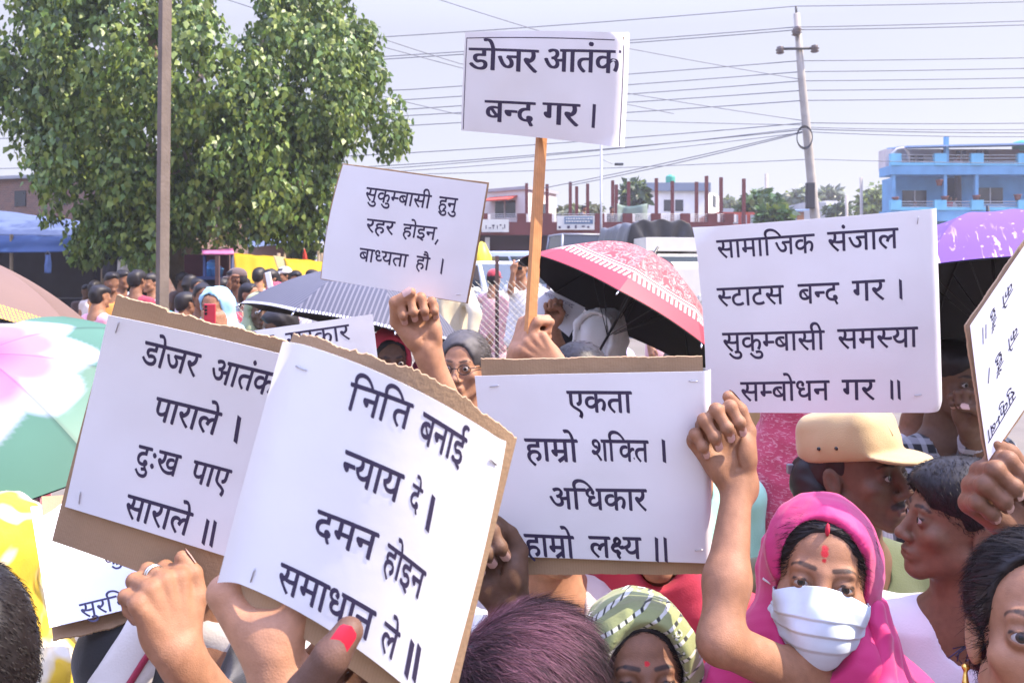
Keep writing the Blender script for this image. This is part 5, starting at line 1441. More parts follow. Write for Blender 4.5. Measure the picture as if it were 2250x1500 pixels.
SIGN_A, SHA = placard('large placard on torn cardboard left of the big curved placard, four lines of lettering',
    [[(238, 692, 1.09), (440, 735, 1.09), (655, 788, 1.11)], [(190, 902, 1.13), (378, 950, 1.125), (590, 1006, 1.14)], [(143, 1112, 1.16), (320, 1166, 1.15), (520, 1230, 1.16)]],
    [('डोजर', (320, 748), (443, 778), 50), ('आतंक', (473, 787), (610, 821), 50), ('पाराले', (345, 871), (488, 906), 50), ('|', (527, 912), (517, 972), 9),
     ('दुःख', (306, 976), (399, 1000), 47), ('पाए', (427, 1010), (510, 1032), 47), ('साराले', (282, 1084), (425, 1126), 50), ('|', (458, 1139), (446, 1195), 8), ('|', (474, 1142), (463, 1200), 8)],
    [[(250, 655, 1.098), (470, 712, 1.098), (700, 782, 1.12)], [(178, 922, 1.138), (378, 985, 1.133), (595, 1050, 1.15)], [(108, 1193, 1.168), (290, 1258, 1.158), (480, 1332, 1.168)]],
    staples=[((262, 706), (255, 730)), ((178, 1078), (175, 1105))], seed=1, ragged=0.005, sides='T')
SIGN_B, SHB = placard('big curved placard in front of all others, pressed by a red-nailed thumb',
    [[(627, 746, .792), (877, 838, .764), (1117, 978, .814)], [(553, 1012, .80), (806, 1113, .772), (1062, 1240, .822)], [(485, 1268, .806), (735, 1391, .778), (975, 1585, .830)]],
    [('निति', (772, 838), (909, 887), 58), ('बनाई', (931, 903), (1027, 963), 61), ('न्याय', (760, 986), (889, 1042), 62), ('दे', (908, 1059), (930, 1075), 52), ('|', (954, 1086), (938, 1166), 8),
     ('दमन', (699, 1117), (833, 1171), 60), ('होइन', (853, 1191), (937, 1256), 60), ('समाधान', (618, 1234), (827, 1343), 62), ('ले', (846, 1363), (880, 1390), 60), ('|', (908, 1405), (892, 1486), 9), ('|', (923, 1414), (909, 1496), 9)],
    [[(640, 738, .799), (890, 812, .771), (1138, 964, .821)], [(545, 1030, .807), (800, 1130, .779), (1066, 1260, .829)], [(468, 1325, .813), (715, 1442, .785), (975, 1650, .837)]],
    curls=[('R', 0.07, -0.012), ('L', 0.10, 0.012)], staples=[((651, 803), (674, 812)), ((1077, 1007), (1091, 1020)), ((560, 1248), (551, 1277))], seed=2, ragged=0.005, sides='T')
SIGN_C, SHC = placard('placard with four centred lines on cardboard showing brown strips above and below the paper',
    [[(1043, 826, 1.323), (1300, 820, 1.323), (1565, 815, 1.323)], [(1062, 1022, 1.353), (1315, 1025, 1.348), (1566, 1027, 1.353)], [(1082, 1220, 1.382), (1330, 1229, 1.382), (1568, 1238, 1.382)]],
    [('एकता', (1244, 858), (1386, 858), 46), ('हाम्रो', (1151, 962), (1267, 964), 48), ('शक्ति', (1298, 964), (1423, 966), 46), ('|', (1457, 963), (1460, 1015), 9),
     ('अधिकार', (1205, 1070), (1419, 1073), 46), ('हाम्रो', (1150, 1171), (1259, 1176), 48), ('लक्ष्य', (1292, 1176), (1407, 1179), 46), ('|', (1442, 1178), (1444, 1233), 9), ('|', (1461, 1178), (1464, 1234), 9)],
    [[(1056, 791, 1.331), (1300, 789, 1.331), (1546, 784, 1.331)], [(1070, 1024, 1.361), (1315, 1026, 1.357), (1553, 1024, 1.361)], [(1088, 1262, 1.39), (1330, 1267, 1.39), (1561, 1263, 1.39)]],
    curls=[('R', 0.04, -0.010)], staples=[((1076, 849), (1096, 846)), ((1513, 836), (1533, 836)), ((1527, 1208), (1545, 1207))], seed=3, ragged=0.002, sides='TB')
SIGN_D, SHD = placard('white placard with thin lettering above the woman in the pink headscarf',
    [[(1524, 501, 1.436), (1790, 481, 1.436), (2060, 458, 1.446)], [(1545, 702, 1.47), (1798, 694, 1.465), (2068, 684, 1.475)], [(1553, 906, 1.504), (1805, 907, 1.504), (2073, 906, 1.509)]],
    [('सामाजिक', (1573, 528), (1789, 513), 40), ('संजाल', (1817, 510), (1973, 500), 43), ('स्टाटस', (1574, 633), (1721, 626), 40), ('बन्द', (1752, 624), (1843, 620), 43), ('गर', (1871, 617), (1943, 613), 44), ('|', (1978, 612), (1980, 657), 7),
     ('सुकुम्बासी', (1586, 731), (1811, 725), 41), ('समस्या', (1839, 723), (2016, 717), 43), ('सम्बोधन', (1626, 839), (1822, 835), 42), ('गर', (1849, 834), (1922, 833), 44), ('|', (1959, 833), (1960, 877), 7), ('|', (1974, 833), (1976, 877), 7)],
    [[(1532, 506, 1.442), (1790, 487, 1.442), (2053, 466, 1.452)], [(1551, 703, 1.476), (1798, 694, 1.472), (2060, 684, 1.481)], [(1560, 900, 1.51), (1805, 901, 1.51), (2060, 900, 1.515)]],
    curls=[('BR', 0.07, -0.010), ('TL', 0.12, -0.008), ('R', 0.03, -0.005)], nib=(0.016, -0.020), staples=[((2017, 476), (2015, 492)), ((2008, 868), (2024, 866))], seed=4, ragged=0.001)
SIGN_E, SHE = placard('small tilted placard with three short lines gripped from below by a raised fist',
    [[(754, 362, 1.73), (908, 383, 1.72), (1070, 405, 1.73)], [(722, 487, 1.75), (882, 512, 1.74), (1048, 536, 1.75)], [(706, 612, 1.77), (862, 638, 1.76), (1024, 665, 1.77)]],
    [('सुकुम्बासी', (806, 411), (949, 429), 29), ('हुनु', (966, 431), (1007, 436), 29), ('रहर', (807, 480), (869, 487), 29), ('होइन', (887, 491), (961, 499), 28), (',', (963, 525), (956, 537), 4),
     ('बाध्यता', (791, 544), (898, 559), 28), ('हौ', (916, 561), (946, 566), 28), ('|', (974, 567), (969, 602), 5)],
    [[(751, 359, 1.736), (908, 380, 1.726), (1074, 402, 1.736)], [(719, 487, 1.756), (882, 512, 1.746), (1052, 537, 1.756)], [(703, 614, 1.776), (862, 640, 1.766), (1028, 669, 1.776)]],
    nib=(0.020, -0.026), staples=[((1003, 647), (1013, 646))], seed=5, ragged=0.0008, thick=0.003)
SIGN_F, SHF = placard('highest placard with a thin printed border, nailed to an orange wooden stick',
    [[(1022, 71, 2.16), (1200, 68, 2.15), (1386, 73, 2.16)], [(1017, 182, 2.2), (1196, 188, 2.185), (1381, 198, 2.2)], [(1013, 287, 2.24), (1192, 303, 2.23), (1373, 325, 2.24)]],
    [('डोजर', (1030, 105), (1181, 110), 49), ('आतंक', (1196, 108), (1362, 111), 50), ('बन्द', (1065, 220), (1174, 225), 48), ('गर', (1192, 225), (1272, 229), 48), ('|', (1306, 229), (1303, 281), 9),
     ('|', (1026, 83), (1018, 284), 2.2), ('|', (1371, 88), (1361, 322), 2.2)],
    [[(1028, 78, 2.167), (1200, 76, 2.157), (1372, 82, 2.167)], [(1022, 182, 2.207), (1196, 188, 2.192), (1368, 198, 2.207)], [(1018, 280, 2.247), (1192, 296, 2.237), (1360, 314, 2.247)]],
    curls=[('R', 0.10, -0.022), ('TR', 0.15, -0.02), ('BR', 0.2, 0.012)], crumple=0.0026, nib=(0.046, -0.006), seed=6, ragged=0.001)
ub0 = SHF.uv_of_px(1026, 83); ub1 = SHF.uv_of_px(1371, 88)
map_flat(SHF, 'border_line', np.array([(ub0[0], ub0[1]), (ub1[0], ub1[1]), (ub1[0], ub1[1] - 0.009), (ub0[0], ub0[1] - 0.009)]), np.array([(0, 1, 2), (0, 2, 3)]), INK, SIGN_F)
WOOD = mat('stick_wood', (0.52, 0.24, 0.09), 0.6, 0.16, 30, bump=0.15, bscale=60)
mixin(WOOD, ramp(WOOD, wave_tex(WOOD, texco(WOOD, 'Object', (60, 60, 3)), 1.0, 'X', 3.0), 0.5, 1, 0, 0.3), (0.36, 0.15, 0.05))
m = MB()
sa, sb = P(1193, 250, 2.262), P(1160, 800, 2.232)
ax = (sb - sa).normalized(); xx = Vector((1, 0, 0)); xx = (xx - ax * xx.dot(ax)).normalized(); yy = ax.cross(xx)
RZ = Matrix((xx, yy, ax)).transposed() @ Matrix.Rotation(math.radians(-33), 3, 'Z')
L = (sb - sa).length
m.box((sa + sb) / 2, (0.026, 0.017, L), RZ)
m.build('stick', WOOD, SIGN_F, bevel=0.0012, origin=SIGN_F.location)
m = MB()
for t, l, o in ((0.50, 0.16, 0.0), (0.67, 0.10, 0.0), (0.86, 0.2, 0.0)):
    m.box(sa + (sb - sa) * t + RZ @ Vector((0.0135, 0.0, 0)), (0.003, 0.0145, L * l), RZ)
m.build('splint', WOOD, SIGN_F, bevel=0.0008, origin=SIGN_F.location)
SIGN_G, SHG = placard('pale lilac placard tipped on its corner at the right edge with sideways lettering',
    [[(2352, 755, 1.30), (2260, 885, 1.29), (2172, 1012, 1.28)], [(2331, 605, 1.31), (2240, 735, 1.30), (2150, 862, 1.29)], [(2310, 455, 1.32), (2220, 585, 1.31), (2131, 715, 1.30)]],
    [('सुकुम्बा', (2232, 872), (2172, 974), 25), ('को', (2238, 733), (2216, 771), 22), ('हुँ', (2205, 793), (2189, 824), 22), ('|', (2174, 808), (2172, 842), 3),
     ('को', (2226, 635), (2203, 678), 22), ('हुँ', (2190, 697), (2178, 726), 22), ('|', (2166, 713), (2166, 744), 3), ('|', (2159, 720), (2160, 756), 3)],
    [[(2362, 757, 1.306), (2268, 890, 1.296), (2176, 1020, 1.286)], [(2338, 605, 1.316), (2242, 738, 1.306), (2150, 866, 1.296)], [(2314, 450, 1.326), (2220, 580, 1.316), (2128, 713, 1.306)]],
    nib=(0.004, -0.004), seed=7, ragged=0.002)
SIGN_H, SHH = placard('white placard mostly hidden behind the two big cardboard placards at the left',
    [[(500, 734, 2.0), (660, 712, 2.0), (818, 690, 2.0)], [(510, 800, 2.0), (670, 778, 2.0), (826, 756, 2.0)], [(518, 866, 2.0), (678, 844, 2.0), (834, 822, 2.0)]],
    [('सरकार', (626, 732), (766, 712), 33), ('नेत', (545, 743), (602, 735), 33)],
    [[(505, 738, 2.007), (660, 716, 2.007), (813, 695, 2.007)], [(514, 800, 2.007), (670, 779, 2.007), (821, 757, 2.007)], [(522, 862, 2.007), (678, 842, 2.007), (829, 820, 2.007)]],
    nib=(0.012, -0.016), seed=8, ragged=0.001)
SIGN_I, SHI = placard('sunlit white placard with one word along its bottom edge, under the left cardboard placard',
    [[(67, 1112, 1.56), (250, 1085, 1.64), (440, 1050, 1.72)], [(88, 1245, 1.48), (265, 1210, 1.56), (450, 1170, 1.64)], [(109, 1378, 1.40), (285, 1336, 1.48), (460, 1290, 1.56)]],
    [('सुरक्षि', (173, 1327), (283, 1300), 31), ('कु', (226, 1214), (262, 1204), 30)],
    [[(92, 1085, 1.575), (262, 1070, 1.655), (440, 1040, 1.735)], [(104, 1250, 1.49), (275, 1215, 1.57), (452, 1176, 1.65)], [(118, 1400, 1.405), (292, 1360, 1.485), (464, 1312, 1.565)]],
    nib=(0.016, -0.018), seed=9, ragged=0.004, sides='B')
# ---------------------------------------------------------------- building a person
EYEM = [mat('sclera', (.32, .29, .27), .4, 0), mat('iris', (.028, .014, .009), .15, 0), mat('pupil', (.004, .004, .004), .1, 0)]
NAILM = mat('nail', (.50, .31, .26), .3, .05)
HAIRM = mat('hair', (.012, .009, .009), .5, .25, 60, spec=.35); HAIRS = mat('hair_strands', (.02, .015, .013), .6, 0, attr=True, spec=.18); GREYH = mat('grey_hair', (.20, .18, .17), .6, .2, 60)
CLOTHS = {}
def cloth(name, col, var=.07, rough=.85, sheen=.2, bump=.12, bscale=260, trans=0.0):
    if name not in CLOTHS: CLOTHS[name] = mat(name, col, rough, var, 9, bump=bump, bscale=bscale, sheen=sheen, trans=trans)
    return CLOTHS[name]
SK = dict(dark=(.125, .067, .040), brown=(.205, .098, .055), mid=(.30, .148, .082), light=(.385, .195, .112))

def hair_sdf(S, M, kind, capped=False):
    old = S.M; S.M = M
    S.ell((0, 0.024, 0.040), (0.0805, 0.101, 0.0865), k=0)
    S.ell((0, 0.060, -0.010), (0.072, 0.062, 0.075), k=.03)
    if kind in ('long', 'bun', 'open'):
        S.ell((0, -0.010, 0.045), (0.077, 0.085, 0.075), k=.02)
        S.cap((0, .075, -.02), (0, .085, -.14), .06, .045, k=.04)
        if kind == 'bun': S.ell((0, .125, -.03), (.042, .036, .040), k=.015)
        S.ell((0, -.120, -.030), (.092, .100, .136), k=.006, op='-') if kind == 'open' else S.ell((0, -.115, -.030), (.070, .078, .122), k=.008, op='-')
        S.ell((0, -.075, -.10), (.10, .10, .10), k=.015, op='-')
    else:
        if not capped: S.ell((0, -.020, .062), (.072, .082, .056), k=.03)
        else: S.ell((0, .03, .10), (.12, .13, .058), k=.01, op='-')
        S.ell((0, -.115, -.032), (.070, .072, .092), k=.012, op='-')
        S.ell((0, -.060, -.105), (.12, .115, .095), k=.02, op='-')
        S.ell((0, .06, -.145), (.12, .10, .075), k=.02, op='-')
    S.M = old

def hood_sdf(S, M, Sc, sw, Rb, loose=1.0, open_w=1.0, open_h=1.0, front=True, long=.0, oz=0.0, folds=(), thin=False):
    old = S.M; S.M = M
    for y0, r0 in folds:
        th = np.linspace(-2.15, 2.15, 15); L = [(.0835 * loose * math.sin(t) * (1 if abs(t) < 1.6 else 1.06), y0 + .012 * abs(t) ** 1.5, .034 + .0885 * loose * math.cos(t) - (.05 * (abs(t) - 1.5) if abs(t) > 1.5 else 0)) for t in th]
        for a, b in zip(L[:-1], L[1:]): S.cap(a, b, r0, k=.010)
    S.ell((0, .028, .034), (.086 * loose, .108 * loose, .091 * loose), k=0)
    S.ell((0, -.015, .045), (.080 * loose, .086 * loose, .075 * loose), k=.03)
    S.cap((0, .040, -.02), (0, .055, -.19), .092 * loose, .115 * loose, k=.05)
    S.cap((-.06, -.01, -.12), (.06, -.01, -.12), .055 * loose, k=.05)
    S.M = old
    for s in (-1, 1):
        S.cap(Sc + Rb @ Vector((s * .05, 0, .05)), Sc + Rb @ Vector((s * sw * .98, .01, -.015)), .085, .075, k=.05)
        if front: S.cap(Sc + Rb @ Vector((s * .09, -.06, .02)), Sc + Rb @ Vector((s * .08, -.10, -.22 - long)), .05, .06, k=.05)
    S.ell(Sc + Rb @ Vector((0, .03, -.10)), (sw * .95, .13, .16), rot=Rb, k=.06)
    S.M = M
    if thin: S.ell((0, .018, .031), (.0785 * loose, .100 * loose, .0850 * loose), k=.004, op='-'); S.cap((0, .0, -.03), (0, .01, -.14), .066, .060, k=.01, op='-')
    S.ell((0, -.118, -.020 + oz), (.074 * open_w, .125, .120 * open_h), k=.008, op='-')
    S.cap((0, -.16, -.10), (0, -.16, -.20), .055 * open_w, .04 * open_w, k=.03, op='-')
    S.M = old

def person(label, head, d, yaw=0, pitch=0, roll=0, byaw=None, skin='mid', hs=1.0, sw=.175, hair='short', hood=None, top=None, bottom=None, arms=(), res=None, sleeve=.75, clip=None, paints=None, eyes=True, jaw=1.0, nose=1.0, strand=0, hoodkw=None, hairmat=None, neck_drop=None, legs=False, moustache=False, stubble=0.0, strandcol=(.016, .012, .011), sleeves=True, open_eye=1.0, group='people in the crowd', look=None, name='person', bend=None, hemz=None, lip=None, thickarm=1.0, hlen=None, capped=False):
    hc = P(head[0], head[1], d)
    sk = SK[skin] if isinstance(skin, str) else skin
    res = res or min(max(.0021, d * .00165), .013)
    fine = res < .012
    M = Matrix.Translation(hc) @ rotm(yaw, pitch, roll) @ Matrix.Diagonal((hs, hs, hs, 1))
    Rb = Matrix.Rotation(math.radians(yaw if byaw is None else byaw), 3, 'Z')
    nb = M @ Vector((0, .036, -.165)); nb = hc + (nb - hc) * .5 + Vector((0, 0, -.165 * hs)) * .5 + Rb @ Vector((0, .022, 0))
    Sc = nb + Vector((0, 0, -.050)) + (Vector(bend) if bend else Vector())
    gzv = gz(Sc.y)
    root = empty(name, (Sc.x, Sc.y, gzv), label, 'person', group)
    S = Sdf(); head_sdf(S, M, fine, jaw, nose, open_eye)
    S.cap(nb + Vector((0, 0, .03)), Sc + Vector((0, 0, -.06)), .058, .085, k=.04)
    hip = Sc + Rb @ Vector((0, .01, -.55))
    S.ell(Sc + Rb @ Vector((0, .01, -.22)), (sw * .86, .098, .27), rot=Rb, k=.05)
    S.ell(hip, (sw * .90, .11, .16), rot=Rb, k=.06)
    sh = {s: Sc + Rb @ Vector((s * sw, .005, -.025)) for s in (-1, 1)}
    allnails = []
    given = {a['s']: a for a in arms}
    AR = {}
    for s in (-1, 1):
        a = given.get(s)
        if a is None: a = dict(s=s, e=sh[s] + Rb @ Vector((s * .035, .03, -.28)), w=sh[s] + Rb @ Vector((s * .05, -.05, -.51)), hand=None)
        shp = a.get('sh', sh[s]); e, w = a['e'], a['w']; AR[s] = (shp, e, w)
        k_ = thickarm
        S.cap(Sc + Rb @ Vector((s * .06, 0, 0)), shp, .052, .050, k=.04)
        S.cap(shp, e, .047 * k_, .038 * k_, k=.03); S.cap(e, e.lerp(w, .35), .037 * k_, .040 * k_, k=.02); S.cap(e.lerp(w, .35), w, .040 * k_, .0255 * k_, k=.02)
        h = a.get('hand') or dict(dir=(w - e), palm=Rb @ Vector((-s, 0, 0)), pose='loose', thumb='side', side=-s)
        Mh = hand_frame(w, h['dir'], h['palm'], h.get('scale', 1.0))
        na = hand_sdf(S, Mh, h.get('pose', 'grip'), h.get('thumb', 'over'), h.get('side', 1), h.get('curls'), h.get('spread', 2.0), h.get('thick', 1.1), h.get('tout'), d > 6.5 or a.get('hand') is None)
        if a.get('hand') and d < 3: allnails.append((na, h))
    for s in (-1, 1):
        kn = hip + Rb @ Vector((s * .085, -.02, -.42)); an = Vector((kn.x, kn.y + .02, gzv + .08))
        if kn.z > gzv + .2:
            S.cap(hip + Rb @ Vector((s * .085, 0, -.05)), kn, .075, .052, k=.03); S.cap(kn, an, .052, .035, k=.02); S.cap(an + Vector((0, 0, -.03)), an + Rb @ Vector((0, -.15, -.05)), .036, .03, k=.02)
    cl = None
    if d < 3.2: cl = (np.array([-99, -99, min([Sc.z - .13] + [min(a['e'].z, a['w'].z) - .07 for a in arms])]), np.array([99, 99, 99]))
    pp = head_paints(sk, brow=True, moustache=moustache, stubble=stubble, **({'lip': lip} if lip else {'lip': tuple(np.array(sk) * np.array((.80, .62, .62)))})) + list(paints or [])
    def cf(V, C):
        if fine: apply_paints(V, C, M, pp)
        C *= (1 + .06 * sinnoise(V, 60, 3))[:, None]
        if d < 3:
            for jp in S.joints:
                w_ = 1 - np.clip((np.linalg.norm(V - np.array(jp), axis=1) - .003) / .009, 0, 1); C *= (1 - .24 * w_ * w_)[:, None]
        for na, h in allnails:
            for (p, dv, n_, r_) in na:
                w_ = 1 - np.clip((np.linalg.norm(V - np.array(p), axis=1) - .006) / .008, 0, 1); w_ = (w_ * .25)[:, None]; C[:] = C * (1 - w_) + np.array((.42, .24, .19)) * w_
        return C
    sdf_obj('body', S, res, skin_mat(), root, clip=cl, base=sk, colf=cf)
    for na, h in allnails: add_nails(root, na, NAILM, 1.0, only=h.get('nails'), special=h.get('thumbnail'))
    if fine and eyes and d < 6:
        lk = look if look is not None else M.to_3x3() @ Vector((0, -1, 0))
        for sx in (-1, 1): eyeball(root, M @ Vector((sx * .031, -.0785, 0)), lk, .0125 * hs, EYEM)
    cres = max(.0055, min(d * .0042, .022))
    if hair and hair != 'none':
        H = Sdf(); hair_sdf(H, M @ Matrix.Diagonal((.985 if capped else .950,) * 3 + (1,)) if (hood is not None or capped) else M, hair, capped)
        hm = hairmat or HAIRM
        V, F = H.mesh(max(res * 1.3, .004)); N = H.normals(V) if (strand or d < 4) else None
        if N is None: N = H.normals(V)
        V = V + N * ((.0011 * sinnoise(V, 160, 2)) if d < 4 else (.006 * sinnoise(V, 42, int(head[0]))))[:, None]
        ho = link('hair', mesh_np('hair', V - np.array(root.location), F, True), hm, root)
        if strand:
            Mi = np.array(M.inverted()); Rm = np.array(M.to_3x3())
            def df(p, n):
                L = (np.c_[p, np.ones(len(p))] @ Mi.T)[:, :3]
                if hair in ('short',): v = np.stack([np.sign(L[:, 0]) * .5 + L[:, 0] * 4, np.full(len(L), .10) + L[:, 1] * 4, -.45 - 0 * L[:, 2]], 1)
                else: v = np.stack([np.sign(L[:, 0]) * .9, np.full(len(L), .75), -.15 - .6 * (L[:, 1] > 0)], 1)
                return v @ Rm.T
            strands('hair_strands', ho, V - 0, N, df, hlen or (.013 if hair == 'short' else .055), strand, HAIRS, width=.0006, lift=.45 if hair == 'short' else .03, keep=None if hair == 'short' else ((np.c_[V, np.ones(len(V))] @ Mi.T)[:, 1] > (-.09 if hair == 'open' else -.045)), col=strandcol, colvar=.4)
            ch = ho.children[0]; ch.location = (0, 0, 0)
            me = ch.data; co = np.empty(len(me.vertices) * 3, np.float32); me.vertices.foreach_get('co', co); co = co.reshape(-1, 3) - np.array(root.location, np.float32) + np.array(ho.location, np.float32); me.vertices.foreach_set('co', co.ravel())
        if hood is not None and d < 1.6:
            Mi = np.array(M.inverted()); Rm = np.array(M.to_3x3().normalized()); Lh = (np.c_[V, np.ones(len(V))] @ Mi.T)[:, :3]
            def dfh(p, n):
                L = (np.c_[p, np.ones(len(p))] @ Mi.T)[:, :3]; v = np.stack([np.sign(L[:, 0]) * 1.0, np.full(len(L), .45), -.15 - 5 * np.abs(L[:, 0])], 1); return v @ Rm.T
            hs2 = strands('hair_strands', root, V, N, dfh, .026, 5000, HAIRS, width=.0005, lift=.02, keep=(Lh[:, 1] < -.005) & (Lh[:, 2] > -.01), col=(.017, .012, .011), colvar=.6)
            hs2.parent = ho
    Cc = Sdf()
    for s in (-1, 1):
        shp, e, w = AR[s]
        Cc.cap(Sc + Rb @ Vector((s * .05, 0, .002)), shp, .060, .060, k=.03)
        if sleeves and sleeve > 0:
            t = min(sleeve, 1.0); Cc.cap(shp, shp.lerp(e, t), .060 * thickarm, .054 * thickarm, k=.02)
            if sleeve > 1: Cc.cap(e, e.lerp(w, sleeve - 1), .053 * thickarm, .042 * thickarm, k=.02)
    hz_ = hemz if hemz is not None else .62
    Cc.ell(Sc + Rb @ Vector((0, .005, -.21)), (sw * 1.0, .128, .27), rot=Rb, k=.05)
    Cc.cap(Sc + Rb @ Vector((-.07, 0, -.38)), Sc + Rb @ Vector((-.085, 0, -hz_)), .105, .12, k=.05); Cc.cap(Sc + Rb @ Vector((.07, 0, -.38)), Sc + Rb @ Vector((.085, 0, -hz_)), .105, .12, k=.05)
    Cc.cap(nb + Vector((0, -.01, .06)), Sc + Vector((0, -.035, .012)), .062, .068, k=.012, op='-')
    sd = int(abs(head[0] * 7 + head[1])) % 997
    disp = lambda V, N: wrinkle(V, N, .006 if d < 3 else .009, 17, sd)
    if top is not None: sdf_obj('shirt', Cc, cres, top, root, disp=disp)
    if bottom is not None:
        B = Sdf(); z0 = Sc + Vector((0, 0, -hz_ + .06)); zg = gzv + .06
        if z0.z > zg + .15:
            if legs:
                for s in (-1, 1): B.cap(z0 + Rb @ Vector((s * .08, 0, 0)), Vector((z0.x, z0.y, zg + .04)) + Rb @ Vector((s * .10, 0, 0)), .105, .075, k=.02)
            else: B.cap(z0, Vector((z0.x, z0.y, zg + .16)), .15, .22, k=0)
            sdf_obj('trousers' if legs else 'skirt', B, max(cres, .012), bottom, root, disp=lambda V, N: wrinkle(V, N, .012, 11, sd + 3))
    if hood is not None:
        H = Sdf(); hood_sdf(H, M, Sc, sw, Rb, thin=d < 2, **(hoodkw or {}))
        sdf_obj('headscarf', H, max(.0042, min(d * .0032, .016)), hood, root, disp=lambda V, N: wrinkle(wrinkle(V, N, .0075 if d < 3 else .010, 26, sd + 7), N, .0022, 70, sd + 2) if d < 3 else wrinkle(V, N, .010, 26, sd + 7))
    root['_h'] = 0; del root['_h']
    return dict(root=root, M=M, S=S, Sc=Sc, Rb=Rb, res=res, sh=sh)

def tube_part(name, pts, r, m_, root, n=8, origin=None):
    m = MB(); m.tube(pts, r, n); return m.build(name, m_, root, True, origin=root.location)
V3 = Vector
# ---------------------------------------------------------------- the crowd, far to near
C_ = cloth
WHITEK = C_('white_cotton', (.66, .65, .64)); CRIM = C_('crimson_cotton', (.34, .03, .06)); GREYC = C_('grey_cotton', (.36, .34, .34)); BLUEC = C_('light_blue_cotton', (.36, .50, .62)); DARKC = C_('dark_cotton', (.03, .028, .035)); KHAKI = C_('khaki_cotton', (.36, .25, .12)); PINKL = C_('pale_pink_cotton', (.62, .38, .40)); BEIGE = C_('beige_cotton', (.46, .40, .28)); NAVY = C_('navy_cotton', (.035, .045, .09)); DENIM = C_('denim', (.07, .10, .17))
def plaid(name, c0, c1, sc):
    m = cloth(name, c0); w1 = wave_tex(m, texco(m, 'Object'), sc, 'X'); w2 = wave_tex(m, texco(m, 'Object'), sc, 'Z'); mixin(m, ramp(m, w1, .6, .75, 0, .6), c1); mixin(m, ramp(m, w2, .6, .75, 0, .6), c1); return m
PLAIDB = plaid('blue_plaid', (.16, .23, .32), (.42, .46, .50), 9); PLAIDK = plaid('black_white_plaid', (.018, .018, .022), (.42, .42, .45), 8)
# far
person('man in an orange-brown vest seen from behind in the dark stall shade', (210, 634), 13, yaw=170, skin='mid', top=C_('cream_vest', (.55, .46, .40)), bottom=DARKC, sleeve=.2)
person('child in a rose pink top behind the brown umbrella', (222, 652), 8.0, yaw=150, skin='mid', hs=.9, sw=.15, top=C_('rose_pink_cotton', (.68, .30, .36)), bottom=DENIM)
person('person in a light blue shirt turned aside under the stall edge', (270, 614), 11, yaw=60, skin='brown', top=BLUEC, bottom=DARKC)
person('person in a crimson shirt facing away beside the weathered post', (303, 617), 9.6, yaw=165, skin='brown', top=CRIM, bottom=DARKC)
person('dim figure in brown at the back of the dark stall', (190, 640), 15.5, yaw=30, skin='dark', top=C_('brown_cotton', (.10, .06, .05)), bottom=DARKC)
person('woman with dark hair in an ochre shawl inside the stall', (238, 648), 15, yaw=-40, skin='brown', hair='bun', top=C_('ochre_cotton', (.40, .24, .09)), bottom=DARKC)
person('person in a white shirt with face turned right of the weathered post', (434, 634), 10, yaw=35, skin='mid', hair='bun', top=WHITEK, bottom=DARKC)
person('person in a pale grey shirt bending behind the torn cardboard edge', (412, 668), 8.6, yaw=140, skin='brown', top=GREYC, bottom=DARKC)
person('thin dark man leaning by the tree trunk', (402, 615), 14, yaw=70, skin='dark', top=C_('brown_cotton', (.10, .06, .05)), bottom=DARKC, sleeve=.3)
pm = person('man in a blue plaid shirt and a brown cap raising a hand to his face', (518, 615), 9.5, yaw=-60, byaw=-30, skin='brown', top=PLAIDB, bottom=DENIM, arms=[dict(s=-1, e=P(492, 660, 9.35), w=P(503, 628, 9.3), hand=dict(dir=(.3, 0, 1), palm=(1, 0, 0), pose='loose', side=1))])
CAPB = C_('brown_felt', (.09, .06, .055))
def cap(p, m_, tilt=0, brim=.07, name='cap', h=.0, eyelets=False, yaw=0, flop=False):
    root, M = p['root'], p['M']; S = Sdf(); S.M = M @ Matrix.Rotation(math.radians(tilt), 4, 'X') @ Matrix.Rotation(math.radians(yaw), 4, 'Z')
    S.ell((0, .014, .056 + h), (.0885, .111, .082), k=0)
    if flop: S.box((0, .012, .078), (.073, .092, .056), rnd=.035, k=.02)
    S.box((0, .02, -.075 + .042 + h), (.2, .2, .062), rnd=.005, k=.004, op='-')
    S.M = S.M @ Matrix.Rotation(math.radians(13), 4, 'X')
    S.ell((0, -.090, .052 + h), (.076, .052 + brim * .55, .0085), k=.010)
    V, F = S.mesh(max(p['res'] * 1.3, .0035)); N = S.normals(V); V = V + N * (.0012 * sinnoise(V, 60, 4))[:, None]
    return link(name, mesh_np(name, V - np.array(root.location), F, True), m_, root)
cap(pm, CAPB)
person('woman with a dark bun in a crimson blouse by the chain-link fence', (549, 648), 8.7, yaw=60, skin='mid', hair='bun', top=CRIM, bottom=DARKC)
person('man with short hair seen from behind before the yellow tarpaulin', (570, 608), 11.5, yaw=175, skin='mid', top=PINKL, bottom=DARKC)
pm = person('man in a white flat cap before the yellow tarpaulin', (624, 606), 12.5, yaw=-50, skin='mid', top=WHITEK, bottom=KHAKI); cap(pm, C_('white_cap_cloth', (.55, .53, .52)))
person('balding man looking at the camera before the yellow tarpaulin', (650, 614), 11.8, yaw=8, skin='mid', top=C_('tan_cotton', (.34, .24, .17)), bottom=DARKC, moustache=True)
person('person mostly hidden behind the balding man', (638, 616), 12.6, yaw=-20, skin='brown', hair='bun', top=DARKC, bottom=DARKC)
person('person in a crimson headscarf turned away beside a white stick', (607, 648), 8.2, yaw=170, skin='mid', hood=CRIM, top=CRIM, bottom=DARKC)
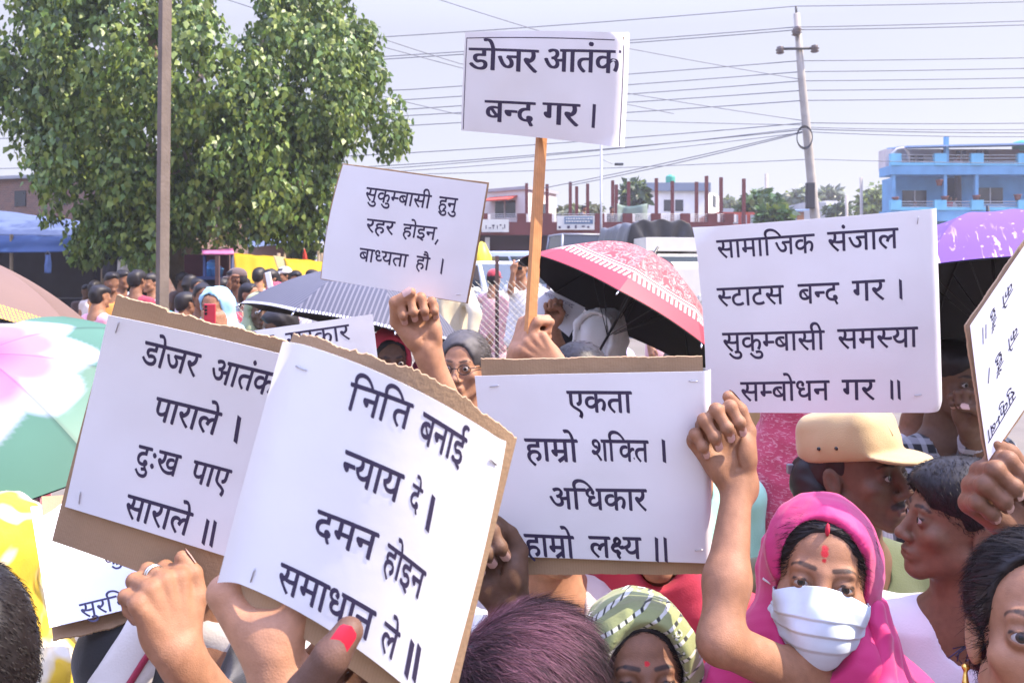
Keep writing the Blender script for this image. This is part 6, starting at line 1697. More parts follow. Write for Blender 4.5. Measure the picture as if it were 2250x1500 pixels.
# more of the crowd round the stalls
GRN2 = C_('leaf_green_cotton', (.12, .34, .16)); ORG = C_('orange_cotton', (.62, .24, .05)); TEAL = C_('teal_cotton', (.05, .30, .34)); VIO = C_('violet_cotton', (.28, .12, .40))
for lb, hd, d_, yw, sk_, hr, tp in (
    ('person in an orange shirt under the end of the stall', (246, 620), 10.4, 40, 'brown', 'short', ORG), ('person in a white shirt just left of the weathered post', (330, 622), 10.5, -30, 'mid', 'short', WHITEK), ('child in teal beside the weathered post', (340, 652), 11, 20, 'brown', 'short', TEAL),
    ('person in a leaf green top right of the tree trunk', (420, 622), 12.5, 150, 'brown', 'bun', GRN2), ('person in violet behind the sky blue headscarf', (446, 652), 7.5, 30, 'brown', 'bun', VIO), ('bareheaded person in white in front of the vendor cart', (492, 630), 11.8, 160, 'mid', 'short', WHITEK),
    ('person in orange between the plaid shirt and the crimson blouse', (536, 632), 10.5, 20, 'mid', 'short', ORG), ('person in pale pink before the yellow tarpaulin seam', (594, 612), 10.8, -40, 'mid', 'bun', PINKL), ('person in teal at the right end of the yellow tarpaulin', (686, 614), 10.5, 30, 'brown', 'short', TEAL), ('person in a white shawl low at the right end of the yellow tarpaulin', (667, 640), 9.6, -20, 'mid', 'bun', WHITEK)):
    person(lb, hd, d_, yaw=yw, skin=sk_, hair=hr, top=tp, bottom=DARKC)
# blue scarf with phone, olive scarf
SKYB = C_('sky_blue_cotton', (.33, .58, .76), trans=.15); OLIVE = C_('olive_cotton', (.30, .32, .17), trans=.1)
pw = person('woman in a sky blue headscarf filming with a red phone', (474, 676), 5.2, yaw=-10, pitch=-4, skin='mid', hair='bun', hood=SKYB, top=SKYB, bottom=DARKC, hoodkw=dict(open_w=.92),
    arms=[dict(s=-1, e=P(425, 790, 5.05), w=P(450, 722, 4.98), hand=dict(dir=(.15, -.1, 1), palm=(.7, .7, 0), pose='hook', thumb='side', side=1)), dict(s=1, e=P(530, 790, 5.05), w=P(487, 728, 4.98), hand=dict(dir=(-.2, -.1, 1), palm=(-.7, .7, 0), pose='hook', thumb='side', side=-1))])
PHM = mat('red_phone_case', (.48, .03, .05), .35, .05); LENS = mat('camera_lens', (.01, .01, .012), .1, 0)
c = P(461, 692, 4.93); e = empty('phone', c, 'red cased phone held up by the woman in the sky blue headscarf', 'phone')
m = MB(); m.box(c, (.068, .010, .128)); m.build('case', PHM, e, bevel=.006, origin=c)
for dz in (.048, .028, .008):
    m = MB(); m.lathe([(0, 0), (.008, 0), (.008, .004), (0, .004)], c + V3((-.020, -.0052, dz)), 12, Matrix.Rotation(math.radians(90), 3, 'X')); m.build('lens', LENS, e, origin=c)
person('woman in an olive green headscarf with a shaded face near the fence', (571, 683), 5.6, yaw=25, pitch=-4, skin='dark', hair='bun', hood=OLIVE, top=OLIVE, bottom=DARKC)
person('person in the shadow of the striped umbrella, hand near the mouth', (612, 722), 5.3, yaw=-70, skin='dark', top=DARKC, bottom=DARKC)
c = P(596, 640, 8.0); m = MB(); m.box((0, 0, 0), (.05, .02, .36), Matrix.Rotation(math.radians(12), 3, 'Y').inverted() if False else Matrix.Rotation(math.radians(-11), 3, 'Y')); o = m.build('white_stick', mat('white_paint', (.72, .72, .72), .5, .04), bevel=.004); o.location = c; tag(o, 'white painted stick tilted before the crimson headscarf', 'stick')
c = P(649, 660, 8.2); m = MB(); m.box((0, 0, 0), (.30, .01, .20)); o = m.build('blank_placard', PAPER, bevel=.003); o.location = c; tag(o, 'blank white board held low before the yellow tarpaulin', 'board')
# middle distance right of the small placard
pr = person('man in a red cap and a pink shirt standing by the rusty fence post', (1086, 614), 11, yaw=160, skin='mid', top=C_('salmon_cotton', (.60, .33, .33)), bottom=C_('pale_pink_cotton', (.62, .38, .40)), legs=True, sw=.145, arms=[dict(s=1, e=P(1114, 660, 10.9), w=P(1128, 705, 10.8))], sleeve=1.9); cap(pr, C_('red_cap_cloth', (.33, .03, .05)))
pr = person('man in sunglasses, white shirt and khaki trousers holding up a hand', (1143, 590), 10, yaw=-20, skin='mid', top=WHITEK, bottom=KHAKI, legs=True, sw=.155, arms=[dict(s=-1, e=P(1122, 640, 9.9), w=P(1128, 598, 9.85), hand=dict(dir=(.2, 0, 1), palm=(0, 1, 0), pose='loose', side=1))])
m = MB()
for sx in (-1, 1):
    q = pr['M'] @ V3((sx * .033, -.098, .002)); m.box(q, (.05, .012, .036))
m.box(pr['M'] @ V3((0, -.102, .008)), (.03, .01, .01)); m.build('sunglasses', BLK, pr['root'], bevel=.004, origin=pr['root'].location)
person('tall person in a beige shirt with a yellow-green shawl behind the tilted placard', (1010, 560), 7.2, yaw=70, skin='brown', top=BEIGE, bottom=C_('faded_green_cotton', (.26, .25, .14)), legs=True, sleeve=1.6, arms=[dict(s=1, e=P(1045, 690, 6.9), w=P(1030, 770, 6.8))])
person('woman with loose dark hair standing before the cream truck cab', (1462, 600), 9, yaw=35, skin='mid', hair='long', top=PINKL, bottom=DARKC)
# rooftop and balcony onlookers
for lb, px, py, d, cl, yw in (('onlooker in a dark top sitting left of the roof column pair', 1344, 460, 35.5, DARKC, 20), ('onlooker in a pale top sitting right of the roof column pair', 1366, 464, 35.5, GREYC, -30), ('small figure bending beside the third roof column', 1284, 458, 36.5, DARKC, 60)):
    hz0 = gz; pp_ = person(lb, (px, py), d, yaw=yw, skin='brown', top=cl, bottom=DARKC, hemz=.5, res=.02, group='onlookers on roofs and balconies')
for lb, px, py, cl, yw in (('onlooker in pink on the upper balcony of the blue house', 2106, 344, PINKL, 0), ('onlooker in red at the dark door of the blue house', 2088, 436, CRIM, 20), ('onlooker in pale grey beside the one in red on the lower balcony', 2101, 437, GREYC, -20), ('small child at the left end of the lower balcony', 2011, 446, PINKL, 0)):
    person(lb, (px, py), 45.6, yaw=yw, skin='brown', top=cl, bottom=DARKC, hemz=.5, res=.02, group='onlookers on roofs and balconies')
# yellow scarf with paper and neighbours
YEL = C_('yellow_cotton', (.74, .56, .03), trans=.15); POLKA = C_('black_polka', (.012, .012, .014)); mixin(POLKA, ramp(POLKA, voro_tex(POLKA, texco(POLKA, 'Object'), 26, rand=.6), .30, .24), (.40, .38, .36))
person('person in a yellow shawl and black spotted scarf holding up a small paper', (1262, 735), 3.9, yaw=165, byaw=165, skin='mid', hair=None, hood=POLKA, top=YEL, bottom=YEL, sleeve=.5, arms=[dict(s=1, e=P(1226, 790, 3.75), w=P(1215, 715, 3.7), hand=dict(dir=(0, 0, 1), palm=(0, -1, 0), pose='fist', thumb='over', side=1))])
placard('small sheet of paper with faint writing held up beside the stick of the highest placard', [[(1188, 628, 3.72), (1235, 650, 3.72), (1286, 676, 3.72)], [(1182, 660, 3.70), (1226, 684, 3.70), (1268, 708, 3.70)], [(1176, 692, 3.68), (1214, 712, 3.68), (1250, 740, 3.68)]],
    [('समाज', (1196, 640), (1222, 652), 8), ('बन्द', (1228, 655), (1262, 670), 8), ('हाम्रो', (1198, 664), (1224, 676), 8), ('गर', (1232, 684), (1250, 692), 8)], None, nib=(.01, -.01), seed=12, ink=mat('faint_ink', (.30, .28, .36), .6, 0))
SHYEL = MB(); 
person('person in a white draped scarf under the red paisley umbrella', (1330, 748), 3.5, yaw=150, skin='mid', hair=None, hood=C_('white_scarf', (.70, .70, .69), trans=.15), hoodkw=dict(loose=.96, folds=((-.03, .010), (.02, .009), (.07, .010), (.10, .009))), top=WHITEK, bottom=WHITEK)
person('person in lilac behind the white draped scarf', (1300, 690), 4.6, yaw=160, skin='brown', hair='short', top=C_('lilac_cotton', (.45, .38, .55)), bottom=DARKC, hood=C_('lilac_cotton', (.45, .38, .55)))
# woman in red-pink scarf, old woman with glasses
REDP = C_('red_pink_silk', (.62, .06, .10), trans=.2, sheen=.1); MAG = C_('magenta_silk', (.52, .02, .16), trans=.2)
person('woman in a red-pink scarf half hidden behind the raised forearm', (853, 792), 3.4, yaw=20, pitch=-3, skin='dark', hair='bun', hood=REDP, hoodkw=dict(open_w=1.1), top=REDP, bottom=DARKC)
po = person('elderly woman with glasses and grey hair under the striped umbrella', (1020, 806), 2.95, yaw=-14, pitch=2, skin='light', hair='bun', strand=2500, hlen=.03, strandcol=(.10, .09, .085), hairmat=mat('dark_grey_hair', (.07, .062, .06), .6, .25, 60), top=C_('white_red_print', (.52, .40, .38)), bottom=DARKC, jaw=1.05, open_eye=.8)
Mo = po['M']
m = MB()
for sx in (-1, 1):
    m.tube([Mo @ V3((sx * .032 + .022 * math.cos(t), -.106, -.002 + .016 * math.sin(t))) for t in np.linspace(0, 6.283, 17)], .0016, 5, False)
    m.tube([Mo @ V3((sx * .054, -.104, .004)), Mo @ V3((sx * .080, 0, .004))], .0016, 5)
m.tube([Mo @ V3((-.010, -.106, 0)), Mo @ V3((0, -.110, .003)), Mo @ V3((.010, -.106, 0))], .0016, 5); m.build('glasses', LENS, po['root'], True, origin=po['root'].location)
person('person in a magenta shawl behind the raised forearm', (965, 830), 3.6, yaw=150, skin='mid', hair=None, hood=MAG, top=MAG, bottom=DARKC)

# ---------------------------------------------------------------- near figures
# fist under the small placard
person('person whose bare raised forearm and fist grip the small tilted placard', (1235, 985), 1.88, yaw=10, skin='light', hair='short', top=WHITEK, bottom=DARKC, sleeve=.35, clip=.9,
    arms=[dict(s=-1, sh=P(1100, 1195, 1.86), e=P(1012, 990, 1.80), w=P(938, 766, 1.755), hand=dict(dir=(-.24, -.03, 1), palm=(.12, -1, .05), pose='fist', thumb=[(.024, -.010, .022), (.047, -.014, .068), (.040, -.036, .108), (.004, -.050, .120)], tout=(0, -.8, .6), side=-1, thick=1.06, scale=1.0, spread=-1))], thickarm=.92)
# stick holder
person('black-haired person gripping the orange stick with bare arms', (1272, 850), 2.42, yaw=172, byaw=172, skin='light', hair='short', strand=1500, top=DARKC, bottom=DARKC, sleeve=.2, clip=.9,
    arms=[dict(s=1, sh=P(1160, 1010, 2.40), e=P(1118, 905, 2.33), w=P(1140, 775, 2.25), hand=dict(dir=(.35, .1, .9), palm=(.75, .5, 0), pose='fist', thumb='close', side=-1, thick=1.15)), dict(s=-1, sh=P(1370, 1010, 2.4), e=P(1290, 905, 2.30), w=P(1222, 806, 2.23), hand=dict(dir=(-.75, 0, .75), palm=(-.3, .85, .2), pose='fist', thumb='close', side=1, thick=1.15))])
# dark fingers at the left of the centred placard
person('person hidden behind the big curved placard, dark fingers round the centred placard edge', (930, 1165), 1.62, yaw=0, skin='dark', hair='bun', top=WHITEK, bottom=DARKC, sleeve=.6, clip=.85,
    arms=[dict(s=1, sh=P(1050, 1420, 1.55), e=P(1085, 1560, 1.42), w=P(1118, 1315, 1.375), hand=dict(dir=(-.50, .05, .9), palm=(.05, -1, 0), pose='wrap', thumb='behind', side=1, thick=1.25, scale=1.08, spread=0))])
# white blouse / red shawl behind the centred placard
person('person in a white lace blouse with a bare arm, below the centred placard', (1215, 1115), 1.72, yaw=10, skin='light', hair='short', top=C_('white_lace', (.62, .56, .54)), bottom=WHITEK, sleeve=.45, clip=.9, arms=[dict(s=1, e=P(1330, 1420, 1.62), w=P(1300, 1640, 1.60))])
person('person in a red-pink shawl behind the green printed headscarf', (1445, 1130), 1.80, yaw=-10, skin='mid', hair='bun', hood=REDP, top=DARKC, bottom=DARKC, clip=.9)
person('person in a mint green top behind the raised arm', (1510, 905), 2.25, yaw=10, skin='mid', hair='bun', top=C_('mint_cotton', (.36, .66, .50)), bottom=DARKC, clip=.9)
PKP = C_('crimson_print', (.44, .05, .10)); mixin(PKP, ramp(PKP, noise_tex(PKP, texco(PKP, 'Object', (1, 1, 3)), 40, 2, 2), .56, .62, 0, .6), (.62, .30, .34))
STR = C_('grey_stripe', (.42, .36, .36)); mixin(STR, ramp(STR, wave_tex(STR, texco(STR, 'Object'), 22, 'X'), .5, .7, 0, .5), (.24, .19, .19))
person('person in a crimson patterned shawl and striped grey kurta behind the tan cap', (1748, 880), 2.45, yaw=165, skin='mid', hair=None, hood=PKP, hoodkw=dict(long=.0), top=STR, bottom=STR, sleeve=1.1, clip=.9)
person('person in an ochre shawl seen in the gap below the thin-lettered placard', (1690, 850), 2.9, yaw=160, skin='mid', hair=None, hood=C_('ochre_cotton', (.40, .24, .09)), top=C_('ochre_cotton', (.40, .24, .09)), bottom=DARKC)
person('person in a black and white plaid shirt holding the purple umbrella shaft', (2098, 838), 2.62, yaw=10, skin='dark', hair='short', top=PLAIDK, bottom=DARKC, sleeve=1.5, clip=.9,
    arms=[dict(s=1, e=P(2150, 1010, 2.52), w=P(2128, 935, 2.42), hand=dict(dir=(-.15, -.1, 1), palm=(-.6, -.8, 0), pose='fist', thumb='close', side=1, thick=1.15)), dict(s=-1, e=P(2010, 1040, 2.6), w=P(2020, 1150, 2.5))])
person('person in a white and grey top beside the plaid shirt', (2045, 850), 2.9, yaw=30, skin='brown', hair='short', top=C_('white_stripe', (.55, .53, .54)), bottom=DARKC, clip=.9)
# man in the tan cap
TAN = C_('tan_canvas', (.43, .30, .14), bump=.2, bscale=500); OLV = C_('olive_drab', (.085, .105, .045))
pc = person('man in a tan camp cap and olive shirt with an ear stud, looking right', (1886, 1040), 1.86, yaw=36, pitch=7, roll=0, byaw=15, skin='dark', hs=1.0, sw=.205, hair='short', capped=True, top=OLV, bottom=DARKC, sleeve=.9, clip=.9, moustache=True, stubble=.3, nose=1.2, lip=(.12, .055, .05))
co = cap(pc, TAN, tilt=-4, brim=.020, h=.004, flop=True)
Mc = pc['M']; q = lambda x, y, z: Mc @ V3((x, y, z))
for y_, z_ in ((.028, .062), (-.012, .064)):
    m = MB(); nrm = (Mc.to_3x3() @ V3((-1, -.1, .25))).normalized(); R = nrm.to_track_quat('Z', 'Y').to_matrix(); m.lathe([(0, .0016), (.0036, .0016), (.0040, 0), (.0036, -.003)], q(-.0905 + .004 * (z_ > .063), y_, z_), 12, R); m.build('eyelet', LENS, co, True, origin=co.parent.location)
m = MB(); m.tube([q(0, .02 + .112 * math.cos(t), .062 + .088 * math.sin(t)) for t in np.linspace(.2, 2.9, 20)], .0022, 6); m.build('crown_seam', TAN, co, True, origin=co.parent.location)
m = MB(); m.box(q(-.05, .115, .01), (.05, .016, .022)); m.build('cap_strap', BUMP, co, bevel=.003, origin=co.parent.location)
S = Sdf(); S.M = Mc; S.ell((-.0855, .006, -.036), (.0032,) * 3); V, F = S.mesh(.001); link('ear_stud', mesh_np('ear_stud', V - np.array(pc['root'].location), F), CHROME, pc['root'])
S = Sdf(); S.M = Mc; S.ell((-.03, .085, -.02), (.062, .055, .075)); S.ell((-.045, .06, -.07), (.04, .045, .05), k=.03); V, F = S.mesh(.004); N = S.normals(V); V += N * (.003 * sinnoise(V, 120, 8))[:, None]; link('long_hair', mesh_np('long_hair', V - np.array(pc['root'].location), F), HAIRM, pc['root'])
# boy
pb = person('boy with cropped hair in profile facing left, in a white T-shirt', (2112, 1150), 1.60, yaw=-97, pitch=8, byaw=-40, skin=(.165, .090, .050), hs=.97, sw=.165, hair='short', strand=7000, hlen=.010, top=C_('white_tshirt', (.66, .64, .66)), bottom=DENIM, sleeve=.6, clip=.9, strandcol=(.008, .006, .006))
m = MB()
def scrawl(pts): m.tube([P(x, y, 1.435 + .0004 * (x - 2095)) for x, y in pts], .0013, 5)
scrawl([(2094, 1424), (2120, 1418), (2084, 1445)]); scrawl([(2108, 1426), (2103, 1452)]); scrawl([(2128, 1416), (2100, 1440), (2118, 1462)]); scrawl([(2126, 1436), (2122, 1452), (2130, 1448)]); scrawl([(2138, 1436), (2134, 1452), (2144, 1440), (2142, 1452)])
m.build('shirt_print', INK, pb['root'], True, origin=pb['root'].location)
# hand of the tipped placard
person('person at the right frame edge whose hand grips the tipped lilac placard', (2470, 1120), 1.45, yaw=-15, skin='brown', hair='short', top=WHITEK, bottom=DARKC, clip=.8,
    arms=[dict(s=-1, sh=P(2300, 1380, 1.42), e=P(2330, 1420, 1.36), w=P(2262, 1160, 1.30), hand=dict(dir=(-.72, -.05, .70), palm=(.12, -1, 0), pose='wrap', thumb='behind', side=1, thick=1.22, scale=1.16, spread=3))])
# girl at the lower right
pg = person('girl with black hair and a gold earring cut off by the lower right corner', (2304, 1408), 1.06, yaw=-28, pitch=19, skin='mid', hs=1.06, hair='open', strand=9000, hlen=.045, top=DARKC, bottom=DARKC, clip=.85, strandcol=(.010, .008, .008))
GOLD = mat('gold', (.75, .48, .12), .25, .05, metal=1.0)
Mg = pg['M']; S = Sdf(); S.M = Mg; S.ell((-.085, .004, -.045), (.0045,) * 3); S.cap((-.085, .004, -.05), (-.085, .004, -.062), .0022, .004, k=.002); V, F = S.mesh(.0012); link('earring', mesh_np('earring', V - np.array(pg['root'].location), F), GOLD, pg['root'])
# woman with the pink headscarf and surgical mask
PINK = C_('hot_pink_silk', (.62, .028, .17), rough=.6, sheen=.3, trans=.18, bump=.1, bscale=600)
BROWN_T = C_('taupe_cotton', (.30, .24, .22))
sk = SK['mid']
pk = person('woman in a hot pink headscarf and surgical mask raising her bare arm', (1800, 1268), 1.36, yaw=-16, pitch=11, roll=5, byaw=8, skin=sk, hs=1.0, sw=.155, hair='long', hood=PINK, hoodkw=dict(open_w=1.03, open_h=1.03, loose=.972, folds=((.045, .0035),)), top=BROWN_T, bottom=DARKC, sleeve=.12, clip=.85, res=.0019, open_eye=.66,
    paints=[('seg', (-.001, -.065, .046), (-.001, -.105, .046), .0050, .0015, (.50, .02, .03), .95), ('seg', (-.001, -.065, .053), (-.001, -.105, .053), .0042, .0015, (.52, .03, .04), .9), ('seg', (-.001, -.065, .036), (-.001, -.105, .036), .0026, .001, (.30, .008, .01), 1), ('seg', (.0, -.05, .085), (.001, -.10, .078), .0045, .002, (.45, .02, .05), .95)],
    arms=[dict(s=-1, sh=P(1905, 1560, 1.34), e=P(1583, 1408, 1.23), w=P(1622, 1052, 1.345), hand=dict(dir=(-.46, .04, .88), palm=(.10, -1, .05), pose='wrap', thumb='behind', side=1, thick=1.04, scale=1.06, spread=1)), dict(s=1, e=P(2010, 1700, 1.4), w=P(1950, 1900, 1.3))], thickarm=.80)
CUFF = C_('navy_cuff', (.02, .022, .05)); sh_, el_ = P(1905, 1560, 1.34), P(1583, 1408, 1.23); S = Sdf(); S.cap(sh_.lerp(el_, .10), sh_.lerp(el_, .155), .0565, .0555, k=0); S.cap(sh_.lerp(el_, .16), sh_.lerp(el_, .30), .047, .046, k=.0, op='-'); V, F = S.mesh(.004); link('cuff', mesh_np('cuff', V - np.array(pk['root'].location), F), CUFF, pk['root'])
Mk = pk['M']; Sm = Sdf(); head_sdf(Sm, Mk, False); Sm.M = Mk; Sm.cap((0, -.088, .0), (0, -.104, -.034), .011, .014, k=.02); Sm.ell((0, -.086, -.070), (.026, .018, .02), k=.02); Sm.M = Matrix.Identity(4)
nu, nv = 64, 120; VV = []
for j in range(nv + 1):
    for i in range(nu + 1):
        u = i / nu * 2 - 1; v = j / nv
        ztop = .000 - .021 * min(abs(u) * 1.7, 1) ** 1.5 + .001; zbot = -.118 + .030 * abs(u) ** 2.2
        ph = u * math.radians(76); z_ = ztop + (zbot - ztop) * v
        VV.append((ph, z_, u, v))
VV = np.array(VV); O = np.stack([0 * VV[:, 0], 0 * VV[:, 0] - .005, VV[:, 1]], 1); Dd = np.stack([np.sin(VV[:, 0]), -np.cos(VV[:, 0]), -.25 * np.clip(VV[:, 3] - .7, 0, 1)], 1)
Mi = np.array(Mk); tt = np.full(len(VV), .17)
Ow = O @ Mi[:3, :3].T + Mi[:3, 3]; Dw = Dd @ Mi[:3, :3].T
saw = lambda x: np.where(x % 1 < .82, (x % 1) / .82, (1 - x % 1) / .18)
off = .0050 + .010 * (1 - VV[:, 2] ** 2) * np.exp(-((VV[:, 3] - .45) / .35) ** 2) + .0032 * saw((VV[:, 3] + .012 * np.sin(VV[:, 2] * 5)) * 5.2) * np.clip((VV[:, 3] - .22) * 5, 0, 1) * np.clip((.86 - VV[:, 3]) * 8, 0, 1) * (1 - .35 * VV[:, 2] ** 2) + .0016 * sinnoise(VV[:, 2:] @ np.array([[3., 0, 0], [0, 5., 0]]), 2.0, 4) + .0022 * np.sin(VV[:, 2] * 30 + 9 * VV[:, 3]) * np.clip(np.abs(VV[:, 2]) - .55, 0, 1) * 2
for _ in range(40): tt -= np.clip(Sm.ev(Ow + Dw * tt[:, None]) - off, -.02, .02) * .8
PT = Ow + Dw * tt[:, None]
i, j = np.meshgrid(np.arange(nu), np.arange(nv)); a = (j * (nu + 1) + i).ravel(); F = np.stack([a, a + nu + 1, a + nu + 2, a + 1], 1)
MASKM = mat('mask_fabric', (.60, .68, .76), .8, .03, 30, bump=.06, bscale=900, trans=.08)
mo = link('face_mask', mesh_np('face_mask', PT - np.array(pk['root'].location), F, True), MASKM, pk['root']); s_ = mo.modifiers.new('thickness', 'SOLIDIFY'); s_.thickness = .0012
for sx, c0, c1 in ((1, nu, nv * (nu + 1) + nu), (-1, 0, nv * (nu + 1))):
    ear = Mk @ V3((sx * .080, .012, -.012))
    for cc in (c0, c1):
        p0 = V3(PT[cc]); tube_part('ear_loop', [p0, p0.lerp(ear, .5) + (Mk.to_3x3() @ V3((sx * .008, -.006, 0))), ear], .0016, WHITEK, mo, 6).location = -pk['root'].location * 0
        ol = mo.children[-1]
        co_ = np.empty(len(ol.data.vertices) * 3, np.float32); ol.data.vertices.foreach_get('co', co_); co_ = co_.reshape(-1, 3) - np.array(pk['root'].location, np.float32); ol.data.vertices.foreach_set('co', co_.ravel())
# trim of silver thread along the scarf, and its long hanging folds
HOODO = [o for o in pk['root'].children if o.name.startswith('headscarf')][0]
TRIM = mat('silver_thread', (.80, .55, .66), .4, .1, 300)
def arc(y0, r0, t0, t1, n=14): return [Mk @ V3((r0 * math.sin(t), y0 + .012 * abs(t) ** 1.5, .034 + (r0 + .005) * math.cos(t))) for t in np.linspace(t0, t1, n)]
for y0, r0 in ((-.012, .0855), (.030, .0865)):
    for k in range(4):
        m = MB(); t0 = .35 + k * .36; m.tube(arc(y0, r0, t0, t0 + .16, 5), .0011, 5); m.build('thread_trim', TRIM, HOODO, True, origin=pk['root'].location)
S = Sdf(); Sp = pk['Sc']; q = lambda x, y, z: Mk @ V3((x, y, z))
for a_, b_, c_ in (((.082, -.015, -.03), (.098, -.045, -.14), (.085, -.075, -.27)), ((.090, .015, -.03), (.116, -.020, -.14), (.112, -.055, -.27)), ((.092, .045, -.04), (.132, .010, -.15), (.146, -.030, -.25))):
    S.cap(q(*a_), q(*b_), .016, .020, k=.012); S.cap(q(*b_), q(*c_), .020, .021, k=.012)
sdf_obj('scarf_fold', S, .0042, PINK, pk['root'], disp=lambda V, N: wrinkle(V, N, .004, 34, 3))
# woman with the green printed headscarf
S = Sdf(); S.M = Mk; S.ell((.001, -.078, .080), (.0035, .012, .010)); V, F = S.mesh(.0015); link('sindoor', mesh_np('sindoor', V - np.array(pk['root'].location), F), mat('vermilion', (.42, .015, .04), .8, .1), pk['root'])
GRN = C_('green_print', (.27, .30, .125), rough=.8, trans=.1)
vv = texco(GRN, 'Object', (1, 1, 1), (.3, .6, .5)); br = GRN.node_tree.nodes.new('ShaderNodeTexBrick'); br.inputs['Scale'].default_value = 9; br.inputs['Mortar Size'].default_value = .0; br.inputs['Color1'].default_value = (1, 1, 1, 1); br.inputs['Color2'].default_value = (0, 0, 0, 1); br.inputs['Bias'].default_value = 0
n2 = noise_tex(GRN, vv, 90, 2, 1.5); w2 = wave_tex(GRN, vv, 13, 'Z', 1.2)
dash = wave_tex(GRN, vv, 26, 'X', 1.0)
mixin(GRN, mathn(GRN, 'MULTIPLY', ramp(GRN, w2, .86, .93), ramp(GRN, dash, .22, .3)), (.60, .60, .52)); mixin(GRN, mathn(GRN, 'MULTIPLY', ramp(GRN, w2, .82, .9), ramp(GRN, dash, .20, .10)), (.02, .022, .025))
vo = voro_tex(GRN, vv, 24); rg = mathn(GRN, 'MULTIPLY', ramp(GRN, vo, .34, .28), ramp(GRN, w2, .5, .3)); mixin(GRN, mathn(GRN, 'MULTIPLY', rg, ramp(GRN, n2, .52, .56)), (.56, .57, .52)); mixin(GRN, mathn(GRN, 'MULTIPLY', rg, ramp(GRN, n2, .47, .44)), (.03, .035, .04))
person('woman in an olive printed headscarf with a red forehead dot at the bottom edge', (1402, 1486), 1.38, yaw=2, pitch=17, skin='brown', hs=.97, hair='long', hood=GRN, hoodkw=dict(loose=1.10, open_w=1.02, open_h=.95, oz=.0), top=C_('pink_lining', (.5, .2, .22)), bottom=DARKC, clip=.85, res=.002,
    paints=[('seg', (0, -.06, .031), (0, -.11, .031), .0036, .001, (.52, .015, .02), 1)])
# purple-tinted hair
HP = mat('dyed_hair_base', (.022, .012, .016), .5, .2, 60)
ph = person('person with purple-tinted short hair at the bottom edge, head bowed', (1150, 1570), 1.16, yaw=-34, pitch=-4, skin='mid', hs=1.06, hair='short', hairmat=HP, top=DARKC, bottom=DARKC, clip=.75)
hp = [o for o in ph['root'].children if o.name.startswith('hair')][0]
V = np.empty(len(hp.data.vertices) * 3, np.float32); hp.data.vertices.foreach_get('co', V); V = V.reshape(-1, 3).astype(float) + np.array(ph['root'].location); N = np.empty(len(V) * 3, np.float32); hp.data.vertices.foreach_get('normal', N); N = N.reshape(-1, 3).astype(float)
Rp = np.array(ph['M'].to_3x3().normalized()); Mpi = np.array(ph['M'].inverted())
def dfp(p, n):
    L = (np.c_[p, np.ones(len(p))] @ Mpi.T)[:, :3]
    v = np.stack([np.full(len(L), .95), .30 + L[:, 1] * 2.5, -.35 - .5 * (L[:, 0] > .03)], 1); return v @ Rp.T
def tint(p, c, r):
    L = (np.c_[p, np.ones(len(p))] @ Mpi.T)[:, :3]; k = np.clip(.85 - np.abs(L[:, 1] + .02) * 9 + .35 * np.sin(L[:, 0] * 70) + r.normal(size=len(p)) * .3, 0, 1)[:, None] * .85
    return (c * (1 - k) + np.array((.185, .080, .105)) * k) * r.uniform(.5, 1.5, (len(p), 1))
hs_ = strands('hair_strands', ph['root'], V, N, dfp, .050, 24000, HAIRS, width=.00042, lift=.14, col=(.020, .013, .015), colvar=.5, tint=tint, segs=5, curl=.05)
hs_.parent = hp; hs_.matrix_parent_inverse = Matrix.Identity(4)
# cropped head at the lower left
pl = person('man with closely cropped hair facing away at the lower left corner', (-118, 1462), 1.08, yaw=-128, pitch=0, byaw=-150, skin='light', hs=1.05, sw=.2, hair='short', strand=9000, hlen=.007, top=WHITEK, bottom=DARKC, clip=.8, strandcol=(.014, .011, .010))
# yellow tie-dye scarf, white dress
TIE = C_('yellow_tie_dye', (.70, .46, .03), trans=.2); mixin(TIE, ramp(TIE, noise_tex(TIE, texco(TIE, 'Object', (1.6, 1, .8)), 7, 2, .8), .5, .62), (.80, .76, .62))
person('person in a yellow and white tie-dyed headscarf facing away at the left edge', (5, 1225), 1.85, yaw=165, skin='mid', hair=None, hood=TIE, hoodkw=dict(loose=1.08), top=C_('white_dress', (.76, .77, .80)), bottom=WHITEK, sleeve=.9, clip=.9)
MAR = C_('maroon_print', (.24, .03, .05)); mixin(MAR, ramp(MAR, noise_tex(MAR, texco(MAR, 'Object'), 30, 2, 2), .55, .6), (.50, .25, .28))
person('person in a maroon patterned shawl below the lotus umbrella', (30, 1130), 2.4, yaw=150, skin='mid', hair=None, hood=MAR, top=MAR, bottom=DARKC, clip=.9)
# shawl and ringed hand
SHAWL = C_('beige_shawl', (.58, .53, .47), trans=.1); BLKT = C_('black_blouse', (.02, .019, .018))
pr_ = person('person in a beige shawl whose ringed hand holds the cardboard from below', (455, 1150), 1.46, yaw=0, skin='mid', hair='bun', top=BLKT, bottom=BLKT, sleeve=.5, clip=.85,
    arms=[dict(s=1, sh=P(590, 1480, 1.42), e=P(520, 1660, 1.16), w=P(392, 1432, 1.085), hand=dict(dir=(-.34, .08, .95), palm=(-.72, .66, -.15), pose='wrap', thumb='behind', side=-1, thick=1.15, scale=.94, spread=3))])
S = Sdf(); Scp = pr_['Sc']
Scp = Scp + V3((-.06, 0, 0))
for a_, b_ in (((-.03, -.02, .03), (-.16, -.10, -.24)), ((.05, -.02, .04), (.20, -.02, -.06)), ((.19, -.02, -.06), (.22, -.12, -.26)), ((.0, .07, .03), (.12, .07, -.05))): S.cap(Scp + V3(a_), Scp + V3(b_), .052, .066, k=.05)
sdf_obj('shawl', S, .006, SHAWL, pr_['root'], disp=lambda V, N: wrinkle(V, N, .008, 26, 5))
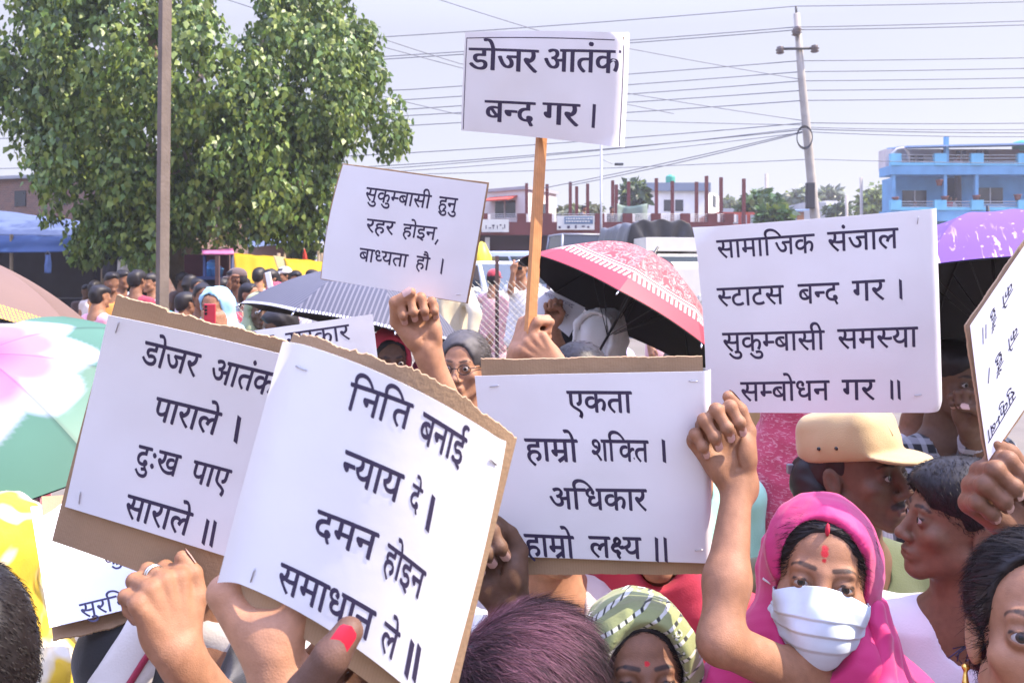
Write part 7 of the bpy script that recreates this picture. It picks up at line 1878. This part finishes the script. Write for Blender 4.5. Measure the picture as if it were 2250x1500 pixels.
m = MB(); m.tube([Scp + V3(q_) for q_ in ((.02, -.05, .08), (-.03, -.085, .0), (-.085, -.135, -.1), (-.13, -.165, -.24))], .006, 8); m.build('shawl_border', C_('red_border', (.26, .015, .04)), pr_['root'], True, origin=pr_['root'].location)
Mr = hand_frame(P(392, 1432, 1.085), (-.34, .08, .95), (-.72, .66, -.15), .94)
SILV = mat('silver', (.75, .75, .74), .2, .03, metal=1.0)
cu_ = math.radians(70); kx, kz = FING[1][0]; base_ = V3((-kx, .003, kz)); dvec = V3((0, -math.sin(cu_), math.cos(cu_))); cen = base_ + dvec * .027
R_ = (Mr.to_3x3().normalized() @ dvec.to_track_quat('Z', 'X').to_matrix())
for dz in (-.0028, .0022):
    m = MB(); m.lathe([(.0112, -.0014), (.0126, -.0014), (.0128, 0), (.0126, .0014), (.0112, .0014), (.0112, -.0014)], Mr @ (cen + dvec * dz), 24, R_); m.build('ring', SILV, pr_['root'], True, origin=pr_['root'].location)
# large pale fist at the corner of the curved placard
person('person below the frame whose large pale hand pinches the curved placard corner', (700, 2080), .76, yaw=170, byaw=170, skin='light', hair='bun', top=REDP, bottom=DARKC, sleeve=.6, clip=.6,
    arms=[dict(s=-1, sh=P(800, 2240, .80), e=P(760, 1960, .82), w=P(628, 1500, .80), hand=dict(dir=(-.62, .42, .66), palm=(-.05, .55, .83), pose='hook', thumb=[(.024, -.010, .022), (.034, -.045, .040), (.030, -.082, .062), (.024, -.108, .078)], side=-1, thick=1.35, scale=1.05, spread=1))], thickarm=1.15)
# dark thumb with red nail
REDN = mat('red_nail_polish', (.48, .015, .035), .25, .1, 200)
w_ = P(560, 1665, .745); Mt = hand_frame(w_, (.15, .97, -.12), (.75, -.1, .6), 1.1); Mti = Mt.inverted()
tw = [P(612, 1592, .735), P(672, 1520, .722), P(728, 1442, .718), P(766, 1387, .724)]
person('person below the frame whose dark red-nailed thumb presses on the curved placard', (330, 2080), .68, yaw=165, byaw=150, skin=(.125, .066, .045), hair='bun', top=MAG, bottom=DARKC, sleeve=.6, clip=.5,
    arms=[dict(s=1, sh=P(420, 2260, .74), e=P(470, 1990, .76), w=w_, hand=dict(dir=(.15, .97, -.12), palm=(.75, -.1, .6), pose='loose', thumb=[tuple(Mti @ p) for p in tw], tout=(.1, -1, .35), side=1, thick=1.28, scale=1.1, thumbnail=REDN))])
# ---------------------------------------------------------------- thin dusty air
m = MB(); m.boxb((-310, -45, -1), (310, 405, 13))
HZ = bpy.data.materials.new('haze_air'); HZ.use_nodes = True; n_, l_ = nt(HZ); n_.clear()
pv = n_.new('ShaderNodeVolumePrincipled'); pv.inputs['Density'].default_value = .0015; pv.inputs['Color'].default_value = (.95, .95, 1.0, 1); pv.inputs['Anisotropy'].default_value = .3
ou = n_.new('ShaderNodeOutputMaterial'); l_.new(pv.outputs[0], ou.inputs['Volume'])
tag(m.build('haze', HZ), kind='stuff')
